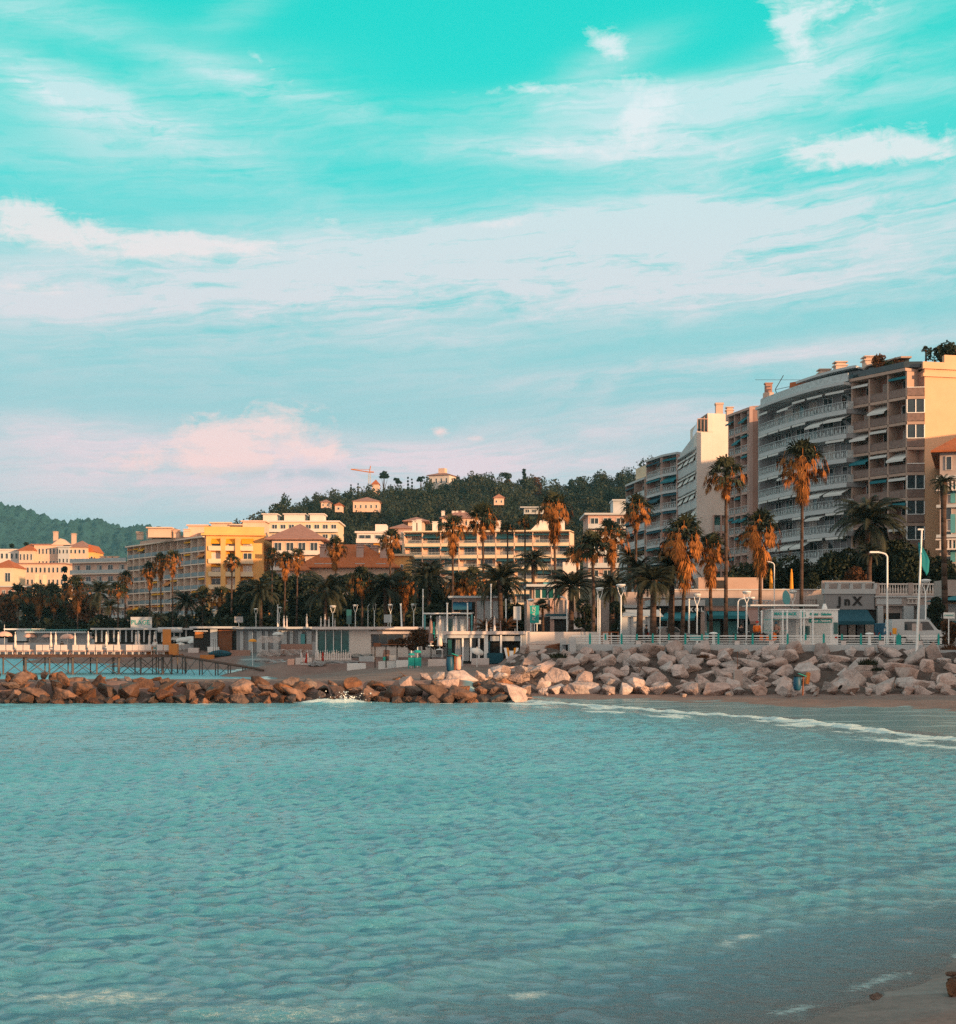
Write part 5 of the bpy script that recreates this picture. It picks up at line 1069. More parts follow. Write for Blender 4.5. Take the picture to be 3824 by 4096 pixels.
# boulders
def boulder_mesh(seed, mt, ang=.5):
    import bmesh
    R = np.random.default_rng(seed); bm = bmesh.new(); n = 12
    p = R.normal(size=(n, 3)); p /= np.linalg.norm(p, axis=1)[:, None]; p *= R.uniform(.8, 1.0, (n, 1)); p *= np.array([1.0, .72, .60])
    for q in p: bm.verts.new(q)
    bmesh.ops.convex_hull(bm, input=bm.verts[:])
    for v in [v for v in bm.verts if not v.link_faces]: bm.verts.remove(v)
    bmesh.ops.dissolve_limit(bm, angle_limit=.25, verts=bm.verts[:], edges=bm.edges[:])
    bmesh.ops.bevel(bm, geom=bm.edges[:], offset=.07, segments=2, affect='EDGES', profile=.6)
    bmesh.ops.triangulate(bm, faces=bm.faces[:]); bmesh.ops.subdivide_edges(bm, edges=bm.edges[:], cuts=2, use_grid_fill=True)
    for v in bm.verts:
        c = v.co; c += c.normalized() * (mnoise.noise(c * 2.6 + Vector((seed, 0, 0))) * .055 + mnoise.noise(c * 7 + Vector((0, seed, 0))) * .022)
    me = bpy.data.meshes.new('boulder'); bm.to_mesh(me); bm.free(); me.materials.append(MT[mt])
    me.polygons.foreach_set('use_smooth', [True] * len(me.polygons)); me.update(); return me
BP = [boulder_mesh(10 + i, 'rockpale') for i in range(9)]; BR = [boulder_mesh(40 + i, 'rockred') for i in range(8)]; BD = [boulder_mesh(60 + i, 'rockdark') for i in range(4)]
R = random.Random(5)
def boulder(me, x, y, z, s, lb, gp, sq=None):
    o = bpy.data.objects.new('boulder', me); COL.objects.link(o); o.location = (x, y, z); o.scale = (s * R.uniform(.85, 1.25), s * R.uniform(.8, 1.1), s * (sq or R.uniform(.8, 1.15)))
    o.rotation_euler = (R.uniform(-.45, .45), R.uniform(-.55, .55), R.uniform(0, 6.28)); tag(o, lb, 'boulder', gp); return o
LBP = 'pale pinkish boulder in the riprap between seawall and beach'; GBP = 'riprap boulders under the seawall'
x_ = 3.0
rows = 8
for r_ in range(rows):
    t = r_ / (rows - 1); xx = 1.5 + R.uniform(-.5, .5)
    while xx < 36:
        wy = float(wallY(xx)); yb = wy - 11.2 + .0 * xx - .13 * max(0, xx - 14)
        yy = yb + (wy - .9 - yb) * t + R.uniform(-.4, .4); s = (R.uniform(.65, .95) if R.random() < .5 else R.uniform(.95, 1.35)) * (1.0 if t > .1 else .85)
        if t > .75 and xx < 9: s *= .7
        gz = float(ground(xx, yy)); boulder(R.choice(BP), xx, yy, gz + .30 * s, s, LBP, GBP); xx += s * R.uniform(1.2, 1.6)
for k in range(14):
    xx = R.uniform(2, 30); yy = float(wallY(xx)) - 11.8 - .13 * max(0, xx - 14) - R.uniform(.1, 1.0); boulder(R.choice(BP), xx, yy, float(ground(xx, yy)) + .1, R.uniform(.2, .45), 'small loose pale rock at the foot of the riprap', 'small rocks at the foot of the riprap')
LBR = 'rusty brown boulder on the face of the groin'; GBR = 'boulders on the groin'
LBD = 'dark wet boulder at the waterline of the groin'; GBD = 'wet boulders at the foot of the groin'
xx = -33.5
while xx < 1.5:
    gy = 89.8 + .03 * (xx + 30)
    s = R.uniform(.40, .72); boulder(R.choice(BD + BR[:1]), xx, gy - 3.7 + R.uniform(-.3, .2), .14 + R.uniform(-.1, .12), s, LBD, GBD); xx += s * 1.35
for t, zz in ((.15, .38), (.5, .72), (.9, 1.0)):
    xx = -33.5
    while xx < 2.5:
        gy = 89.8 + .03 * (xx + 30); s = (R.uniform(.38, .7) if R.random() < .55 else R.uniform(.8, 1.2)) * (1.15 if xx > -10 else 1)
        zadd = .45 if (xx < -26) else 0
        boulder(R.choice((BR + BD if t < .8 else BR + BD[:1]) if xx < -5 else BR[:5] + BP[:3]), xx, gy - 3.3 + 2.6 * t + R.uniform(-.25, .25), zz + zadd * t + R.uniform(-.05, .12), s, LBR, GBR); xx += s * R.uniform(1.25, 1.7)
xx = -33
while xx < -20: s = R.uniform(.5, .9); boulder(R.choice(BR), xx, 90.8 + R.uniform(-.5, .6), 1.2 + (.35 if xx < -27 else 0), s, LBR, GBR); xx += s * 1.5
for (p, py, s) in ((410, 664 + 14, .75), (425, 676, .9), (440, 675, .8), (462, 678, 1.3), (478, 676, 1.0), (490, 672, .7), (505, 669, .8), (520, 668, .7), (535, 667, .7), (398, 678, .6), (372, 682, .5), (350, 681, .5), (500, 676, .9), (515, 676, .8)):
    Y_ = 92.5 if p < 470 else 96; boulder(R.choice(BP + BR[:2]), X(p, Y_), Y_, Z(py, Y_) - .15, s, 'light boulder where the groin meets the riprap', 'boulders where the groin meets the riprap')
# stones and debris on the near beach
for i, (p, py, s) in enumerate([(876, 998, .10), (953, 988, .17), (955, 980, .12), (952, 974, .09)]):
    Y_ = 4.05 * F / (py - HZ); boulder(R.choice(BR), X(p, Y_), Y_, Z(py, Y_), s, ['round brown stone lying in the swash', 'dark stone at the right edge of the near beach', 'middle dark stone at the right edge', 'upper dark stone at the right edge'][i], 'stones on the near beach')
# grass tufts in the rocks
def tuft(px, py, wd, Y_, lb, mt='leaf'):
    R2 = np.random.default_rng(int(px)); n = 260; v = []; f = []
    for k in range(n):
        a = R2.uniform(0, 6.28); q = R2.uniform(0, .8) * wd; b0 = np.array([math.cos(a) * q, math.sin(a) * q * .5, 0]); t = b0 * 1.3 + np.array([R2.normal() * .1, R2.normal() * .1, R2.uniform(.2, .65) * wd]); s = np.array([.03, .01, 0])
        v += [b0 - s, b0 + s, t]; f.append((3 * k, 3 * k + 1, 3 * k + 2))
    o = npmesh('grass_tuft', np.array(v), np.array(f), MT[mt]); o.location = P(px, py, Y_); tag(o, lb, 'plant', 'tufts growing between the boulders'); return o
tuft(558, 658, .7, 100.5, 'dark green tuft at the left start of the riprap'); tuft(868, 665, .8, 92.5, 'dark tuft between pale boulders left of the flagpole'); tuft(703, 658, .5, 98, 'reddish tuft against the seawall under the cup lamp', 'leafbrown'); tuft(877, 671, .4, 91, 'small tuft below the dark one left of the flagpole'); tuft(950, 650, .8, 96, 'reddish plant hanging over the right end of the seawall', 'leafbrown')
# ---------------------------------------------------------------- lamps, poles
GLM = 'cup headed promenade lamps'
def cup_lamp(px, pt, Y_, lb, big=1.0):
    Y_ = YS(px, Y_)
    x_ = X(px, Y_); zt = Z(pt, Y_); h = zt - GZ; r = empty('street_lamp', (x_, Y_, GZ), lb, 'street lamp', GLM)
    mb = MB(); mb.tube((0, 0, 0), (0, 0, .5), .10, .08, 10); mb.tube((0, 0, .5), (0, 0, h - .95), .065, .05, 10); mb.build('pole', MT['paint'], r)
    for s in (-1, 1):
        mb = MB(); mb.path([(0, 0, h - .98), (.16 * s * big, 0, h - .55), (.24 * s * big, 0, h - .12)], .028, 6); mb.build('fork', MT['paint'], r)
    mb = MB(); mb.lathe((0, 0, h - .14), [(.10 * big, -.12), (.27 * big, 0), (.33 * big, .06), (.28 * big, .12), (.1 * big, .16)], 14); mb.build('lamp_head', MT['paint'], r)
    return r
for a in [(599.8, 587.6, 112, 'cup headed lamp nearest the left bushy tree', 1), (621, 584.2, 107, 'tall cup headed lamp left of the white hoarding', 1.2), (697, 593.6, 108, 'cup headed lamp right of the thick trunked palm', 1), (746.7, 591, 108, 'cup headed lamp just left of the kiosk canopy', 1.1),
          (792.8, 590.6, 114, 'cup headed lamp rising over the kiosk', 1.1), (925.6, 579.4, 108, 'cup headed lamp right of the flagpole', 1.3), (530.9, 599, 128, 'cup headed lamp above the hanging teal banner', 1),
          (390.5, 604, 158, 'cup headed lamp beside the square notice board', 1), (413.8, 603.7, 156, 'cup headed lamp right of the leaning bare pole', 1), (374.4, 603.5, 160, 'thin cup headed lamp right of the curved lamp', .8), (355.4, 604.6, 160, 'cup headed lamp above the blank pale beach wall', 1),
          (332.8, 605.5, 160, 'cup headed lamp above the teal glass front', 1.2), (279.4, 607, 168, 'cup headed lamp next to the white mast', 1), (256, 608.5, 172, 'cup headed lamp before the dark date palm', 1), (214, 609.6, 185, 'cup headed lamp under the yellow hotel end', 1), (115.6, 612.8, 230, 'cup headed lamp before the hotel side wing', 1.2),
          (3, 617, 262, 'leftmost cup headed lamp', 1)]: cup_lamp(*a)
def arm_lamp(px, pt, Y_, arm, lb, r_=.06):
    Y_ = YS(px, Y_)
    x_ = X(px, Y_); h = Z(pt, Y_) - GZ; r = empty('street_lamp', (x_, Y_, GZ), lb, 'street lamp', 'arm lamps'); s = 1 if arm > 0 else -1
    mb = MB(); mb.tube((0, 0, 0), (0, 0, .6), r_ * 1.5, r_ * 1.3, 10); mb.tube((0, 0, .6), (0, 0, h - .25), r_, r_ * .8, 10); mb.build('pole', MT['paint'], r)
    mb = MB(); mb.path([(0, 0, h - .26), (.12 * s, 0, h - .08), (.35 * s, 0, h), (arm * .55, 0, h + .06)], r_ * .8, 8); mb.build('arm', MT['paint'], r)
    mb = MB(); mb.box(min(arm * .5, arm), max(arm * .5, arm), -.12, .12, h, h + .12); mb.build('lamp_head', MT['paint'], r); return r
arm_lamp(738, 598.5, 106, 1.25, 'white lamp with an arm pointing right, left of the kiosk'); arm_lamp(774.3, 562, 124, -1.4, 'slim lamp with a curved arm pointing left above the kiosk', .055)
arm_lamp(887.3, 553, 100, -1.25, 'tall lamp with a curved arm pointing left before the balustraded building', .075); arm_lamp(567, 597.5, 122, -.6, 'lamp with a short arm pointing left before the tan restaurant'); arm_lamp(368, 604, 162, .4, 'curved top lamp above the window strip of the beach wall')
arm_lamp(180, 610, 200, -.8, 'grey lamp with a short arm before the hotel front'); arm_lamp(153, 612, 205, .8, 'arched lamp beside the white terrace sign')
def pole(px, pt, Y_, r_, lb, z0=GZ, pb=None, mt='paint', grp='bare poles'):
    Y_ = YS(px, Y_) if pb is None else Y_
    z0 = Z(pb, Y_) if pb else z0; h = Z(pt, Y_) - z0; mb = MB(); mb.lathe((0, 0, 0), [(r_ * 1.6, 0), (r_ * 1.5, .3), (r_, .35), (r_ * .8, h * .6), (r_ * .7, h), (r_ * 1.1, h + .02), (r_ * 1.1, h + .1)], 10)
    o = mb.build('pole', MT[mt]); o.location = (X(px, Y_), Y_, z0); tag(o, lb, 'pole', grp); return o
pole(277.7, 605, 166, .13, 'thick white mast beside the twin closed parasols'); pole(447.2, 604, 126, .09, 'white pole before the white and blue cabin'); pole(467.5, 604, 128, .07, 'thinner white pole right of the cabin door')
o = pole(402.5, 604.5, 150, .11, 'leaning white pole between two cup headed lamps'); o.rotation_euler = (0, -.045, 0)
pole(423, 590, 146, .07, 'tall thin white pole left of the white cabin'); pole(597.8, 596, 116, .06, 'thin pole behind the leftmost promenade cup lamp'); pole(689, 600, 118, .09, 'pale column right of the teal awning'); pole(660, 610, 108, .04, 'thin post in front of the white hoarding'); pole(6, 610, 262, .07, 'thin pole at the left edge'); pole(15, 606, 262, .07, 'orange tinted thin pole near the left edge'); pole(81, 616, 240, .05, 'thin pole before the left hotel wing'); pole(491, 585, 132, .08, 'bluish post left of the thick date palm'); pole(506, 600, 130, .07, 'post right of the thick date palm')
# flagpole with teal flag
r = empty('flagpole', (X(916.7, 96), 96, 2.9), 'leaning white flagpole with a limp teal flag', 'flagpole'); b0 = Vector((0, 0, 0)); top = Vector((X(921.8, 97) - X(916.7, 96), 1, Z(529.5, 97) - 2.9))
mb = MB(); mb.tube((0, 0, -.45), (0, 0, 0), .05, .05, 8, 1); mb.tube(b0, top, .10, .055, 10, 0); mb.tube(top - Vector((.28, 0, 0)), top + Vector((.12, 0, 0)), .06, .06, 6, 0); mb.build('pole', [MT['paint'], MT['dark']], r)
v = []; f = []
for i in range(13):
    t = i / 12; c = top.lerp(b0, .105 + .17 * t); w = .06 + .30 * math.sin(min(1, t * 1.25) * 1.5) if t < .8 else .5 * (1 - t) * 2 + .12
    for j in range(5): s = j / 4; v.append((c.x - .22 * (1 - t) + s * w * 1.3 + .25 * t * s, c.y + .08 * math.sin(j * 2.4 + t * 3), c.z - .25 * s * t - (.6 * s if t > .75 else 0)))
for i in range(12):
    for j in range(4): a = i * 5 + j; f.append((a, a + 1, a + 6, a + 5))
mb = MB(); mb.add(v, f); fl = mb.build('flag', MT['flagteal'], r, smooth=True); md = fl.modifiers.new('s', 'SOLIDIFY'); md.thickness = .02
# ---------------------------------------------------------------- lettering
def text(body, size, mt, parent, loc, rot=(math.pi / 2, 0, 0), name='lettering', ext=.01, bold=False):
    cu = bpy.data.curves.new(name, 'FONT'); cu.body = body; cu.size = size; cu.extrude = ext; cu.align_x = 'CENTER'; cu.align_y = 'CENTER'; cu.resolution_u = 2
    if bold: cu.offset = size * .045
    t = bpy.data.objects.new(name, cu); COL.objects.link(t); bpy.context.view_layer.update()
    me = bpy.data.meshes.new_from_object(t); bpy.data.objects.remove(t); o = bpy.data.objects.new(name, me); COL.objects.link(o); me.materials.clear(); me.materials.append(MT[mt]); o.parent = parent; o.location = loc; o.rotation_euler = rot; return o
# ---------------------------------------------------------------- kiosk
KY = 107.0; kx = lambda p: X(p, KY) - X(772, KY); kz = lambda p: Z(p, KY) - GZ
r = empty('snack_kiosk', (X(772, KY), KY, GZ), 'white promenade snack kiosk with teal lettering and closed shutters', 'kiosk')
mb = MB(); mb.box(0, kx(838), 0, 3.2, 0, kz(610)); mb.box(-.1, kx(838) + .1, -.1, 3.3, kz(610), kz(610) + .08); mb.build('body', MT['paint'], r)
for a, b_, t_, bt, nm, m_ in ((773.5, 779.5, 620, 643, 'panel', 'shutter'), (783.5, 796, 619, 643, 'shutter', 'tealglass'), (811.5, 830, 623, 643, 'shutter', 'awnwhite')):
    mb = MB(); n = int((bt - t_) / 1.9); z1, z0_ = kz(t_), max(.05, kz(bt)); 
    for k in range(n): za = z0_ + (z1 - z0_) * k / n; mb.box(kx(a), kx(b_), -.05, 0, za + .015, za + (z1 - z0_) / n - .01)
    mb.build(nm, MT['palegrey' if m_ == 'tealglass' else m_], r)
def plate(a, b_, t_, bt, m_, nm, y=-.06, d=.05):
    mb = MB(); mb.box(kx(a), kx(b_), y - d, y, kz(bt), kz(t_)); return mb.build(nm, MT[m_], r)
plate(771.5, 799, 611, 617.5, 'palegrey', 'sign_board'); plate(800, 809.5, 626, 637, 'tealglass', 'poster'); plate(809, 831.5, 618.8, 622.6, 'teal', 'sign_board'); plate(833.5, 837.5, 622.5, 634, 'tealglass', 'poster'); plate(809, 832, 617.2, 618.2, 'pinkwall', 'ledge', -.0, .35)
mb = MB(); mb.box(kx(771), kx(809.5), -1.25, -.02, kz(618.6), kz(618.0)); mb.build('canopy', MT['paint'], r)
plate(834.8, 837, 636, 638.5, 'red', 'round_sign'); 
text('MAX SNACK', .30, 'teal', r, (kx(785), -.13, kz(614)), bold=True); text('Panini · Salades', .27, 'teal', r, (kx(820.5), -.04, kz(614.2)), bold=True); text('Glaces - Patisserie', .20, 'paint', r, (kx(820.5), -.13, kz(620.7)), bold=True)
text('B', .62, 'teal', r, (kx(803.3), -.04, kz(614.6)), bold=True)
for p in (758.6, 769, 779.5, 783.8, 797.6, 800.5, 809.3):
    mb = MB(); mb.tube((kx(p), -1.15, 0), (kx(p), -1.15, kz(612)), .07, n=8); mb.tube((kx(p), -1.15, kz(612)), (kx(p), -1.15, kz(610.8)), .11, .05, 8); mb.build('post', MT['paint'], r)
for t_ in (619.6, 630.6):
    mb = MB(); mb.box(kx(758.6), kx(783.8), -1.18, -1.12, kz(t_ + .5), kz(t_)); mb.build('rail', MT['teal'], r)
mb = MB(); mb.lathe((kx(828.5), 1.2, kz(610) + .08), [(.22, 0), (.2, .15), (.12, .35), (.13, .42)], 10); mb.build('vent', MT['paint'], r)
r2_ = empty('flat_canopy', (X(747, 110), 110, GZ), 'thin flat white canopy on struts left of and above the kiosk', 'canopy'); o0 = Vector(r2_.location)
mb = MB(o0); mb.box(X(747, 110), X(814.5, 110), 108.6, 112, Z(606.4, 110), Z(604.9, 110)); mb.build('roof', MT['paint'], r2_)
for p in (747.5, 760, 774.3, 793, 805): mb = MB(o0); mb.tube((X(p, 110.5), 111, GZ), (X(p, 110.5), 111, Z(606.4, 110)), .06); mb.build('post', MT['paint'], r2_)
for a, b_ in ((760, 778), (788, 799)): mb = MB(o0); mb.tube((X(a, 110), 110, Z(606.5, 110)), (X(b_, 110), 110, Z(609.5, 110)), .04); mb.build('strut', MT['paint'], r2_)
# ---------------------------------------------------------------- shops along the promenade
SY = 128.0
def shop(label, px0, px1, pt, Y_, dep, wall, cat='shop', name='shop_building', pb=None):
    z0 = Z(pb, Y_) if pb else GZ
    r = empty(name, (X(px0, Y_), Y_, z0), label, cat); w = X(px1, Y_) - X(px0, Y_); h = Z(pt, Y_) - z0; mb = MB(); mb.box(0, w, 0, dep, 0, h); mb.build('wall', MT[wall], r)
    return r, (lambda p: X(p, Y_) - X(px0, Y_)), (lambda p: Z(p, Y_) - z0)
def bx(r, nm, m_, *a): mb = MB(); mb.box(*a); return mb.build(nm, MT[m_], r)
def sheet_awning(r, x0, x1, z, out, drop, m_, y=0, nm='awning', val=.25):
    mb = MB(); mb.add([(x0, y, z), (x1, y, z), (x1, y - out, z - drop), (x0, y - out, z - drop), (x0, y, z + .06), (x1, y, z + .06), (x1, y - out, z - drop + .06), (x0, y - out, z - drop + .06)], [(3, 2, 1, 0), (4, 5, 6, 7), (0, 1, 5, 4), (1, 2, 6, 5), (2, 3, 7, 6), (3, 0, 4, 7)]); mb.box(x0, x1, y - out - .04, y - out, z - drop - val, z - drop + .05); return mb.build(nm, MT[m_], r)
def balusters(r, x0, x1, z0, z1, y, step=.24, m_='whitewall', nm='balustrade'):
    mb = MB(); n = max(2, int((x1 - x0) / step))
    mb.box(x0, x1, y - .12, y + .12, z1 - .12, z1); mb.box(x0, x1, y - .12, y + .12, z0, z0 + .1)
    for i in range(n): c = x0 + (i + .5) * (x1 - x0) / n; mb.lathe((c, y, z0 + .1), [(.04, 0), (.085, (z1 - z0) * .3), (.04, (z1 - z0) * .6), (.06, z1 - z0 - .22)], 6)
    return mb.build(nm, MT[m_], r)
# grey fronted shop with big letters + balustraded wing
r, sx, sz = shop('grey fronted seafront shop with black JnX letters and a pale balustraded wing', 824, 946, 594, SY, 9, 'stone')
bx(r, 'fascia', 'greywall', sx(824) - .02, sx(873), -.4, 0, sz(609.5), sz(594)); bx(r, 'parapet', 'palegrey', sx(824) - .1, sx(873) + .1, -.5, .3, sz(594), sz(589))
for k in range(5): q = sx(824.5 + k * 12); bx(r, 'frame', 'palegrey', q, q + .28, -.5, -.2, sz(589), sz(583.5))
bx(r, 'top_rail', 'palegrey', sx(824), sx(873), -.52, -.2, sz(583.5), sz(582)); bx(r, 'back_wall', 'stone', sx(824) - .1, sx(873), .3, .6, sz(594), sz(580.5))
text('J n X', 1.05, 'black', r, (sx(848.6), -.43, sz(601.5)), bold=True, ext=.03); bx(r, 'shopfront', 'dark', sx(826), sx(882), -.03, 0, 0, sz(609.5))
sheet_awning(r, sx(828), sx(866), sz(610), 2.6, 1.1, 'awnblue', -.3)
for k in range(5): q = sx(830 + k * 8.4); bx(r, 'shop_window', 'curtain' if k % 2 == 0 else 'glass', q, q + .9, -.08, -.03, .3, sz(621))
bx(r, 'wing_parapet', 'stone', sx(873) + .11, sx(946), -.45, .2, sz(606), sz(594.5)); bx(r, 'cornice', 'palegrey', sx(873), sx(946), -.6, -.451, sz(597.5), sz(596))
for a, b_ in ((877, 906.5), (911, 941.5)): balusters(r, sx(a), sx(b_), sz(594.5), sz(588 - 4.5), -.3)
for a in (873.5, 907, 942.5): bx(r, 'pier', 'stone', sx(a), sx(a) + .38, -.48, 0, sz(594.5), sz(583))
bx(r, 'signband', 'palegrey', sx(875), sx(900), -.5, -.452, sz(604.5), sz(598.5)); balusters(r, sx(905), sx(916), sz(604), sz(598), -.55, .3)
for a, w_ in ((876, .5), (902, .9), (916, .5)): bx(r, 'column', 'palegrey', sx(a), sx(a) + w_, -.55, -.05, 0, sz(606))
bx(r, 'doorway', 'dark', sx(884), sx(900), -.04, 0, 0, sz(613)); bx(r, 'doorway', 'black', sx(919), sx(944), -.04, 0, 0, sz(612)); bx(r, 'planter', 'amber', sx(884.5), sx(886.5), -.6, -.3, sz(632), sz(614)); bx(r, 'ledge', 'teal', sx(919), sx(930), -.1, -.041, sz(616), sz(615.4))
# dim shops with terrace left of it
r, sx, sz = shop('dim row of shops with shutters under a brown fascia and terrace balustrade', 690, 824, 606, 131, 8, 'stone')
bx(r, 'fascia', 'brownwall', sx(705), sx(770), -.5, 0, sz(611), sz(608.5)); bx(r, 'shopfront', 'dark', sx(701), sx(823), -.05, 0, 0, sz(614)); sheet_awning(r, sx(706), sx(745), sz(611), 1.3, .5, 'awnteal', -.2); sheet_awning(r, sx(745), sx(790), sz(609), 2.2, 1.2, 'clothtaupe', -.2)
for a, b_, m_ in ((706, 720, 'tealshutter'), (727, 737, 'tealshutter'), (748, 758, 'tealglass'), (812, 823, 'brownwall')): bx(r, 'shutter', m_, sx(a), sx(b_), -.12, -.051, .05, sz(621))
for a in (703, 723, 740, 795, 809): bx(r, 'pier', 'palegrey', sx(a), sx(a) + .3, -.35, -.05, 0, sz(611))
for k in range(4): bx(r, 'hanging_sign', 'red', sx(708 + k * 3.6), sx(710.5 + k * 3.6), -.3, -.2, sz(619.5), sz(616.5))
balusters(r, sx(752), sx(770), sz(605.9), sz(600), -.3, .35, 'palegrey'); balusters(r, sx(796), sx(824), sz(606), sz(599), -.2, .22, 'stone')
bx(r, 'glass_screen', 'railglass', sx(700), sx(752), -.3, -.24, sz(605.9), sz(598))
mb = MB(); mb.lathe((0, 0, 0), [(.05, 0), (.55, .12), (.62, .2), (.6, .22)], 16); o = mb.build('satellite_dish', MT['tealshutter']); o.location = P(785, 598.5, 129); o.rotation_euler = (1.3, .15, .4); o.scale = (.7, 1.2, 1); tag(o, 'pale teal oval dish standing on the shop terrace', 'satellite dish')
for p, hh in ((766, 4.5), (776.5, 4.5)):
    mb = MB(); mb.lathe((0, 0, 0), [(.12, 0), (.14, .2), (.2, 1.2), (.12, 2.9), (.05, 3.4)], 8); o = mb.build('closed_parasol', MT['amber']); o.location = (X(p + 15 if p > 770 else p + 5, 140), 140, Z(603, 140)); tag(o, 'orange closed parasol on the garden terrace, %s one' % ('left' if p < 770 else 'right'), 'parasol', 'orange parasols on the terrace')
r, sx, sz = shop('stone terrace wall rising behind the shops under the hedges', 640, 826, 590, 137, 4, 'stone', 'wall', 'terrace_wall')
bx(r, 'upper_wall', 'tan', sx(700), sx(765), 1.0, 3.9, sz(590), sz(577)); bx(r, 'coping', 'palegrey', sx(640), sx(826), -.15, .2, sz(590), sz(589)); bx(r, 'opening', 'dark', sx(716), sx(726), .9, 1.0, sz(588), sz(580))
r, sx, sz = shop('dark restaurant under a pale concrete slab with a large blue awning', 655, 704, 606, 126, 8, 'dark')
bx(r, 'slab', 'palegrey', sx(650), sx(704), -.6, 4, sz(606), sz(600)); bx(r, 'blue_sign', 'black', sx(690), sx(700), -.7, -.62, sz(612.5), sz(607.5)); text('X O L', .5, 'paint', r, (sx(695), -.74, sz(610)), bold=True)
mb = MB(); mb.add([(sx(655), -3.2, sz(619.5)), (sx(689), -3.2, sz(619)), (sx(697), 0, sz(612)), (sx(666), 0, sz(612.5)), (sx(655), -3.2, sz(619.2)), (sx(689), -3.2, sz(618.7)), (sx(697), 0, sz(611.7)), (sx(666), 0, sz(612.2))], [(3, 2, 1, 0), (4, 5, 6, 7), (0, 1, 5, 4), (1, 2, 6, 5), (2, 3, 7, 6), (3, 0, 4, 7)]); mb.box(sx(655), sx(689), -3.25, -3.2, sz(621), sz(619)); mb.build('awning', MT['awnteal'], r)
for a in (667, 680, 700): bx(r, 'pier', 'stone', sx(a), sx(a) + .35, -.4, 0, 0, sz(612))
r, sx, sz = shop('blank pale hoarding box with a sloping grey roof between the palms', 622, 654, 616, 116, 5, 'palegrey', 'building', 'hoarding')
mb = MB(); mb.add([(sx(622), -.2, sz(616)), (sx(663), -.2, sz(616)), (sx(663), 3, sz(609)), (sx(627), 3, sz(609)), (sx(622), -.2, sz(616.6)), (sx(663), -.2, sz(616.6))], [(0, 1, 2, 3), (4, 5, 1, 0)]); mb.build('roof', MT['palegrey'], r)
for k in range(1, 4): bx(r, 'joint_strip', 'greywall', sx(622 + k * 8), sx(622 + k * 8) + .05, -.03, 0, 0, sz(616))
r, sx, sz = shop('tan stone terrace building behind the three date palms', 622, 700, 592, 133, 5, 'stone', 'building', 'terrace_building'); bx(r, 'ledge', 'palegrey', sx(622), sx(690), -.8, 0, sz(608), sz(605)); bx(r, 'slab', 'palegrey', sx(640), sx(700), -.5, 0, sz(598), sz(597))
# tan restaurant in the middle
r, sx, sz = shop('tan restaurant with a flat white roof slab and teal windows behind the date palms', 527, 612, 600, 136, 8, 'stone', 'restaurant', 'restaurant')
bx(r, 'upper_storey', 'tan', sx(532), sx(566), .5, 7, sz(600), sz(587)); bx(r, 'roof', 'palegrey', sx(526), sx(564), -1.2, 7.4, sz(587), sz(584.5)); bx(r, 'roof_box', 'tealshutter', sx(544), sx(552), 1, 3, sz(584.5), sz(582))
for k in range(4): window_at(r, (sx(538 + k * 6.6), .5), (1, 0), .56, sz(598), sz(588.5), 'tealglass', 'paint', 0, .06, 0)
bx(r, 'shopfront', 'dark', sx(533), sx(575), -.05, 0, 0, sz(617)); bx(r, 'fascia', 'palegrey', sx(550), sx(568), -.4, 0, sz(619), sz(616)); bx(r, 'signband', 'awnblue', sx(545), sx(568), -.45, -.401, sz(616), sz(614))
mb = MB(); mb.add([(sx(566), -2.2, sz(630)), (sx(590), -2.2, sz(627)), (sx(583), 0, sz(619)), (sx(568), 0, sz(619)), (sx(566), -2.2, sz(630.5)), (sx(590), -2.2, sz(627.5))], [(0, 1, 2, 3), (4, 5, 1, 0)]); mb.build('awning', MT['cloth'], r)
for a in (550, 567, 592): bx(r, 'pier', 'pinkwall', sx(a), sx(a) + .4, -.2, 0, 0, sz(600))
r, sx, sz = shop('grey panelled cafe with a bright blue awning behind the white cabin', 452, 502, 598, 142, 7, 'pinkwall', 'cafe', 'cafe')
bx(r, 'roof', 'palegrey', sx(448), sx(504), -.6, 7, sz(598), sz(596)); bx(r, 'shopfront', 'dark', sx(454), sx(475), -.05, 0, 0, sz(602)); sheet_awning(r, sx(453), sx(472), sz(602.5), 1.4, .5, 'blue', -.1)
for k in range(3): bx(r, 'panel', 'palegrey', sx(477 + k * 8), sx(483.5 + k * 8), -.1, 0, .2, sz(601))
bx(r, 'ledge', 'cloth', sx(452), sx(474), -.8, 0, sz(613.6), sz(612.4))
# white and blue cabin on the promenade edge
r, sx, sz = shop('white and pale blue cabin under a long thin white canopy', 436, 466, 616, 134, 4, 'palegrey', 'cabin', 'cabin')
bx(r, 'canopy', 'paint', sx(424), sx(472), -1.4, 4, sz(614.2), sz(613)); 
for a in (424.5, 471): bx(r, 'post', 'tealshutter', sx(a), sx(a) + .15, -1.3, -1.15, 0, sz(614.2))
for a, b_, m_ in ((439, 444, 'paint'), (447, 452, 'tealglass'), (453, 458, 'paint'), (460, 464, 'paint')): bx(r, 'panel', m_, sx(a), sx(b_), -.06, 0, .3, sz(619))
bx(r, 'teal_door', 'teal', sx(433), sx(435), -.1, 0, 0, sz(622))
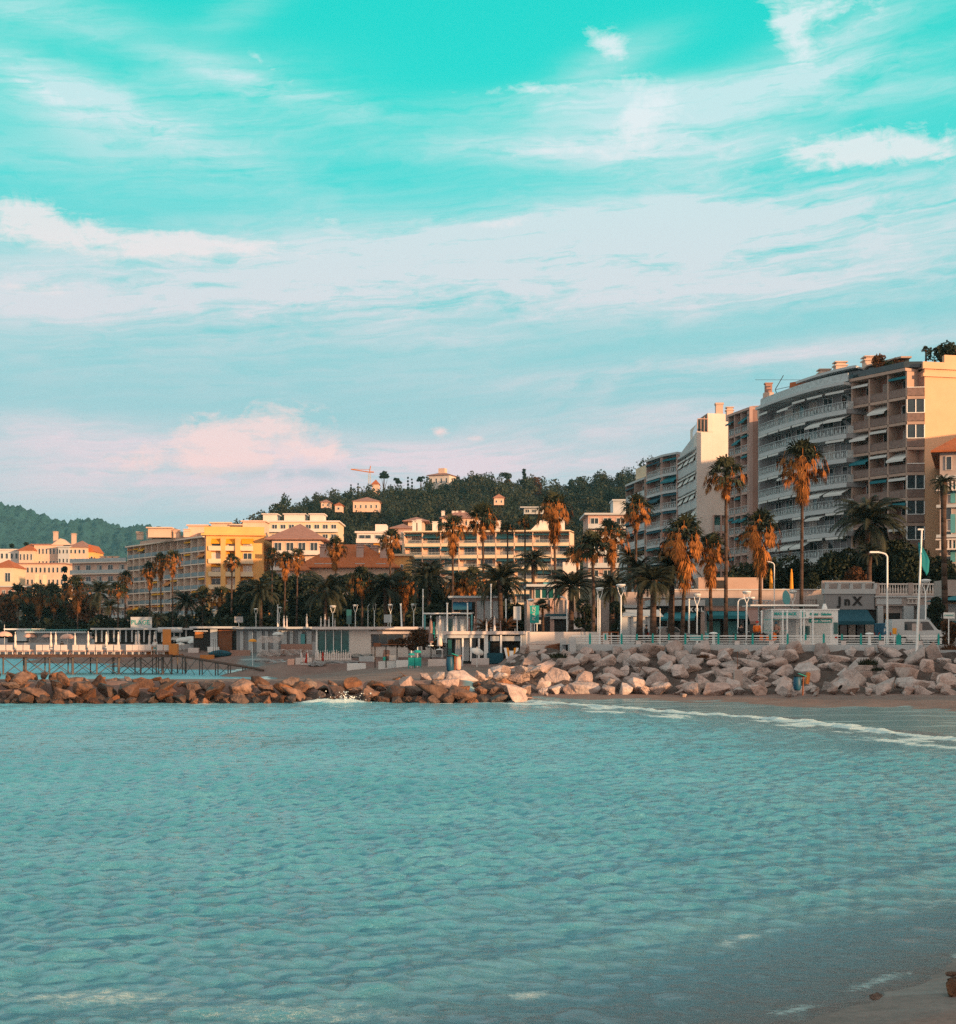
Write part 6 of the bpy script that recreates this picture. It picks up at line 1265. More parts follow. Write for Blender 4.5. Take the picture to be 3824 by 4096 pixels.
# teal parasols / kiosks at far right
r, sx, sz = shop('two tier teal roofed pavilion cut by the right edge', 938, 972, 604, 122, 6, 'palegrey', 'pavilion', 'pavilion')
for zt_, a_, b_, d_ in ((596, 934, 972, 5), (621, 925, 972, 4.5)):
    mb = MB(); z_ = sz(zt_ + d_); x0_, x1_ = sx(a_), sx(b_); mb.add([(x0_, -3, z_), (x1_, -3, z_), (x1_, 3, z_), (x0_, 3, z_), (x0_ + 1.6, -.5, sz(zt_)), (x1_ - .5, -.5, sz(zt_)), (x1_ - .5, .8, sz(zt_)), (x0_ + 1.6, .8, sz(zt_))], [(3, 2, 1, 0), (4, 5, 6, 7), (0, 1, 5, 4), (1, 2, 6, 5), (2, 3, 7, 6), (3, 0, 4, 7)]); mb.build('canopy', MT['awnteal'], r)
bx(r, 'parapet', 'stone', sx(945), sx(972), -.5, 3, sz(596), sz(580)); 
# ---------------------------------------------------------------- beach clubs
def club(label, px0, px1, pt, pb, Y_, dep, wall, roofm='palegrey'):
    z0 = Z(pb, Y_); r = empty('beach_club', (X(px0, Y_), Y_, z0), label, 'beach restaurant', 'low beach restaurants below the promenade'); w = X(px1, Y_) - X(px0, Y_); h = Z(pt, Y_) - z0
    mb = MB(); mb.box(0, w, .3, dep, -3, h); mb.build('wall', MT[wall], r); bx(r, 'plinth', 'concrete', -.3, w + .3, -1.2, .29, -3, -.31); bx(r, 'roof', roofm, -.3, w + .3, -.9, dep + .3, h, h + .28)
    return r, (lambda p: X(p, Y_) - X(px0, Y_)), (lambda p: Z(p, Y_) - z0)
r, sx, sz = club('low beach restaurant with a teal glass front and a blank pale wall', 316, 436, 629.5, 654, 146, 7, 'whitewall', 'cloth')
bx(r, 'end_post', 'paint', sx(316), sx(317.8), -.2, .3, -.5, sz(629.5))
for k in range(4): a = 318.2 + k * 7.9; bx(r, 'glass_panel', 'tealglass', sx(a), sx(a + 7.0), .05, .29, 0, sz(631)); bx(r, 'mullion', 'paint', sx(a + 7.1), sx(a + 7.8), -.05, .29, 0, sz(630))
bx(r, 'blank_wall', 'whitewall', sx(350), sx(371), -.1, .29, -.3, sz(629.6)); bx(r, 'lintel', 'cloth', sx(371), sx(412), -.3, .25, sz(634), sz(631.5))
for k in range(4): a = 372 + k * 8; bx(r, 'window', 'glass', sx(a), sx(a + 7), .1, .29, sz(646), sz(635))
r, sx, sz = club('open beach restaurant with plastic curtains left of the teal glass front', 236, 315.5, 629, 652.5, 181, 6, 'greywall', 'palegrey')
for k in range(9): a = 240 + k * 8.3; bx(r, 'curtain_panel', 'palegrey', sx(a), sx(a + 3.2 + (k % 3)), .05, .28, 0, sz(631)); 
bx(r, 'low_wall', 'brownwall', sx(282), sx(315), -1.2, -.9, -1, sz(644)); bx(r, 'umbrella_wall', 'tealshutter', sx(301), sx(305), -.2, .04, 0, sz(634))
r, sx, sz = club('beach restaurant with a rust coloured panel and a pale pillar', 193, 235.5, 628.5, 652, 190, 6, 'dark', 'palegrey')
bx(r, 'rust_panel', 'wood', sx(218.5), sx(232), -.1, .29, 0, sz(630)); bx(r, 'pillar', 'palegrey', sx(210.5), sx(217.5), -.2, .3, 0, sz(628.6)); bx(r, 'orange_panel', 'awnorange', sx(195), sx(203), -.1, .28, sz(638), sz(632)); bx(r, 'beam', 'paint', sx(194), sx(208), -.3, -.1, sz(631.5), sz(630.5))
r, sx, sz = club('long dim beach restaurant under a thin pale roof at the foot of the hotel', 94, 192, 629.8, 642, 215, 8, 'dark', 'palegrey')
for k in range(16): a = 96 + k * 6; bx(r, 'post', 'palegrey', sx(a), sx(a) + .22, -.5, -.3, 0, sz(629.8))
mb = MB(); mb.tube((sx(160), -1.2, sz(630)), (sx(184), -1.2, sz(630)), .42, n=10); mb.build('rolled_awning', MT['palegrey'], r); bx(r, 'sign_wall', 'palegrey', sx(131), sx(152), -.2, 0, sz(629.8) + .29, sz(617)); text('PLAGE', 1.0, 'teal', r, (sx(141), -.26, sz(622.5)))
r, sx, sz = club('dark beach hut with a white slab roof at the left edge', 7, 30, 630, 641, 262, 8, 'dark', 'paint'); bx(r, 'pillar', 'palegrey', sx(17), sx(27), -.4, .29, 0, sz(629))
r, sx, sz = club('grey walled sea terrace with a teal fence left of the hotel beach', 28, 93, 633, 641, 250, 6, 'concrete', 'palegrey')
mb = MB()
for k in range(60): q = sx(28) + k * (sx(132) - sx(28)) / 60; mb.box(q, q + .06, -.6, -.5, sz(633) + .28, sz(629.4))
mb.box(sx(28), sx(132), -.6, -.5, sz(629.8), sz(629.2)); mb.build('fence', MT['tealshutter'], r)
r, sx, sz = club('white framed beach restaurant with a blue white glazed front by the pink wall', 447, 526, 634.5, 661, 122, 8, 'dark', 'cloth')
bx(r, 'white_beam', 'palegrey', sx(447), sx(484), -.8, -.5, sz(638), sz(635)); 
for a, b_, m_ in ((448, 452, 'tealglass'), (455, 461, 'palegrey'), (463, 469, 'palegrey'), (471, 476, 'glass')): bx(r, 'glass_panel', m_, sx(a), sx(b_), .1, .28, 0, sz(639))
for a in (462, 470, 478, 484, 500, 520): bx(r, 'post', 'paint', sx(a), sx(a) + (.35 if a == 484 else .16), -.7, -.5, 0, sz(635))
bx(r, 'teal_panel', 'blue', sx(487), sx(490), -.3, .2, 0, sz(641)); bx(r, 'blue_step', 'awnblue', sx(487), sx(503), -1.0, -.2, -.2, .7); bx(r, 'end_wall', 'palegrey', sx(521), sx(525.5), -.6, 6, -.4, sz(634.6)); bx(r, 'upper_beam', 'palegrey', sx(490), sx(521), -.6, -.3, sz(641), sz(636))
r = empty('ramp_wall', (X(526, 112), 112, 2), 'bare pink beige retaining wall with a rust coloured ramp side', 'wall'); o0 = Vector(r.location)
mb = MB(o0); mb.box(X(525.8, 113), X(612, 113), 113, 114, 1.2, 4.45); mb.build('wall', MT['whitewall'], r); 
for p in (644, 649.5): mb = MB(o0); mb.box(X(526, 113), X(561, 113), 112.985, 113, Z(p + .4, 113), Z(p, 113)); mb.build('groove', MT['pinkwall'], r)
mb = MB(o0); x0_, x1_ = X(541, 111), X(561, 111); mb.add([(x0_, 110.6, Z(661, 111)), (x1_, 110.6, Z(661, 111)), (x1_, 110.6, Z(643, 111)), (x0_ + .45, 110.6, Z(646, 111)), (x0_, 112.9, Z(661, 111)), (x1_, 112.9, Z(661, 111)), (x1_, 112.9, Z(643, 111)), (x0_ + .45, 112.9, Z(646, 111))], [(0, 1, 2, 3), (7, 6, 5, 4), (0, 4, 5, 1), (1, 5, 6, 2), (2, 6, 7, 3), (3, 7, 4, 0)]); mb.build('rust_panel', MT['wood'], r)
mb = MB(o0); mb.box(X(560.5, 109), X(566, 109), 109, 109.6, 1.8, Z(638, 109)); mb.build('pillar', MT['palegrey'], r)
# retaining wall of the promenade on the left
fl_ = [(6, 112), (6, 128), (3, 152), (-4, 156), (-18.5, 157), (-20.5, 189), (-32, 195), (-41, 200), (-45, 226), (-64, 234), (-74, 268), (-104, 318), (-140, 356), (-300, 410)]
mb = MB((6, 112, 3)); q = list(reversed(fl_)); strip(mb, q, inset(q, .6), .5, 3.448); o = mb.build('promenade_wall', MT['concrete']); tag(o, 'grey retaining wall holding the promenade above the beach', 'wall')
mb = MB((100, 90, 3)); strip(mb, [(33.2, 97.8), (60, 93.4), (130, 87.9)], [(33.2, 98.4), (60, 94), (130, 88.5)], .2, 3.448); o = mb.build('promenade_wall', MT['palegrey']); tag(o, 'retaining wall carrying on beyond the right edge', 'wall')
# hedge line hiding the road on the left
for i, (a, b_, Yh) in enumerate([(-12, 45, 330), (40, 112, 285), (100, 225, 238), (218, 330, 200), (330, 435, 168), (435, 520, 150)]):
    n = 5200; R2 = np.random.default_rng(600 + i); x0_, x1_ = X(a, Yh), X(b_, Yh); lob = [(q, R2.normal() * .5, 1.3 + R2.uniform(0, .8), 1.5 + R2.uniform(0, .8)) for q in np.linspace(0, x1_ - x0_, int((x1_ - x0_) / 1.3))]
    v, f = leaf_cloud(R2, lob, n, .40, 1.0); o = npmesh('hedge', v, f, MT['leaf']); o.location = (x0_, Yh, GZ); tag(o, 'dark hedge under the promenade trees, %s stretch from the left' % ordn[i], 'hedge', 'hedge stretches under the trees')

R2 = np.random.default_rng(9); n = 420; t_ = R2.uniform(0, 1, n); c_ = np.stack([-8.6 + R2.normal(0, .55, n) * (.4 + t_) + t_ * .9, 86.3 + R2.normal(0, .3, n), .05 + np.abs(R2.normal(0, .34, n)) * np.exp(-((t_ - .75) / .35) ** 2)], 1)
a_ = R2.normal(size=(n, 3)); a_ /= np.linalg.norm(a_, axis=1)[:, None]; b_ = np.cross(a_, R2.normal(size=(n, 3))); b_ /= np.linalg.norm(b_, axis=1)[:, None]; s_ = R2.uniform(.02, .06, n)[:, None]
o = npmesh('wave_spray', np.stack([c_ - a_ * s_, c_ + b_ * s_, c_ + a_ * s_, c_ - b_ * s_], 1).reshape(-1, 3), np.arange(n * 4).reshape(n, 4), MT['spray']); tag(o, 'white spray of a small wave breaking against the groin', 'spray', kind='stuff')
# ---------------------------------------------------------------- pier
PY = 150.0; DZ = 2.12
r = empty('timber_pier', (X(86, PY), PY, 0), 'dark braced jetty carrying a row of loungers over the left bay', 'pier'); o0 = Vector(r.location)
mb = MB(o0); mb.box(X(-14, PY), X(171.5, PY), PY - .2, PY + 6.2, DZ - .30, DZ - .1); mb.box(X(-14, PY), X(171.5, PY), PY - .1, PY + 6.1, DZ - .1, DZ); mb.build('deck', MT['pierwood'], r)
pxs = [2.3, 24.6, 48.6, 71.8, 96, 118, 140, 162, 171]
for i, p in enumerate(pxs):
    for yy, rr_ in ((PY + .3, .14 if i % 2 else .10), (PY + 5.6, .07)):
        mb = MB(o0); q = X(p, PY) + (.45 if yy > 152 else 0); mb.tube((q, yy, -1), (q, yy, DZ - .3), rr_, n=8); mb.build('post', MT['piersteel'], r)
for a, b_ in zip(pxs[:-1], pxs[1:]):
    for yy in (PY + .3, PY + 5.6):
        xa, xb = X(a, PY) + (.45 if yy > 152 else 0), X(b_, PY) + (.45 if yy > 152 else 0)
        for p0, p1 in (((xa, yy, DZ - .35), (xb, yy, -.1)), ((xb, yy, DZ - .35), (xa, yy, -.1))):
            mb = MB(o0); mb.tube(p0, p1, .045 if yy < 152 else .03, n=6); mb.build('brace', MT['piersteel'], r)
for p in (105, 128, 146, 152, 157, 166): mb = MB(o0); mb.tube((X(p, PY), PY + 3, -1), (X(p, PY), PY + 3, DZ - .3), .05, n=6); mb.build('post', MT['piersteel'], r)
r = empty('gangway', (X(172, PY), PY, 0), 'sloping dark gangway running down from the jetty to the beach', 'gangway'); o0 = Vector(r.location)
A = Vector((X(172, PY), PY + 1, DZ - .1)); B = Vector((X(262, 140), 141, Z(670.5, 140)))
mb = MB(o0); mb.tube(A, B, .10, n=6); mb.tube(A + Vector((0, 1.4, 0)), B + Vector((0, 1.4, 0)), .10, n=6); mb.build('beam', MT['pierwood'], r)
for i, t in enumerate((.1, .30, .48, .62, .78)):
    c = A.lerp(B, t); 
    for dy in (0, 1.4): mb = MB(o0); mb.tube((c.x, c.y + dy, -1), (c.x, c.y + dy, c.z), .07, n=6); mb.build('post', MT['piersteel'], r)
    if i < 3: d = A.lerp(B, t + .16); mb = MB(o0); mb.tube((c.x, c.y, c.z), (d.x, d.y, -.2), .03, n=5); mb.tube((d.x, d.y + .3, d.z), (c.x, c.y + .3, -.2), .03, n=5); mb.build('brace', MT['piersteel'], r)
# loungers on the jetty, seen from behind
def lounger():
    r = empty('beach_lounger', (0, 0, 0), 'x', 'lounger', 'loungers in a row on the jetty')
    mb = MB(); mb.box(-.33, .33, -.15, 1.7, .30, .38); mb.build('frame', MT['pinkwall'], r)
    for sx_ in (-.3, .3):
        for yy in (-.05, 1.6): mb = MB(); mb.box(sx_ - .03, sx_ + .03, yy, yy + .06, 0, .30); mb.build('leg', MT['paint'], r)
    mb = MB(); mb.box(-.32, .32, .1, 1.7, .381, .50); mb.build('cushion', MT['cloth'], r)
    mb = MB(); mb.prism([(-.32, -.22), (.32, -.22), (.32, -.10), (-.32, -.10)], .42, 1.02); mb.build('backrest', MT['cloth'], r); return r
proto = lounger(); lps = [2.8, 9.9, 20, 27, 39.6, 46.4, 57.7, 64.5, 76, 82.6, 92, 99.3, 110.3, 117.6, 129.5, 136, 142.3, 148.7, 160.3, 167]
LW = 'one of twenty white cushioned loungers lined up on the jetty'
for i, p in enumerate(lps):
    o = proto if i == 0 else copy_tree(proto); o.location = (X(p, PY + 1.2), PY + 1.2, DZ); o['label'] = LW
def tblw(p, i):
    x_ = X(p, PY + 1.6); mb = MB((x_, PY + 1.6, DZ)); mb.box(x_ - .22, x_ + .22, PY + 1.4, PY + 1.8, DZ + .42, DZ + .47); mb.box(x_ - .03, x_ + .03, PY + 1.57, PY + 1.63, DZ, DZ + .42); mb.box(x_ - .15, x_ + .15, PY + 1.5, PY + 1.7, DZ, DZ + .04); o = mb.build('side_table', MT['clothpink']); tag(o, 'small pale side table between two jetty loungers', 'table', 'side tables on the jetty')
for i, p in enumerate((15, 33, 52, 70.5, 88, 105, 123.5, 154.5)): tblw(p, i)
mb = MB((X(150, 152), 152, DZ)); x_ = X(150, 152); mb.box(x_ - .3, x_ + .3, 151.6, 152.2, DZ, DZ + .75); mb.box(x_ - .35, x_ + .35, 151.55, 152.25, DZ + .75, DZ + .8)
o = mb.build('wicker_bin', MT['awnorange']); tag(o, 'wicker orange cabinet between the jetty loungers', 'cabinet')
mb = MB((X(173.5, 151), 151, 0)); x_ = X(173.5, 151); mb.box(x_ - .45, x_ + .45, 150.7, 151.5, DZ - .1, DZ + 1.15); mb.box(x_ - 1.4, x_ - .5, 152, 152.1, DZ, DZ + 2.7); o = mb.build('orange_screen', MT['awnorange']); tag(o, 'orange brown screens at the end of the jetty', 'screen')
# ---------------------------------------------------------------- parasols
def closed_me(seed, mt, h=2.3, w=.28):
    R3 = random.Random(seed); mb = MB(); n = 10; pr = [(.05, h), (w * .45, h * .86), (w * .62, h * .66), (w * .5, h * .5), (w * .85, h * .30), (w, h * .14), (w * .7, h * .12)]
    vs = []; 
    for j, (q, z_) in enumerate(pr):
        for i in range(n): a = 2 * math.pi * i / n; k = 1 + .22 * math.sin(i * math.pi + j * .3) * (1 if i % 2 else -1) + R3.uniform(-.08, .08); vs.append((q * k * math.cos(a), q * k * math.sin(a), z_))
    fs = [(j * n + i, j * n + (i + 1) % n, (j + 1) * n + (i + 1) % n, (j + 1) * n + i) for j in range(len(pr) - 1) for i in range(n)] + [tuple(range(n))] + [tuple(range(len(pr) * n - 1, (len(pr) - 1) * n - 1, -1))]
    mb.add(vs, fs); me = mb.build('canopy', MT[mt], None, True); m_ = me.data; bpy.data.objects.remove(me); return m_
mbp = MB(); mbp.tube((0, 0, 0), (0, 0, 2.42), .03, n=6); mbp.lathe((0, 0, 2.38), [(.05, 0), (.06, .08), (.01, .16)], 8); mbp.lathe((0, 0, 0), [(.25, 0), (.24, .06), (.06, .1)], 10); _t = mbp.build('pole', MT['paint']); POLEM = _t.data; bpy.data.objects.remove(_t)
CLM = {}
for k, mt_ in (('w', 'cloth'), ('t', 'clothtaupe'), ('p', 'whitewall'), ('r', 'red')): CLM[k] = [closed_me(i + ord(k), mt_) for i in range(2)]
def closed(px, pt, pb, Y_, k, lb, gp, wd=1.0, tilt=0.0):
    if gp == GC1 or (gp and 'hotel foot' in gp): Y_ = YS(px, Y_)
    if gp and ('rack' in gp or 'glazed' in gp): Y_ = drop(px, pb)
    z0 = Z(pb, Y_); h = Z(pt, Y_) - z0; r = empty('closed_parasol', (X(px, Y_), Y_, z0), lb, 'parasol', gp); s = h / 2.5
    for nm, me in (('canopy', CLM[k][int(px) % 2]), ('pole', POLEM)):
        o = bpy.data.objects.new(nm, me); COL.objects.link(o); o.parent = r; o.scale = (s * wd, s * wd, s)
    if tilt: r.rotation_euler = (0, tilt, 0)
    return r
GC1 = 'closed parasols on the beach restaurant roofs'
for (p, t_, b_, Y_, k, lb) in [(283.9, 616, 631, 160, 'w', 'left of two closed white parasols beside the thick mast'), (286.8, 616, 631, 160, 'w', 'right of two closed white parasols beside the thick mast'), (306.8, 614, 629, 158, 'p', 'single closed parasol left of the teal glass front'), (321, 616.5, 629, 158, 'p', 'left one in the cluster of closed parasols over the teal glass front'),
    (325, 614.5, 629, 159, 'w', 'tallest closed parasol in the cluster over the teal glass front'), (329, 617, 629, 157, 'p', 'right one in the cluster of closed parasols over the teal glass front'), (335, 618.5, 629, 160, 'w', 'small tilted closed parasol right of the cluster'),
    (430.8, 616, 646, 123, 't', 'tall taupe closed parasol left of the white cabin'), (439.8, 616, 650, 121, 'p', 'tallest white closed parasol before the cabin'), (455.9, 616.5, 633, 126, 'w', 'closed white parasol before the cabin door'), (469, 617, 633, 127, 't', 'left of a pair of taupe closed parasols'), (474.5, 616.5, 633, 127, 't', 'right of a pair of taupe closed parasols'),
    (486.6, 619.5, 634, 124, 'p', 'closed white parasol left of the dried palm fronds'), (494.5, 616, 634, 124, 'w', 'closed white parasol between the dried palm fronds'), (500.5, 621, 634, 124, 't', 'taupe closed parasol right of the dried palm fronds'), (515, 628, 634.5, 124, 'p', 'short closed parasol at the right end of the roof')]: closed(p, t_, b_, Y_, k, lb, GC1)
for i, p in enumerate((152.4, 156.5, 160, 164.3, 173, 182, 187.5, 191)): closed(p, 624.5 + (i % 3) * .5, 634, 205, 'w' if i % 2 else 'p', 'closed parasol %s from the left in the row before the hotel foot' % ordn[i], 'closed parasols before the hotel foot')
for i, (p, t_, b_) in enumerate([(15.3, 632, 650), (50.9, 632, 649), (55.7, 632, 648.5), (75, 633, 648), (88.2, 631.5, 650), (106.3, 632, 648), (118.3, 632, 648), (136, 632, 648), (138.9, 631.5, 649), (149.3, 633, 648.5), (154.6, 632, 649.5)]):
    closed(p, t_, b_, 154, 'p', 'closed pink lit parasol %s from the left behind the jetty loungers' % ordn[i], 'closed parasols on the jetty', 1.15)
for i, (p, t_, b_) in enumerate([(442.6, 645, 660), (453.7, 645, 660), (459, 647, 661), (463.5, 646, 661), (467, 643, 661), (449, 650, 661), (470, 646, 660)]): closed(p, t_, b_, 114, 'p' if i % 2 else 'w', 'small closed parasol %s from the left before the glazed restaurant' % ordn[i], 'small closed parasols before the glazed restaurant', 1.2)
# folded parasols leaning on a rack
for i in range(19):
    p = 302.5 + (i * 2.3 if i > 2 else i * 3.2) + (6.5 if i > 2 else 0); k = 'r' if i in (1, 6) else ('p' if i % 3 else 'w')
    closed(p, 650 + (i * 7 % 4) * .35, 664.5 if i < 3 else 662, 131, k, 'red folded parasol, %s one on the beach rack' % ('left' if i == 1 else 'right') if k == 'r' else 'pale folded parasol in the long rack on the beach', 'folded parasols racked on the beach', 1.35, .12 * (1 if i % 2 else -1) * (i < 3))
# open parasols
def dome_me(mt, r_=1.25, fl=.62):
    mb = MB(); n = 16; pr = [(r_ * math.cos(t), fl * r_ * math.sin(t)) for t in [0, .3, .6, .9, 1.2, 1.45]]; vs = []
    for j, (q, z_) in enumerate(pr):
        for i in range(n): a = 2 * math.pi * i / n; vs.append((q * math.cos(a) * (1 if i % 2 else .93), q * math.sin(a) * (1 if i % 2 else .93), z_ - (.08 if j == 0 and i % 2 == 0 else 0)))
    fs = [(j * n + i, j * n + (i + 1) % n, (j + 1) * n + (i + 1) % n, (j + 1) * n + i) for j in range(5) for i in range(n)] + [tuple(range(5 * n, 6 * n))]; mb.add(vs, fs)
    o = mb.build('canopy', MT[mt], None, False); me = o.data; bpy.data.objects.remove(o); return me
mk('stripepink', (0.62, 0.40, 0.33), 0.9, 0.1, 1.5, bump=0.1)
DM = {'k': dome_me('clothpink'), 'c': dome_me('cloth'), 'b': dome_me('awnwhite', 1.3, .5), 'o': dome_me('amber'), 'y': dome_me('teal')}
mbp = MB(); mbp.tube((0, 0, -2.1), (0, 0, .75), .035, n=6); _t = mbp.build('pole', MT['paint']); DP = _t.data; bpy.data.objects.remove(_t)
def dome(px, pt, rad, Y_, k, lb, gp, tilt=0):
    s = rad / F * Y_ / 1.25; r = empty('open_parasol', (X(px, Y_), Y_, Z(pt, Y_) - .75 * s), lb, 'parasol', gp); zg_ = float(ground(X(px, Y_), Y_))
    o = bpy.data.objects.new('canopy', DM[k]); COL.objects.link(o); o.parent = r; o.scale = (s,) * 3; o.rotation_euler = (tilt, tilt, 0)
    o = bpy.data.objects.new('pole', DP); COL.objects.link(o); o.parent = r; o.scale = (1, 1, max(.5, (r.location.z - zg_) / 2.1)); return r
for i, (p, t_, rd, k, Y_) in enumerate([(4.5, 631.5, 7.5, 'k', 240), (30, 633, 6.8, 'k', 250), (38.8, 634, 4.5, 'c', 262), (47.5, 633.5, 6, 'k', 250), (58, 634.5, 5, 'k', 262), (67.3, 634, 7.2, 'k', 236), (79.5, 635, 5, 'c', 262), (85, 635.5, 5, 'k', 255), (96.8, 634, 6.6, 'k', 240), (114, 634, 7, 'k', 240), (124, 637, 5, 'c', 225), (137, 634.5, 7, 'k', 240), (146, 638.5, 4.5, 'c', 225), (162, 635, 8, 'c', 230), (162, 638, 5, 'c', 222)]):
    dome(p, t_, rd, Y_, k, 'open %s domed parasol, %s from the left on the far beach' % ('pink' if k == 'k' else 'greyish', (ordn + ['fourteenth', 'fifteenth'])[i]), 'open domed parasols on the far beach')
for i, (p, t_, rd, Y_) in enumerate([(177, 635.5, 7, 215), (184, 636.5, 8, 205), (191, 635.5, 9, 210), (197, 637.5, 9, 200), (203, 640, 8, 195), (180, 642, 5, 190)]): dome(p, t_, rd, Y_, 'b', 'flat pale blue white open parasol, %s of six left of the rust panelled restaurant' % ordn[i], 'pale open parasols by the jetty end')
dome(252.6, 639, 4.3, 172, 'o', 'orange open parasol over the wicker screens', None); dome(278, 631.5, 5.6, 178, 'b', 'white open parasol under the beach restaurant roof', None)
dome(411.5, 653, 3.6, 116, 'y', 'left turquoise tub shaped parasol near the dry shrubs', 'turquoise beach parasols'); dome(417.5, 650, 4.2, 117, 'y', 'right turquoise tub shaped parasol near the dry shrubs', 'turquoise beach parasols'); dome(477, 648, 7, 115, 'b', 'tilted white open parasol before the glazed restaurant', None, .3)
# ---------------------------------------------------------------- boxes, wicker, stacked beds on the beach
def block(nm, p0, p1, t_, b_, dep, m_, lb, cat, gp=None, rot=0.0, Yf=None):
    Y_ = Yf if (Yf and (Yf < 110 or b_ < 640)) else drop((p0 + p1) / 2, b_); zb = Z(b_, Y_); w = X(p1, Y_) - X(p0, Y_); h = Z(t_, Y_) - zb
    mb = MB(); mb.box(-w / 2, w / 2, 0, dep, -.25, h); mb.box(-w / 2 + .05, w / 2 - .05, .05, dep - .05, h, h + .012); o = mb.build(nm, MT[m_]); o.location = (X((p0 + p1) / 2, Y_), Y_, zb); o.rotation_euler = (0, rot, rot * 2)
    bv = o.modifiers.new('b', 'BEVEL'); bv.width = .02; bv.segments = 2; return tag(o, lb, cat, gp)
GBX = 'low white box walls on the beach'
for a in [(295.5, 311.6, 658, 664.5, 'cloth', 'white low box right of the orange cube'), (359, 374.4, 656.6, 662, 'palegrey', 'greyish white box farthest back of the middle boxes'), (347, 365.6, 663.5, 669.7, 'paint', 'bright white box nearest the groin'), (378.3, 396, 661.5, 668.5, 'paint', 'left half of the long double white box'),
          (396.2, 411.5, 660.3, 667, 'paint', 'right half of the long double white box'), (428, 445.7, 659.5, 666.2, 'cloth', 'white box before the small closed parasols'), (447.5, 451.5, 660, 666.5, 'paint', 'narrow white box end left of the blue bin bag'), (471.4, 489, 658.5, 665, 'cloth', 'white box with a rippled front before the glazed restaurant'),
          (207.5, 219, 647, 651, 'paint', 'small far white box left of the wicker screens'), (229.6, 242, 646, 650.3, 'paint', 'white box standing on the wicker screens'), (188, 198.5, 648, 653, 'cloth', 'white box at the head of the gangway'), (457, 463, 660, 666, 'palegrey', 'white box right of the pink bag')]:
    p0, p1, t_, b_, m_, lb = a; block('white_box', p0, p1, t_, b_, .7, m_, lb, 'box', GBX, -.02 if p0 > 378 else .0, 165 if p0 < 240 else None)
block('orange_cube', 287.5, 294.2, 659, 665.2, .6, 'clothpink', 'orange pink cube left of the first white box', 'box')
GW_ = 'wicker screens on the beach'
block('wicker_screen', 240, 253, 641.5, 650.5, .3, 'awnorange', 'tall orange brown wicker screen under the orange parasol', 'screen', GW_, Yf=150); block('wicker_screen', 230, 250, 650.3, 656, .5, 'brownwall', 'low reddish screen in front of the tall wicker one', 'screen', GW_, Yf=150); block('wicker_screen', 200, 214, 655, 660, .4, 'awnorange', 'small orange brown screen by the gangway', 'screen', GW_, Yf=158)
for (p, t_, k) in ((207, 640, 0), (184, 641, 1), (192, 641, 2), (199, 642.5, 3), (216.5, 640.5, 4)): block('windbreak', p - 3.6, p + 3.6, t_ + 1, t_ + 7, .2, 'cloth', 'pale cloth windbreak %s from the left of five near the jetty end' % ['fourth', 'first', 'second', 'third', 'fifth'][k], 'windbreak', 'cloth windbreaks near the jetty end', Yf=175 + k)
def bed_stack(px, py, Y_, w, n, lb, m_='cloth'):
    Yn = drop(px, py + 1.5); w *= Yn / Y_; Y_ = Yn; py += 1.5
    R3 = random.Random(int(px)); mb = MB(); ln = w
    for i in range(n):
        z_ = i * .10; vs = []; k = 14; sh = i * .07
        for j in range(k + 1):
            t = j / k; vs += [(ln * (t - .5) + sh, -.32, z_ + .05 * math.sin(t * 14 + i)), (ln * (t - .5) + sh, .32, z_ + .05 * math.sin(t * 14 + i)), (ln * (t - .5) + sh, .32, z_ + .05 + .05 * math.sin(t * 14 + i)), (ln * (t - .5) + sh, -.32, z_ + .05 + .05 * math.sin(t * 14 + i))]
        fs = []
        for j in range(k): a = 4 * j; fs += [(a, a + 4, a + 5, a + 1), (a + 3, a + 2, a + 6, a + 7), (a, a + 3, a + 7, a + 4), (a + 1, a + 5, a + 6, a + 2)]
        mb.add(vs, fs + [(0, 1, 2, 3), (4 * k + 3, 4 * k + 2, 4 * k + 1, 4 * k)])
    o = mb.build('lounger_stack', MT[m_]); o.location = P(px, py, Y_); return tag(o, lb, 'stacked loungers', 'stacked loungers on the beach')
bed_stack(268, 655, 138, 2.3, 9, 'leftmost tall stack of white loungers on the beach'); bed_stack(288, 654, 140, 2.2, 8, 'second tall stack of white loungers'); bed_stack(268, 660, 128, 2.6, 3, 'flat low stack of grey loungers nearest the water', 'palegrey'); bed_stack(281, 661, 126, 2.0, 2, 'scattered lounger frames left of the orange cube', 'metal')
bed_stack(385, 652, 140, 3.2, 6, 'white loungers stacked behind the small pergola'); bed_stack(359, 656, 136, 2.4, 4, 'bluish stack right of the folded parasols', 'railglass'); bed_stack(335, 662, 130, 4.2, 3, 'grey lounger frames under the folded parasols', 'metal'); bed_stack(300, 653, 145, 3.0, 6, 'third long stack of white loungers'); bed_stack(316, 664, 128, 1.4, 4, 'little heap of grey frames right of the first white box', 'metal'); bed_stack(268, 641, 149, 2.4, 7, 'pale heap of covers behind the orange parasol', 'cloth'); bed_stack(292, 642, 149, 1.6, 9, 'round bundle of bluish covers by the low wall', 'palegrey'); bed_stack(434, 656, 118, 3.0, 4, 'grey folded chairs in front of the cabin', 'metal'); bed_stack(468, 656, 116, 3.6, 4, 'pale folded furniture before the glazed restaurant', 'palegrey')
for (a, b_, t_, nm, lb) in ((196, 206, 651, 'x', 'dark canvas covered boat at the head of the gangway'),): 
    mb = MB(); mb.lathe((0, 0, 0), [(.4, -.2), (.9, 0), (1.0, .25), (.6, .5), (.1, .62)], 12); o = mb.build('covered_boat', MT['awnblue']); Yq = drop(220, 656.5); o.location = (X(220, Yq), Yq, Z(656.5, Yq) + .15); o.scale = (1.5, .6, 1.1); tag(o, lb, 'boat')
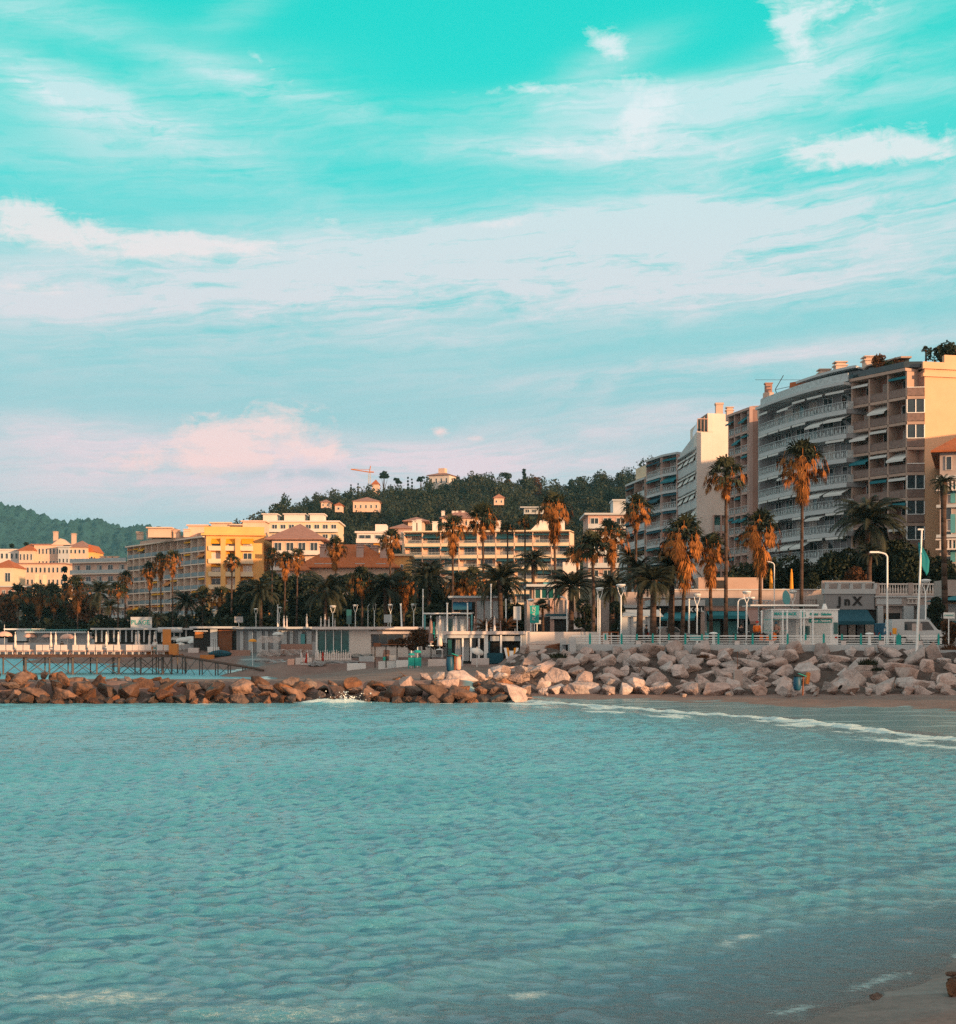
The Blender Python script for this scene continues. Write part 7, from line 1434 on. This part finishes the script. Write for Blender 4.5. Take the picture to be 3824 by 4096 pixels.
for k in range(5): pole(213.5 + k * 2.1, 640, 153, .025, 'thin mast %s of five standing over the covered boat' % ordn[k], pb=654, grp='thin masts over the covered boat', mt='dark')
# pergola with dried palm thatch
r = empty('pergola', (X(400, 128), 128, 1.4), 'brown dry thatched pergola on thin posts in front of the window strip', 'pergola'); o0 = Vector(r.location)
for p in (375, 386, 397, 409, 420, 431): mb = MB(o0); mb.tube((X(p, 128), 128, 1.2), (X(p, 128), 128, Z(646, 128)), .05, n=6); mb.build('post', MT['bark'], r)
mb = MB(o0); mb.box(X(373, 128), X(438, 128), 127.6, 128.4, Z(645, 128), Z(644, 128)); mb.box(X(374, 128), X(381, 128), 127.5, 128.5, Z(646.5, 128), Z(643, 128)); mb.build('beam', MT['wood'], r)
R2 = np.random.default_rng(5); v, f = leaf_cloud(R2, [(X(p, 128) - o0.x, 0, Z(y_, 128) - 1.4, q) for p, y_, q in ((392, 643, .35), (400, 642.5, .5), (408, 642, .6), (416, 640, .8), (424, 638, .9), (430, 641, .8), (438, 646, .6), (412, 647, .4))], 1500, .13, .8); npmesh('thatch', v, f, MT['leafbrown'], r)
for (p, t_, w_, lb, sd) in ((416, 619, 22, 'dry brown leaning shrub above the pergola', 31), (424, 622, 18, 'dry reddish shrub left of the taupe parasol', 32)): tree('dry_shrub', lb, 'bush', p, t_ + 4, w_, 127, 'leafbrown', n=420, group='dry shrubs by the pergola', seed=sd, pb=650, cat='shrub')
for (p, lb) in ((486, 'dried arching palm frond plant left of the white parasol pair'), (505, 'dried arching palm frond plant right of the white parasol pair')):
    o = bpy.data.objects.new('dry_palm', DATEM[1].copy()); o.data.materials.clear(); o.data.materials.append(MT['leafbrown']); COL.objects.link(o); o.location = (X(p, 127), 127, Z(630, 127)); o.scale = (.42, .42, .5); tag(o, lb, 'plant', 'dried palms on the restaurant roof')
block('dark_cabinet', 383.5, 389, 650, 660, .8, 'brownwall', 'tilted dark cabinet with a grey lid on the beach', 'cabinet', None, .1, 122); block('small_crate', 383, 386.5, 657, 661.5, .5, 'teal', 'small teal and white crate before the tilted cabinet', 'crate', None, 0, 119); block('small_crate', 389, 398, 655.5, 660.5, .5, 'palegrey', 'grey crate right of the tilted cabinet', 'crate', None, 0, 121); block('small_crate', 449, 454, 655, 661, .5, 'railglass', 'pale blue crate by the small closed parasols', 'crate', None, 0, 114)
# teal lounge chairs
for i, p in enumerate((411.5, 417.8)):
    r = empty('plastic_chair', (X(p, 115), 115, 1.3), '%s turquoise beach chair by the double white box' % ('left', 'right')[i], 'chair', 'turquoise chairs'); 
    mb = MB(); mb.box(-.28, .28, -.3, .3, .38, .46); mb.build('seat', MT['teal'], r); mb = MB(); mb.box(-.28, .28, .28, .36, .46, 1.05); mb.build('backrest', MT['teal'], r)
    for a in (-.24, .24):
        for b_ in (-.25, .25): mb = MB(); mb.box(a - .03, a + .03, b_ - .03, b_ + .03, 0, .38); mb.build('leg', MT['teal'], r)
# striped towel on a chair
r = empty('deck_chair', (X(511.5, 110), 110, Z(660, 110)), 'deck chair draped with a white and yellow striped towel by the blue step', 'deck chair')
mb = MB(); mb.tube((-.45, 0, 0), (.4, .5, 1.0), .03, n=6); mb.tube((.45, 0, 0), (-.35, .5, 1.0), .03, n=6); mb.build('frame', MT['wood'], r)
for k, (a, b_, m_) in enumerate(((-.55, -.36, 'paint'), (-.36, -.2, 'amber'), (-.2, .18, 'paint'), (.18, .34, 'amber'), (.34, .52, 'paint'))):
    t0, t1 = (.95 if k in (0, 1, 3, 4) else .72), .0; mb = MB(); mb.add([(a * .7, -.05, .08), (b_ * .7, -.05, .08), (b_ * 1.1, .2, t0), (a * 1.1, .2, t0), (a * .7, -.02, .08), (b_ * .7, -.02, .08), (b_ * 1.1, .23, t0), (a * 1.1, .23, t0)], [(0, 1, 2, 3), (7, 6, 5, 4), (0, 4, 5, 1), (2, 6, 7, 3), (1, 5, 6, 2), (0, 3, 7, 4)]); mb.build('towel_stripe', MT[m_], r)
# ---------------------------------------------------------------- bin bags on stands
def bag_stand(px, pt, pb, Y_, lb, lean, lid, two):
    z0 = Z(pb, Y_); h = Z(pt, Y_) - z0; r = empty('bin_bag_stand', (X(px, Y_), Y_, z0), lb, 'litter bag stand', 'litter bag stands'); 
    mb = MB(); mb.tube((.16, 0, -.3), (.16 - lean, 0, h * .9), .05, n=8); mb.build('post', MT['wood'], r)
    mb = MB(); mb.lathe((-.17, 0, 0), [(.16, .0), (.24, .12), (.25, h * .45), (.21, h * .74), (.17, h * .80)], 12); mb.build('bag', MT['blue'], r, True)
    mb = MB(); mb.lathe((-.17, 0, h * .80), [(.25, 0), (.27, .04), (.25, .08)], 12); mb.build('ring', MT['dark'], r)
    mb = MB(); mb.obox((-.2, 0), (1, 0), .5, .4, h * .86, h * .90); o = mb.build('lid', MT[lid], r); o.rotation_euler = (0, .35, 0)
    if two: mb = MB(); mb.lathe((.38, .1, 0), [(.14, .1), (.20, .22), (.21, h * .5), (.17, h * .78)], 12); mb.build('pink_bag', MT['clothpink'], r, True); mb = MB(); mb.obox((.4, .1), (1, 0), .5, .4, h * .80, h * .86); mb.build('second_lid', MT['wood'], r)
bag_stand(452.5, 652.5, 671.5, 96.5, 'blue and pink litter bags on a post at the head of the groin', 0, 'teal', True); bag_stand(800, 673, 690.5, 86.5, 'blue litter bag on a leaning post in front of the right hand boulders', -.05, 'teal', False)
block('orange_box', 806.5, 810, 672.5, 680, .2, 'awnorange', 'orange box beside the blue litter bag at the boulders', 'box', None, .15, 87)
mb = MB(); mb.box(-.35, .35, -.2, .2, -.3, 1.35); o = mb.build('stone_post', MT['stone']); o.location = (X(738, 93), 93, Z(689, 93)); o.scale = (.8, 1, .95); bv = o.modifiers.new('b', 'BEVEL'); bv.width = .05; tag(o, 'square stone post at the foot of the riprap with a rod on top', 'post'); pole(737.5, 653, 94, .025, 'thin rusty rod rising from the stone post', pb=676, mt='wood')
block('trash_can', 569.5, 576, 637, 653.5, .6, 'metal', 'grey metal bin with teal sides at the left end of the railing', 'bin', None, 0, 105); 
# ---------------------------------------------------------------- signs
def sign(px0, px1, t_, b_, pb, Y_, m_, lb, words=None, tm='dark', gp=None, col='paint'):
    Y_ = YS((px0 + px1) / 2, Y_)
    xc = X((px0 + px1) / 2, Y_); z0 = Z(pb, Y_); r = empty('sign', (xc, Y_, z0), lb, 'sign', gp); w = X(px1, Y_) - X(px0, Y_)
    mb = MB(); mb.box(-w / 2, w / 2, -.04, .02, Z(b_, Y_) - z0, Z(t_, Y_) - z0); mb.build('board', MT[m_], r)
    mb = MB(); mb.tube((0, .06, 0), (0, .06, Z(t_, Y_) - z0 - .02), .04, n=8); mb.build('post', MT[col], r)
    if words: text(words, min(w / max(1, len(words)) * 1.5, (Z(t_, Y_) - Z(b_, Y_)) * .7), tm, r, (0, -.06, (Z(t_, Y_) + Z(b_, Y_)) / 2 - z0))
    return r
sign(641 - 108, 541.5 - .5, 620, 624, 643, 128, 'palegrey', 'small grey pedestal sign under the teal banner')
r = sign(530, 539, 605.5, 623, 640, 122, 'teal', 'tall hanging teal banner beside the low bushy palm'); r = sign(513.5, 521, 606.5, 620, 640, 124, 'palegrey', 'tall pale grey banner left of the teal banner')
text('PLAGE', .42, 'cloth', [o for o in bpy.data.objects if o.get('label', '').startswith('tall hanging teal')][0], (-.05, -.06, 2.3), (math.pi / 2, -math.pi / 2, 0))
sign(384, 392, 614.5, 622.5, 632, 158, 'palegrey', 'square grey notice board on a post by the tree trunks'); sign(943.5, 955 - .5, 612.5, 618.5, 645, 99, 'paint', 'white street sign board at the right end of the promenade', 'PARKING', 'teal')

sign(234.5, 265 - 22, 616.5, 622.5, 632, 170, 'concrete', 'grey board on two posts left of the cup headed lamp'); sign(378 - 378 + 105, 117 + 7 - 13, 623.5, 625, 632, 225, 'paint', 'little white board on a teal post below the hotel side wing', None, col='teal')
sign(346.5, 351.5, 609.5, 624, 636, 158, 'tealglass', 'tall teal advertising column at the tree line'); sign(917 - 5, 917 + 5, 623.5, 631, 645, 104.5, 'stone', 'square stone coloured sign on the flagpole foot'); sign(882.5, 887, 627, 634.5, 645, 106, 'blue', 'blue and white parking sign left of the van', 'P', 'paint'); sign(892.5, 896.5, 628, 634, 645, 106, 'amber', 'orange and white notice left of the van'); sign(947.5, 952.5, 630, 640, 648, 100, 'paint', 'small white notice board behind the right end of the railing')

# drinking-fountain like mushroom lamps
for (p, t_, lb) in ((713.5, 632, 'white mushroom shaped fountain by the teal awning'), (869.5, 632.5, 'white mushroom shaped fountain right of the kiosk')):
    mb = MB(); z_ = Z(t_, 103) - GZ; mb.lathe((0, 0, 0), [(.16, 0), (.12, .15), (.08, z_ * .7), (.1, z_ * .8), (.36, z_ * .88), (.22, z_ * .97), (.06, z_)], 12); o = mb.build('drinking_fountain', MT['paint']); o.location = (X(p, 103.5), 103.5, GZ); tag(o, lb, 'fountain', 'mushroom shaped fountains')
# tables under palms
for i, (p0, p1) in enumerate(((602, 609), (610, 618))):
    xa, xb = X(p0, 108.5), X(p1, 108.5); r = empty('wooden_table', (xa, 108.5, GZ), '%s brown wooden table behind the left end of the railing' % ('left', 'right')[i], 'table', 'wooden tables'); w = xb - xa
    mb = MB(); mb.box(-.05, w + .05, -.3, .3, .92, 1.0); mb.build('tabletop', MT['wood'], r)
    for a in (0, w): 
        for b_ in (-.25, .2): mb = MB(); mb.box(a - .04, a + .04, b_, b_ + .08, 0, .92); mb.build('leg', MT['wood'], r)
# ---------------------------------------------------------------- crane on the hill
r = empty('tower_crane', (X(369.5, 830), 830, Z(500, 830)), 'thin orange tower crane on the hill crest', 'crane'); hh = Z(473, 830) - Z(500, 830)
mb = MB(); 
for a, b_ in ((-.6, -.6), (.6, -.6), (.6, .6), (-.6, .6)): mb.tube((a, b_, 0), (a, b_, hh), .16, n=4)
for k in range(12): z_ = hh * k / 12; mb.tube((-.6, -.6, z_), (.6, -.6, z_ + hh / 12), .10, n=4); mb.tube((.6, -.6, z_), (-.6, -.6, z_ + hh / 12), .10, n=4)
mb.build('mast', MT['palegrey'], r)
mb = MB(); mb.path([(0, 0, hh + .5), (-11, 0, hh + 2.2)], .34, 5); mb.path([(0, 0, hh + 2.0), (-11, 0, hh + 2.4)], .16, 4); mb.path([(0, 0, hh + .6), (2.6, 0, hh + .5)], .4, 5); mb.build('jib', MT['awnorange'], r)
mb = MB(); mb.path([(0, 0, hh), (.6, 0, hh + 4.2)], .3, 5); mb.build('cat_head', MT['awnorange'], r)
# ---------------------------------------------------------------- people
def person(px, Y_, h, top, legs, lb, pose='stand', face=0.0, hair='black', z0=GZ):
    # one skinned figure in the given pose; clothing and hair are separate parts
    r = empty('person', (X(px, Y_), Y_, z0), lb, 'person'); r.rotation_euler = (0, 0, face); s = h / 1.75
    if pose == 'stand': J = {'pel': (0, 0, .95), 'ch': (0, -.02, 1.32), 'nk': (0, -.03, 1.50), 'hd': (0, -.05, 1.66), 'hip': (.09, 0, .90), 'kn': (.10, -.03, .50), 'an': (.10, .03, .08), 'toe': (.12, -.14, .04), 'sh': (.18, -.01, 1.43), 'el': (.25, .03, 1.15), 'wr': (.23, -.12, .93)}
    elif pose == 'walk': J = {'pel': (0, 0, .94), 'ch': (0, -.05, 1.31), 'nk': (0, -.07, 1.49), 'hd': (0, -.11, 1.65), 'hip': (.09, 0, .90), 'kn': (.10, -.12, .50), 'an': (.10, .10, .09), 'toe': (.12, -.06, .04), 'sh': (.18, -.03, 1.42), 'el': (.26, .02, 1.15), 'wr': (.22, -.18, .98)}
    else: J = {'pel': (0, 0, .55), 'ch': (0, -.05, .92), 'nk': (0, -.08, 1.08), 'hd': (0, -.12, 1.24), 'hip': (.09, 0, .52), 'kn': (.13, -.42, .50), 'an': (.13, -.40, .08), 'toe': (.14, -.55, .04), 'sh': (.18, -.04, 1.02), 'el': (.26, -.12, .78), 'wr': (.18, -.36, .66)}
    V = [J['pel'], J['ch'], J['nk'], J['hd']]; E = [(0, 1), (1, 2), (2, 3)]; Rr = [.13, .145, .055, .105]
    for sg in (-1, 1):
        m_ = lambda k: (J[k][0] * sg, J[k][1], J[k][2]); b = len(V); V += [m_('sh'), m_('el'), m_('wr'), m_('hip'), m_('kn'), m_('an'), m_('toe')]; Rr += [.062, .048, .034, .088, .062, .044, .04]
        E += [(1, b), (b, b + 1), (b + 1, b + 2), (0, b + 3), (b + 3, b + 4), (b + 4, b + 5), (b + 5, b + 6)]
        w = Vector(m_('wr')); d = (w - Vector(m_('el'))).normalized()
        for k in range(5):   # four fingers and a thumb rooted in the palm
            q = len(V); a = (k - 1.5) * .018; p0 = w + d * .06 + Vector((a * .4, a, 0)); p1 = p0 + d * (.075 if k < 4 else .03) + Vector((0, -.02, -.01)) + (Vector((0, -.04, 0)) if k == 4 else Vector((0, 0, 0)))
            V += [tuple(p0), tuple(p1)]; Rr += [.011, .008]; E += [(b + 2, q), (q, q + 1)]
    me = bpy.data.meshes.new('body'); me.from_pydata([tuple(c * s for c in v) for v in V], E, []); o = bpy.data.objects.new('body', me); COL.objects.link(o); o.parent = r
    sk = o.modifiers.new('sk', 'SKIN')
    for i, q in enumerate(Rr): me.skin_vertices[0].data[i].radius = (q * s, q * s)
    me.skin_vertices[0].data[0].use_root = True
    sb = o.modifiers.new('sub', 'SUBSURF'); sb.levels = sb.render_levels = 1
    me.materials.append(MT['skin'])
    def tube_part(nm, chain, mt_):
        mb = MB()
        for c in chain: mb.path([tuple(Vector(p) * s) for p, _ in c], [q * s for _, q in c], 9)
        return mb.build(nm, MT[mt_], r, True)
    up = [[(J['pel'], .155), (J['ch'], .178), (tuple(Vector(J['ch']).lerp(Vector(J['nk']), .55)), .12)]]; lo = [[(tuple(Vector(J['pel']) + Vector((0, 0, .06))), .15), (tuple(Vector(J['pel']) - Vector((0, 0, .04))), .15)]]
    for sg in (-1, 1):
        m_ = lambda k: (J[k][0] * sg, J[k][1], J[k][2]); up.append([(m_('sh'), .082), (m_('el'), .066), (m_('wr'), .052)]); lo.append([(m_('hip'), .105), (m_('kn'), .080), (m_('an'), .062)])
    tube_part('jacket', up, top); tube_part('trousers', lo, legs)
    mb = MB(); hd = Vector(J['hd']) * s; mb.lathe(hd, [(.06 * s, -.06 * s), (.122 * s, 0), (.115 * s, .06 * s), (.06 * s, .115 * s), (.01, .125 * s)], 12); mb.build('hair', MT[hair], r, True)
    # nose, ears and shoes
    mb = MB()
    for sg in (-1, 1): q = Vector((J['an'][0] * sg, J['an'][1], 0)) * s; mb.box(q.x - .05, q.x + .05, q.y - .2 * s, q.y + .08 * s, 0, .09 * s)
    mb.build('shoes', MT['black'], r); return r
person(757, 104.8, 1.78, 'orange', 'black', 'person in a bright orange jacket seated on a scooter beside the kiosk posts', 'stand', 2.6, 'red'); person(741, 106, 1.6, 'black', 'black', 'person in dark clothes left of the orange jacket', 'stand', .4); person(777, 106, 1.72, 'brownwall', 'black', 'person in a dark red top with a cap leaning by the kiosk', 'walk', -.9, 'blue')
person(646, 112, 1.55, 'black', 'black', 'dark figure under the thin palm before the hoarding', 'stand', 1.2); person(658, 112, 1.5, 'black', 'black', 'dark figure left of the middle date palm trunk', 'walk', -1.2)
person(857 - 13, 173.5, 1.7, 'black', 'black', 'person in black standing on the top balcony of the curved block', 'stand', .3, z0=31.8)
person(300 - 145, 154, 1.6, 'paint', 'tealshutter', 'person in white on the jetty near its right end', 'walk', .5, z0=DZ); 
person(62, 200, 1.65, 'black', 'black', 'dark clothed person on the far beach between the domed parasols', 'stand', 0, z0=float(ground(X(62, 200), 200)) * 0 + 1.7)
# ---------------------------------------------------------------- vehicles
def wheel(r, x_, y_, rad=.33, w=.22):
    mb = MB(); mb.tube((x_, y_ - w / 2, rad), (x_, y_ + w / 2, rad), rad, n=18); t = mb.build('wheel', MT['rubber'], r); mb = MB(); mb.tube((x_, y_ - w / 2 - .01, rad), (x_, y_ - w / 2 + .02, rad), rad * .6, n=12); mb.build('rim', MT['metal'], t)
def vehicle(px, Y_, lb, prof, wid, body, wheels, wins, cat='van', name='van', face=0.0, lights=True):
    r = empty(name, (X(px, Y_), Y_, GZ + .005), lb, cat); r.rotation_euler = (0, 0, face); n = len(prof)
    vs = [(x_, -wid / 2, z_) for x_, z_ in prof] + [(x_, wid / 2, z_) for x_, z_ in prof]; mb = MB()
    mb.add(vs, [tuple(range(n - 1, -1, -1))[::-1], tuple(range(2 * n - 1, n - 1, -1))] + [(i, i + n, (i + 1) % n + n, (i + 1) % n) for i in range(n)]); b = mb.build('body', MT[body], r); bv = b.modifiers.new('b', 'BEVEL'); bv.width = .05; bv.segments = 3; bv.limit_method = 'ANGLE'
    for x_ in wheels:
        for y_ in (-wid / 2 + .1, wid / 2 - .1): wheel(r, x_, y_)
    for q in wins:
        mb = MB()
        for yy in (-wid / 2 - .012, wid / 2 - .008): mb.add([(a, yy, c) for a, c in q] + [(a, yy + .02, c) for a, c in q], [tuple(range(len(q))), tuple(range(2 * len(q) - 1, len(q) - 1, -1))] + [(i, i + len(q), (i + 1) % len(q) + len(q), (i + 1) % len(q)) for i in range(len(q))])
        mb.build('window', MT['glass'], r)
    x0_ = min(p[0] for p in prof); x1_ = max(p[0] for p in prof)
    for y_ in (-wid / 2 + .2, wid / 2 - .2):
        mb = MB(); mb.box(x0_ - .02, x0_ + .03, y_ - .12, y_ + .12, .7, .95); mb.build('tail_light', MT['red'], r); mb = MB(); mb.box(x1_ - .05, x1_ + .015, y_ - .14, y_ + .14, .62, .8); mb.build('headlight', MT['paint'], r)
    mb = MB(); mb.box(x1_ - .1, x1_ + .04, -wid / 2 + .1, wid / 2 - .1, .28, .45); mb.box(x0_ - .04, x0_ + .1, -wid / 2 + .1, wid / 2 - .1, .28, .45); mb.build('bumper', MT['rubber'], r); return r
vp = [(-.9, .35), (1.05, .35), (1.05, .8), (.85, .98), (.1, 1.12), (-.35, 1.80), (-.6, 1.92), (-2.2, 1.92), (-2.25, .35)]
vp = [(-2.3, .35), (2.2, .35), (2.22, .78), (2.0, .98), (1.25, 1.12), (.65, 1.82), (.35, 1.93), (-2.25, 1.93)]
vehicle(918, 107.2, 'white van parked behind the flagpole at the right end of the promenade', vp, 1.8, 'palegrey', (-1.4, 1.45), [[(-.1, 1.1), (.95, 1.12), (.5, 1.75), (-.1, 1.75)], [(-1.3, 1.1), (-.3, 1.1), (-.3, 1.75), (-1.3, 1.75)]])
cp_ = [(-2.0, .32), (1.95, .32), (2.0, .62), (1.75, .85), (.95, .95), (.35, 1.38), (-.7, 1.42), (-1.6, 1.02), (-2.02, .92)]
vehicle(668, 113, 'dark car with an orange lamp parked among the date palm trunks', cp_, 1.7, 'greywall', (-1.25, 1.2), [[(-.55, .95), (.75, .95), (.3, 1.32), (-.5, 1.34)]], 'car', 'parked_car', .3)
vehicle(899, 114, 'blue covered pickup parked left of the white van', [(-1.8, .35), (1.6, .35), (1.65, .8), (1.0, .95), (.6, 1.5), (-.1, 1.5), (-.15, 1.75), (-1.75, 1.7)], 1.7, 'blue', (-1.1, 1.0), [[(.05, 1.0), (.75, 1.0), (.5, 1.42), (.05, 1.42)]], 'pickup', 'pickup', 0)
# scooters
for i, (p, m_, lb) in enumerate(((757.5, 'black', 'dark scooter under the orange jacketed person'), (768, 'orange', 'orange scooter between the kiosk posts'), (743, 'dark', 'dark scooter with a red tail left of the orange jacket'), (700, 'tealshutter', 'teal scooter by the left mushroom fountain'))):
    r = empty('scooter', (X(p, 105.3), 105.3, GZ + .005), lb, 'scooter', 'scooters parked on the promenade')
    for x_ in (-.6, .6): mb = MB(); mb.tube((x_, -.06, .25), (x_, .06, .25), .25, n=14); mb.build('wheel', MT['rubber'], r)
    mb = MB(); mb.prism([(-.75, -.14), (.1, -.14), (.1, .14), (-.75, .14)], [.35, .32, .32, .35], [.78, .72, .72, .78]); mb.box(.05, .45, -.13, .13, .28, .36); mb.prism([(.4, -.18), (.62, -.14), (.62, .14), (.4, .18)], [.3, .4, .4, .3], [.95, .8, .8, .95]); mb.build('body', MT[m_], r)
    mb = MB(); mb.box(-.72, .0, -.13, .13, .78, .86); mb.build('seat', MT['black'], r); mb = MB(); mb.tube((.6, 0, .25), (.42, 0, 1.0), .03, n=6); mb.tube((.42, -.3, 1.0), (.42, .3, 1.0), .025, n=6); mb.build('handlebar', MT['metal'], r)
# ---------------------------------------------------------------- air
hz = MB(); hz.box(-2600, 2600, -60, 3500, -12, 300)
mh = bpy.data.materials.new('haze'); mh.use_nodes = True; t = mh.node_tree; t.nodes.clear(); vo = t.nodes.new('ShaderNodeVolumePrincipled'); oo = t.nodes.new('ShaderNodeOutputMaterial'); t.links.new(vo.outputs[0], oo.inputs['Volume'])
vo.inputs['Color'].default_value = (.30, .80, 1, 1); vo.inputs['Density'].default_value = 0.00007; vo.inputs['Anisotropy'].default_value = 0.0
o = hz.build('haze', mh); o['kind'] = 'stuff'; tag(o, 'thin sea haze over the whole bay', 'haze')
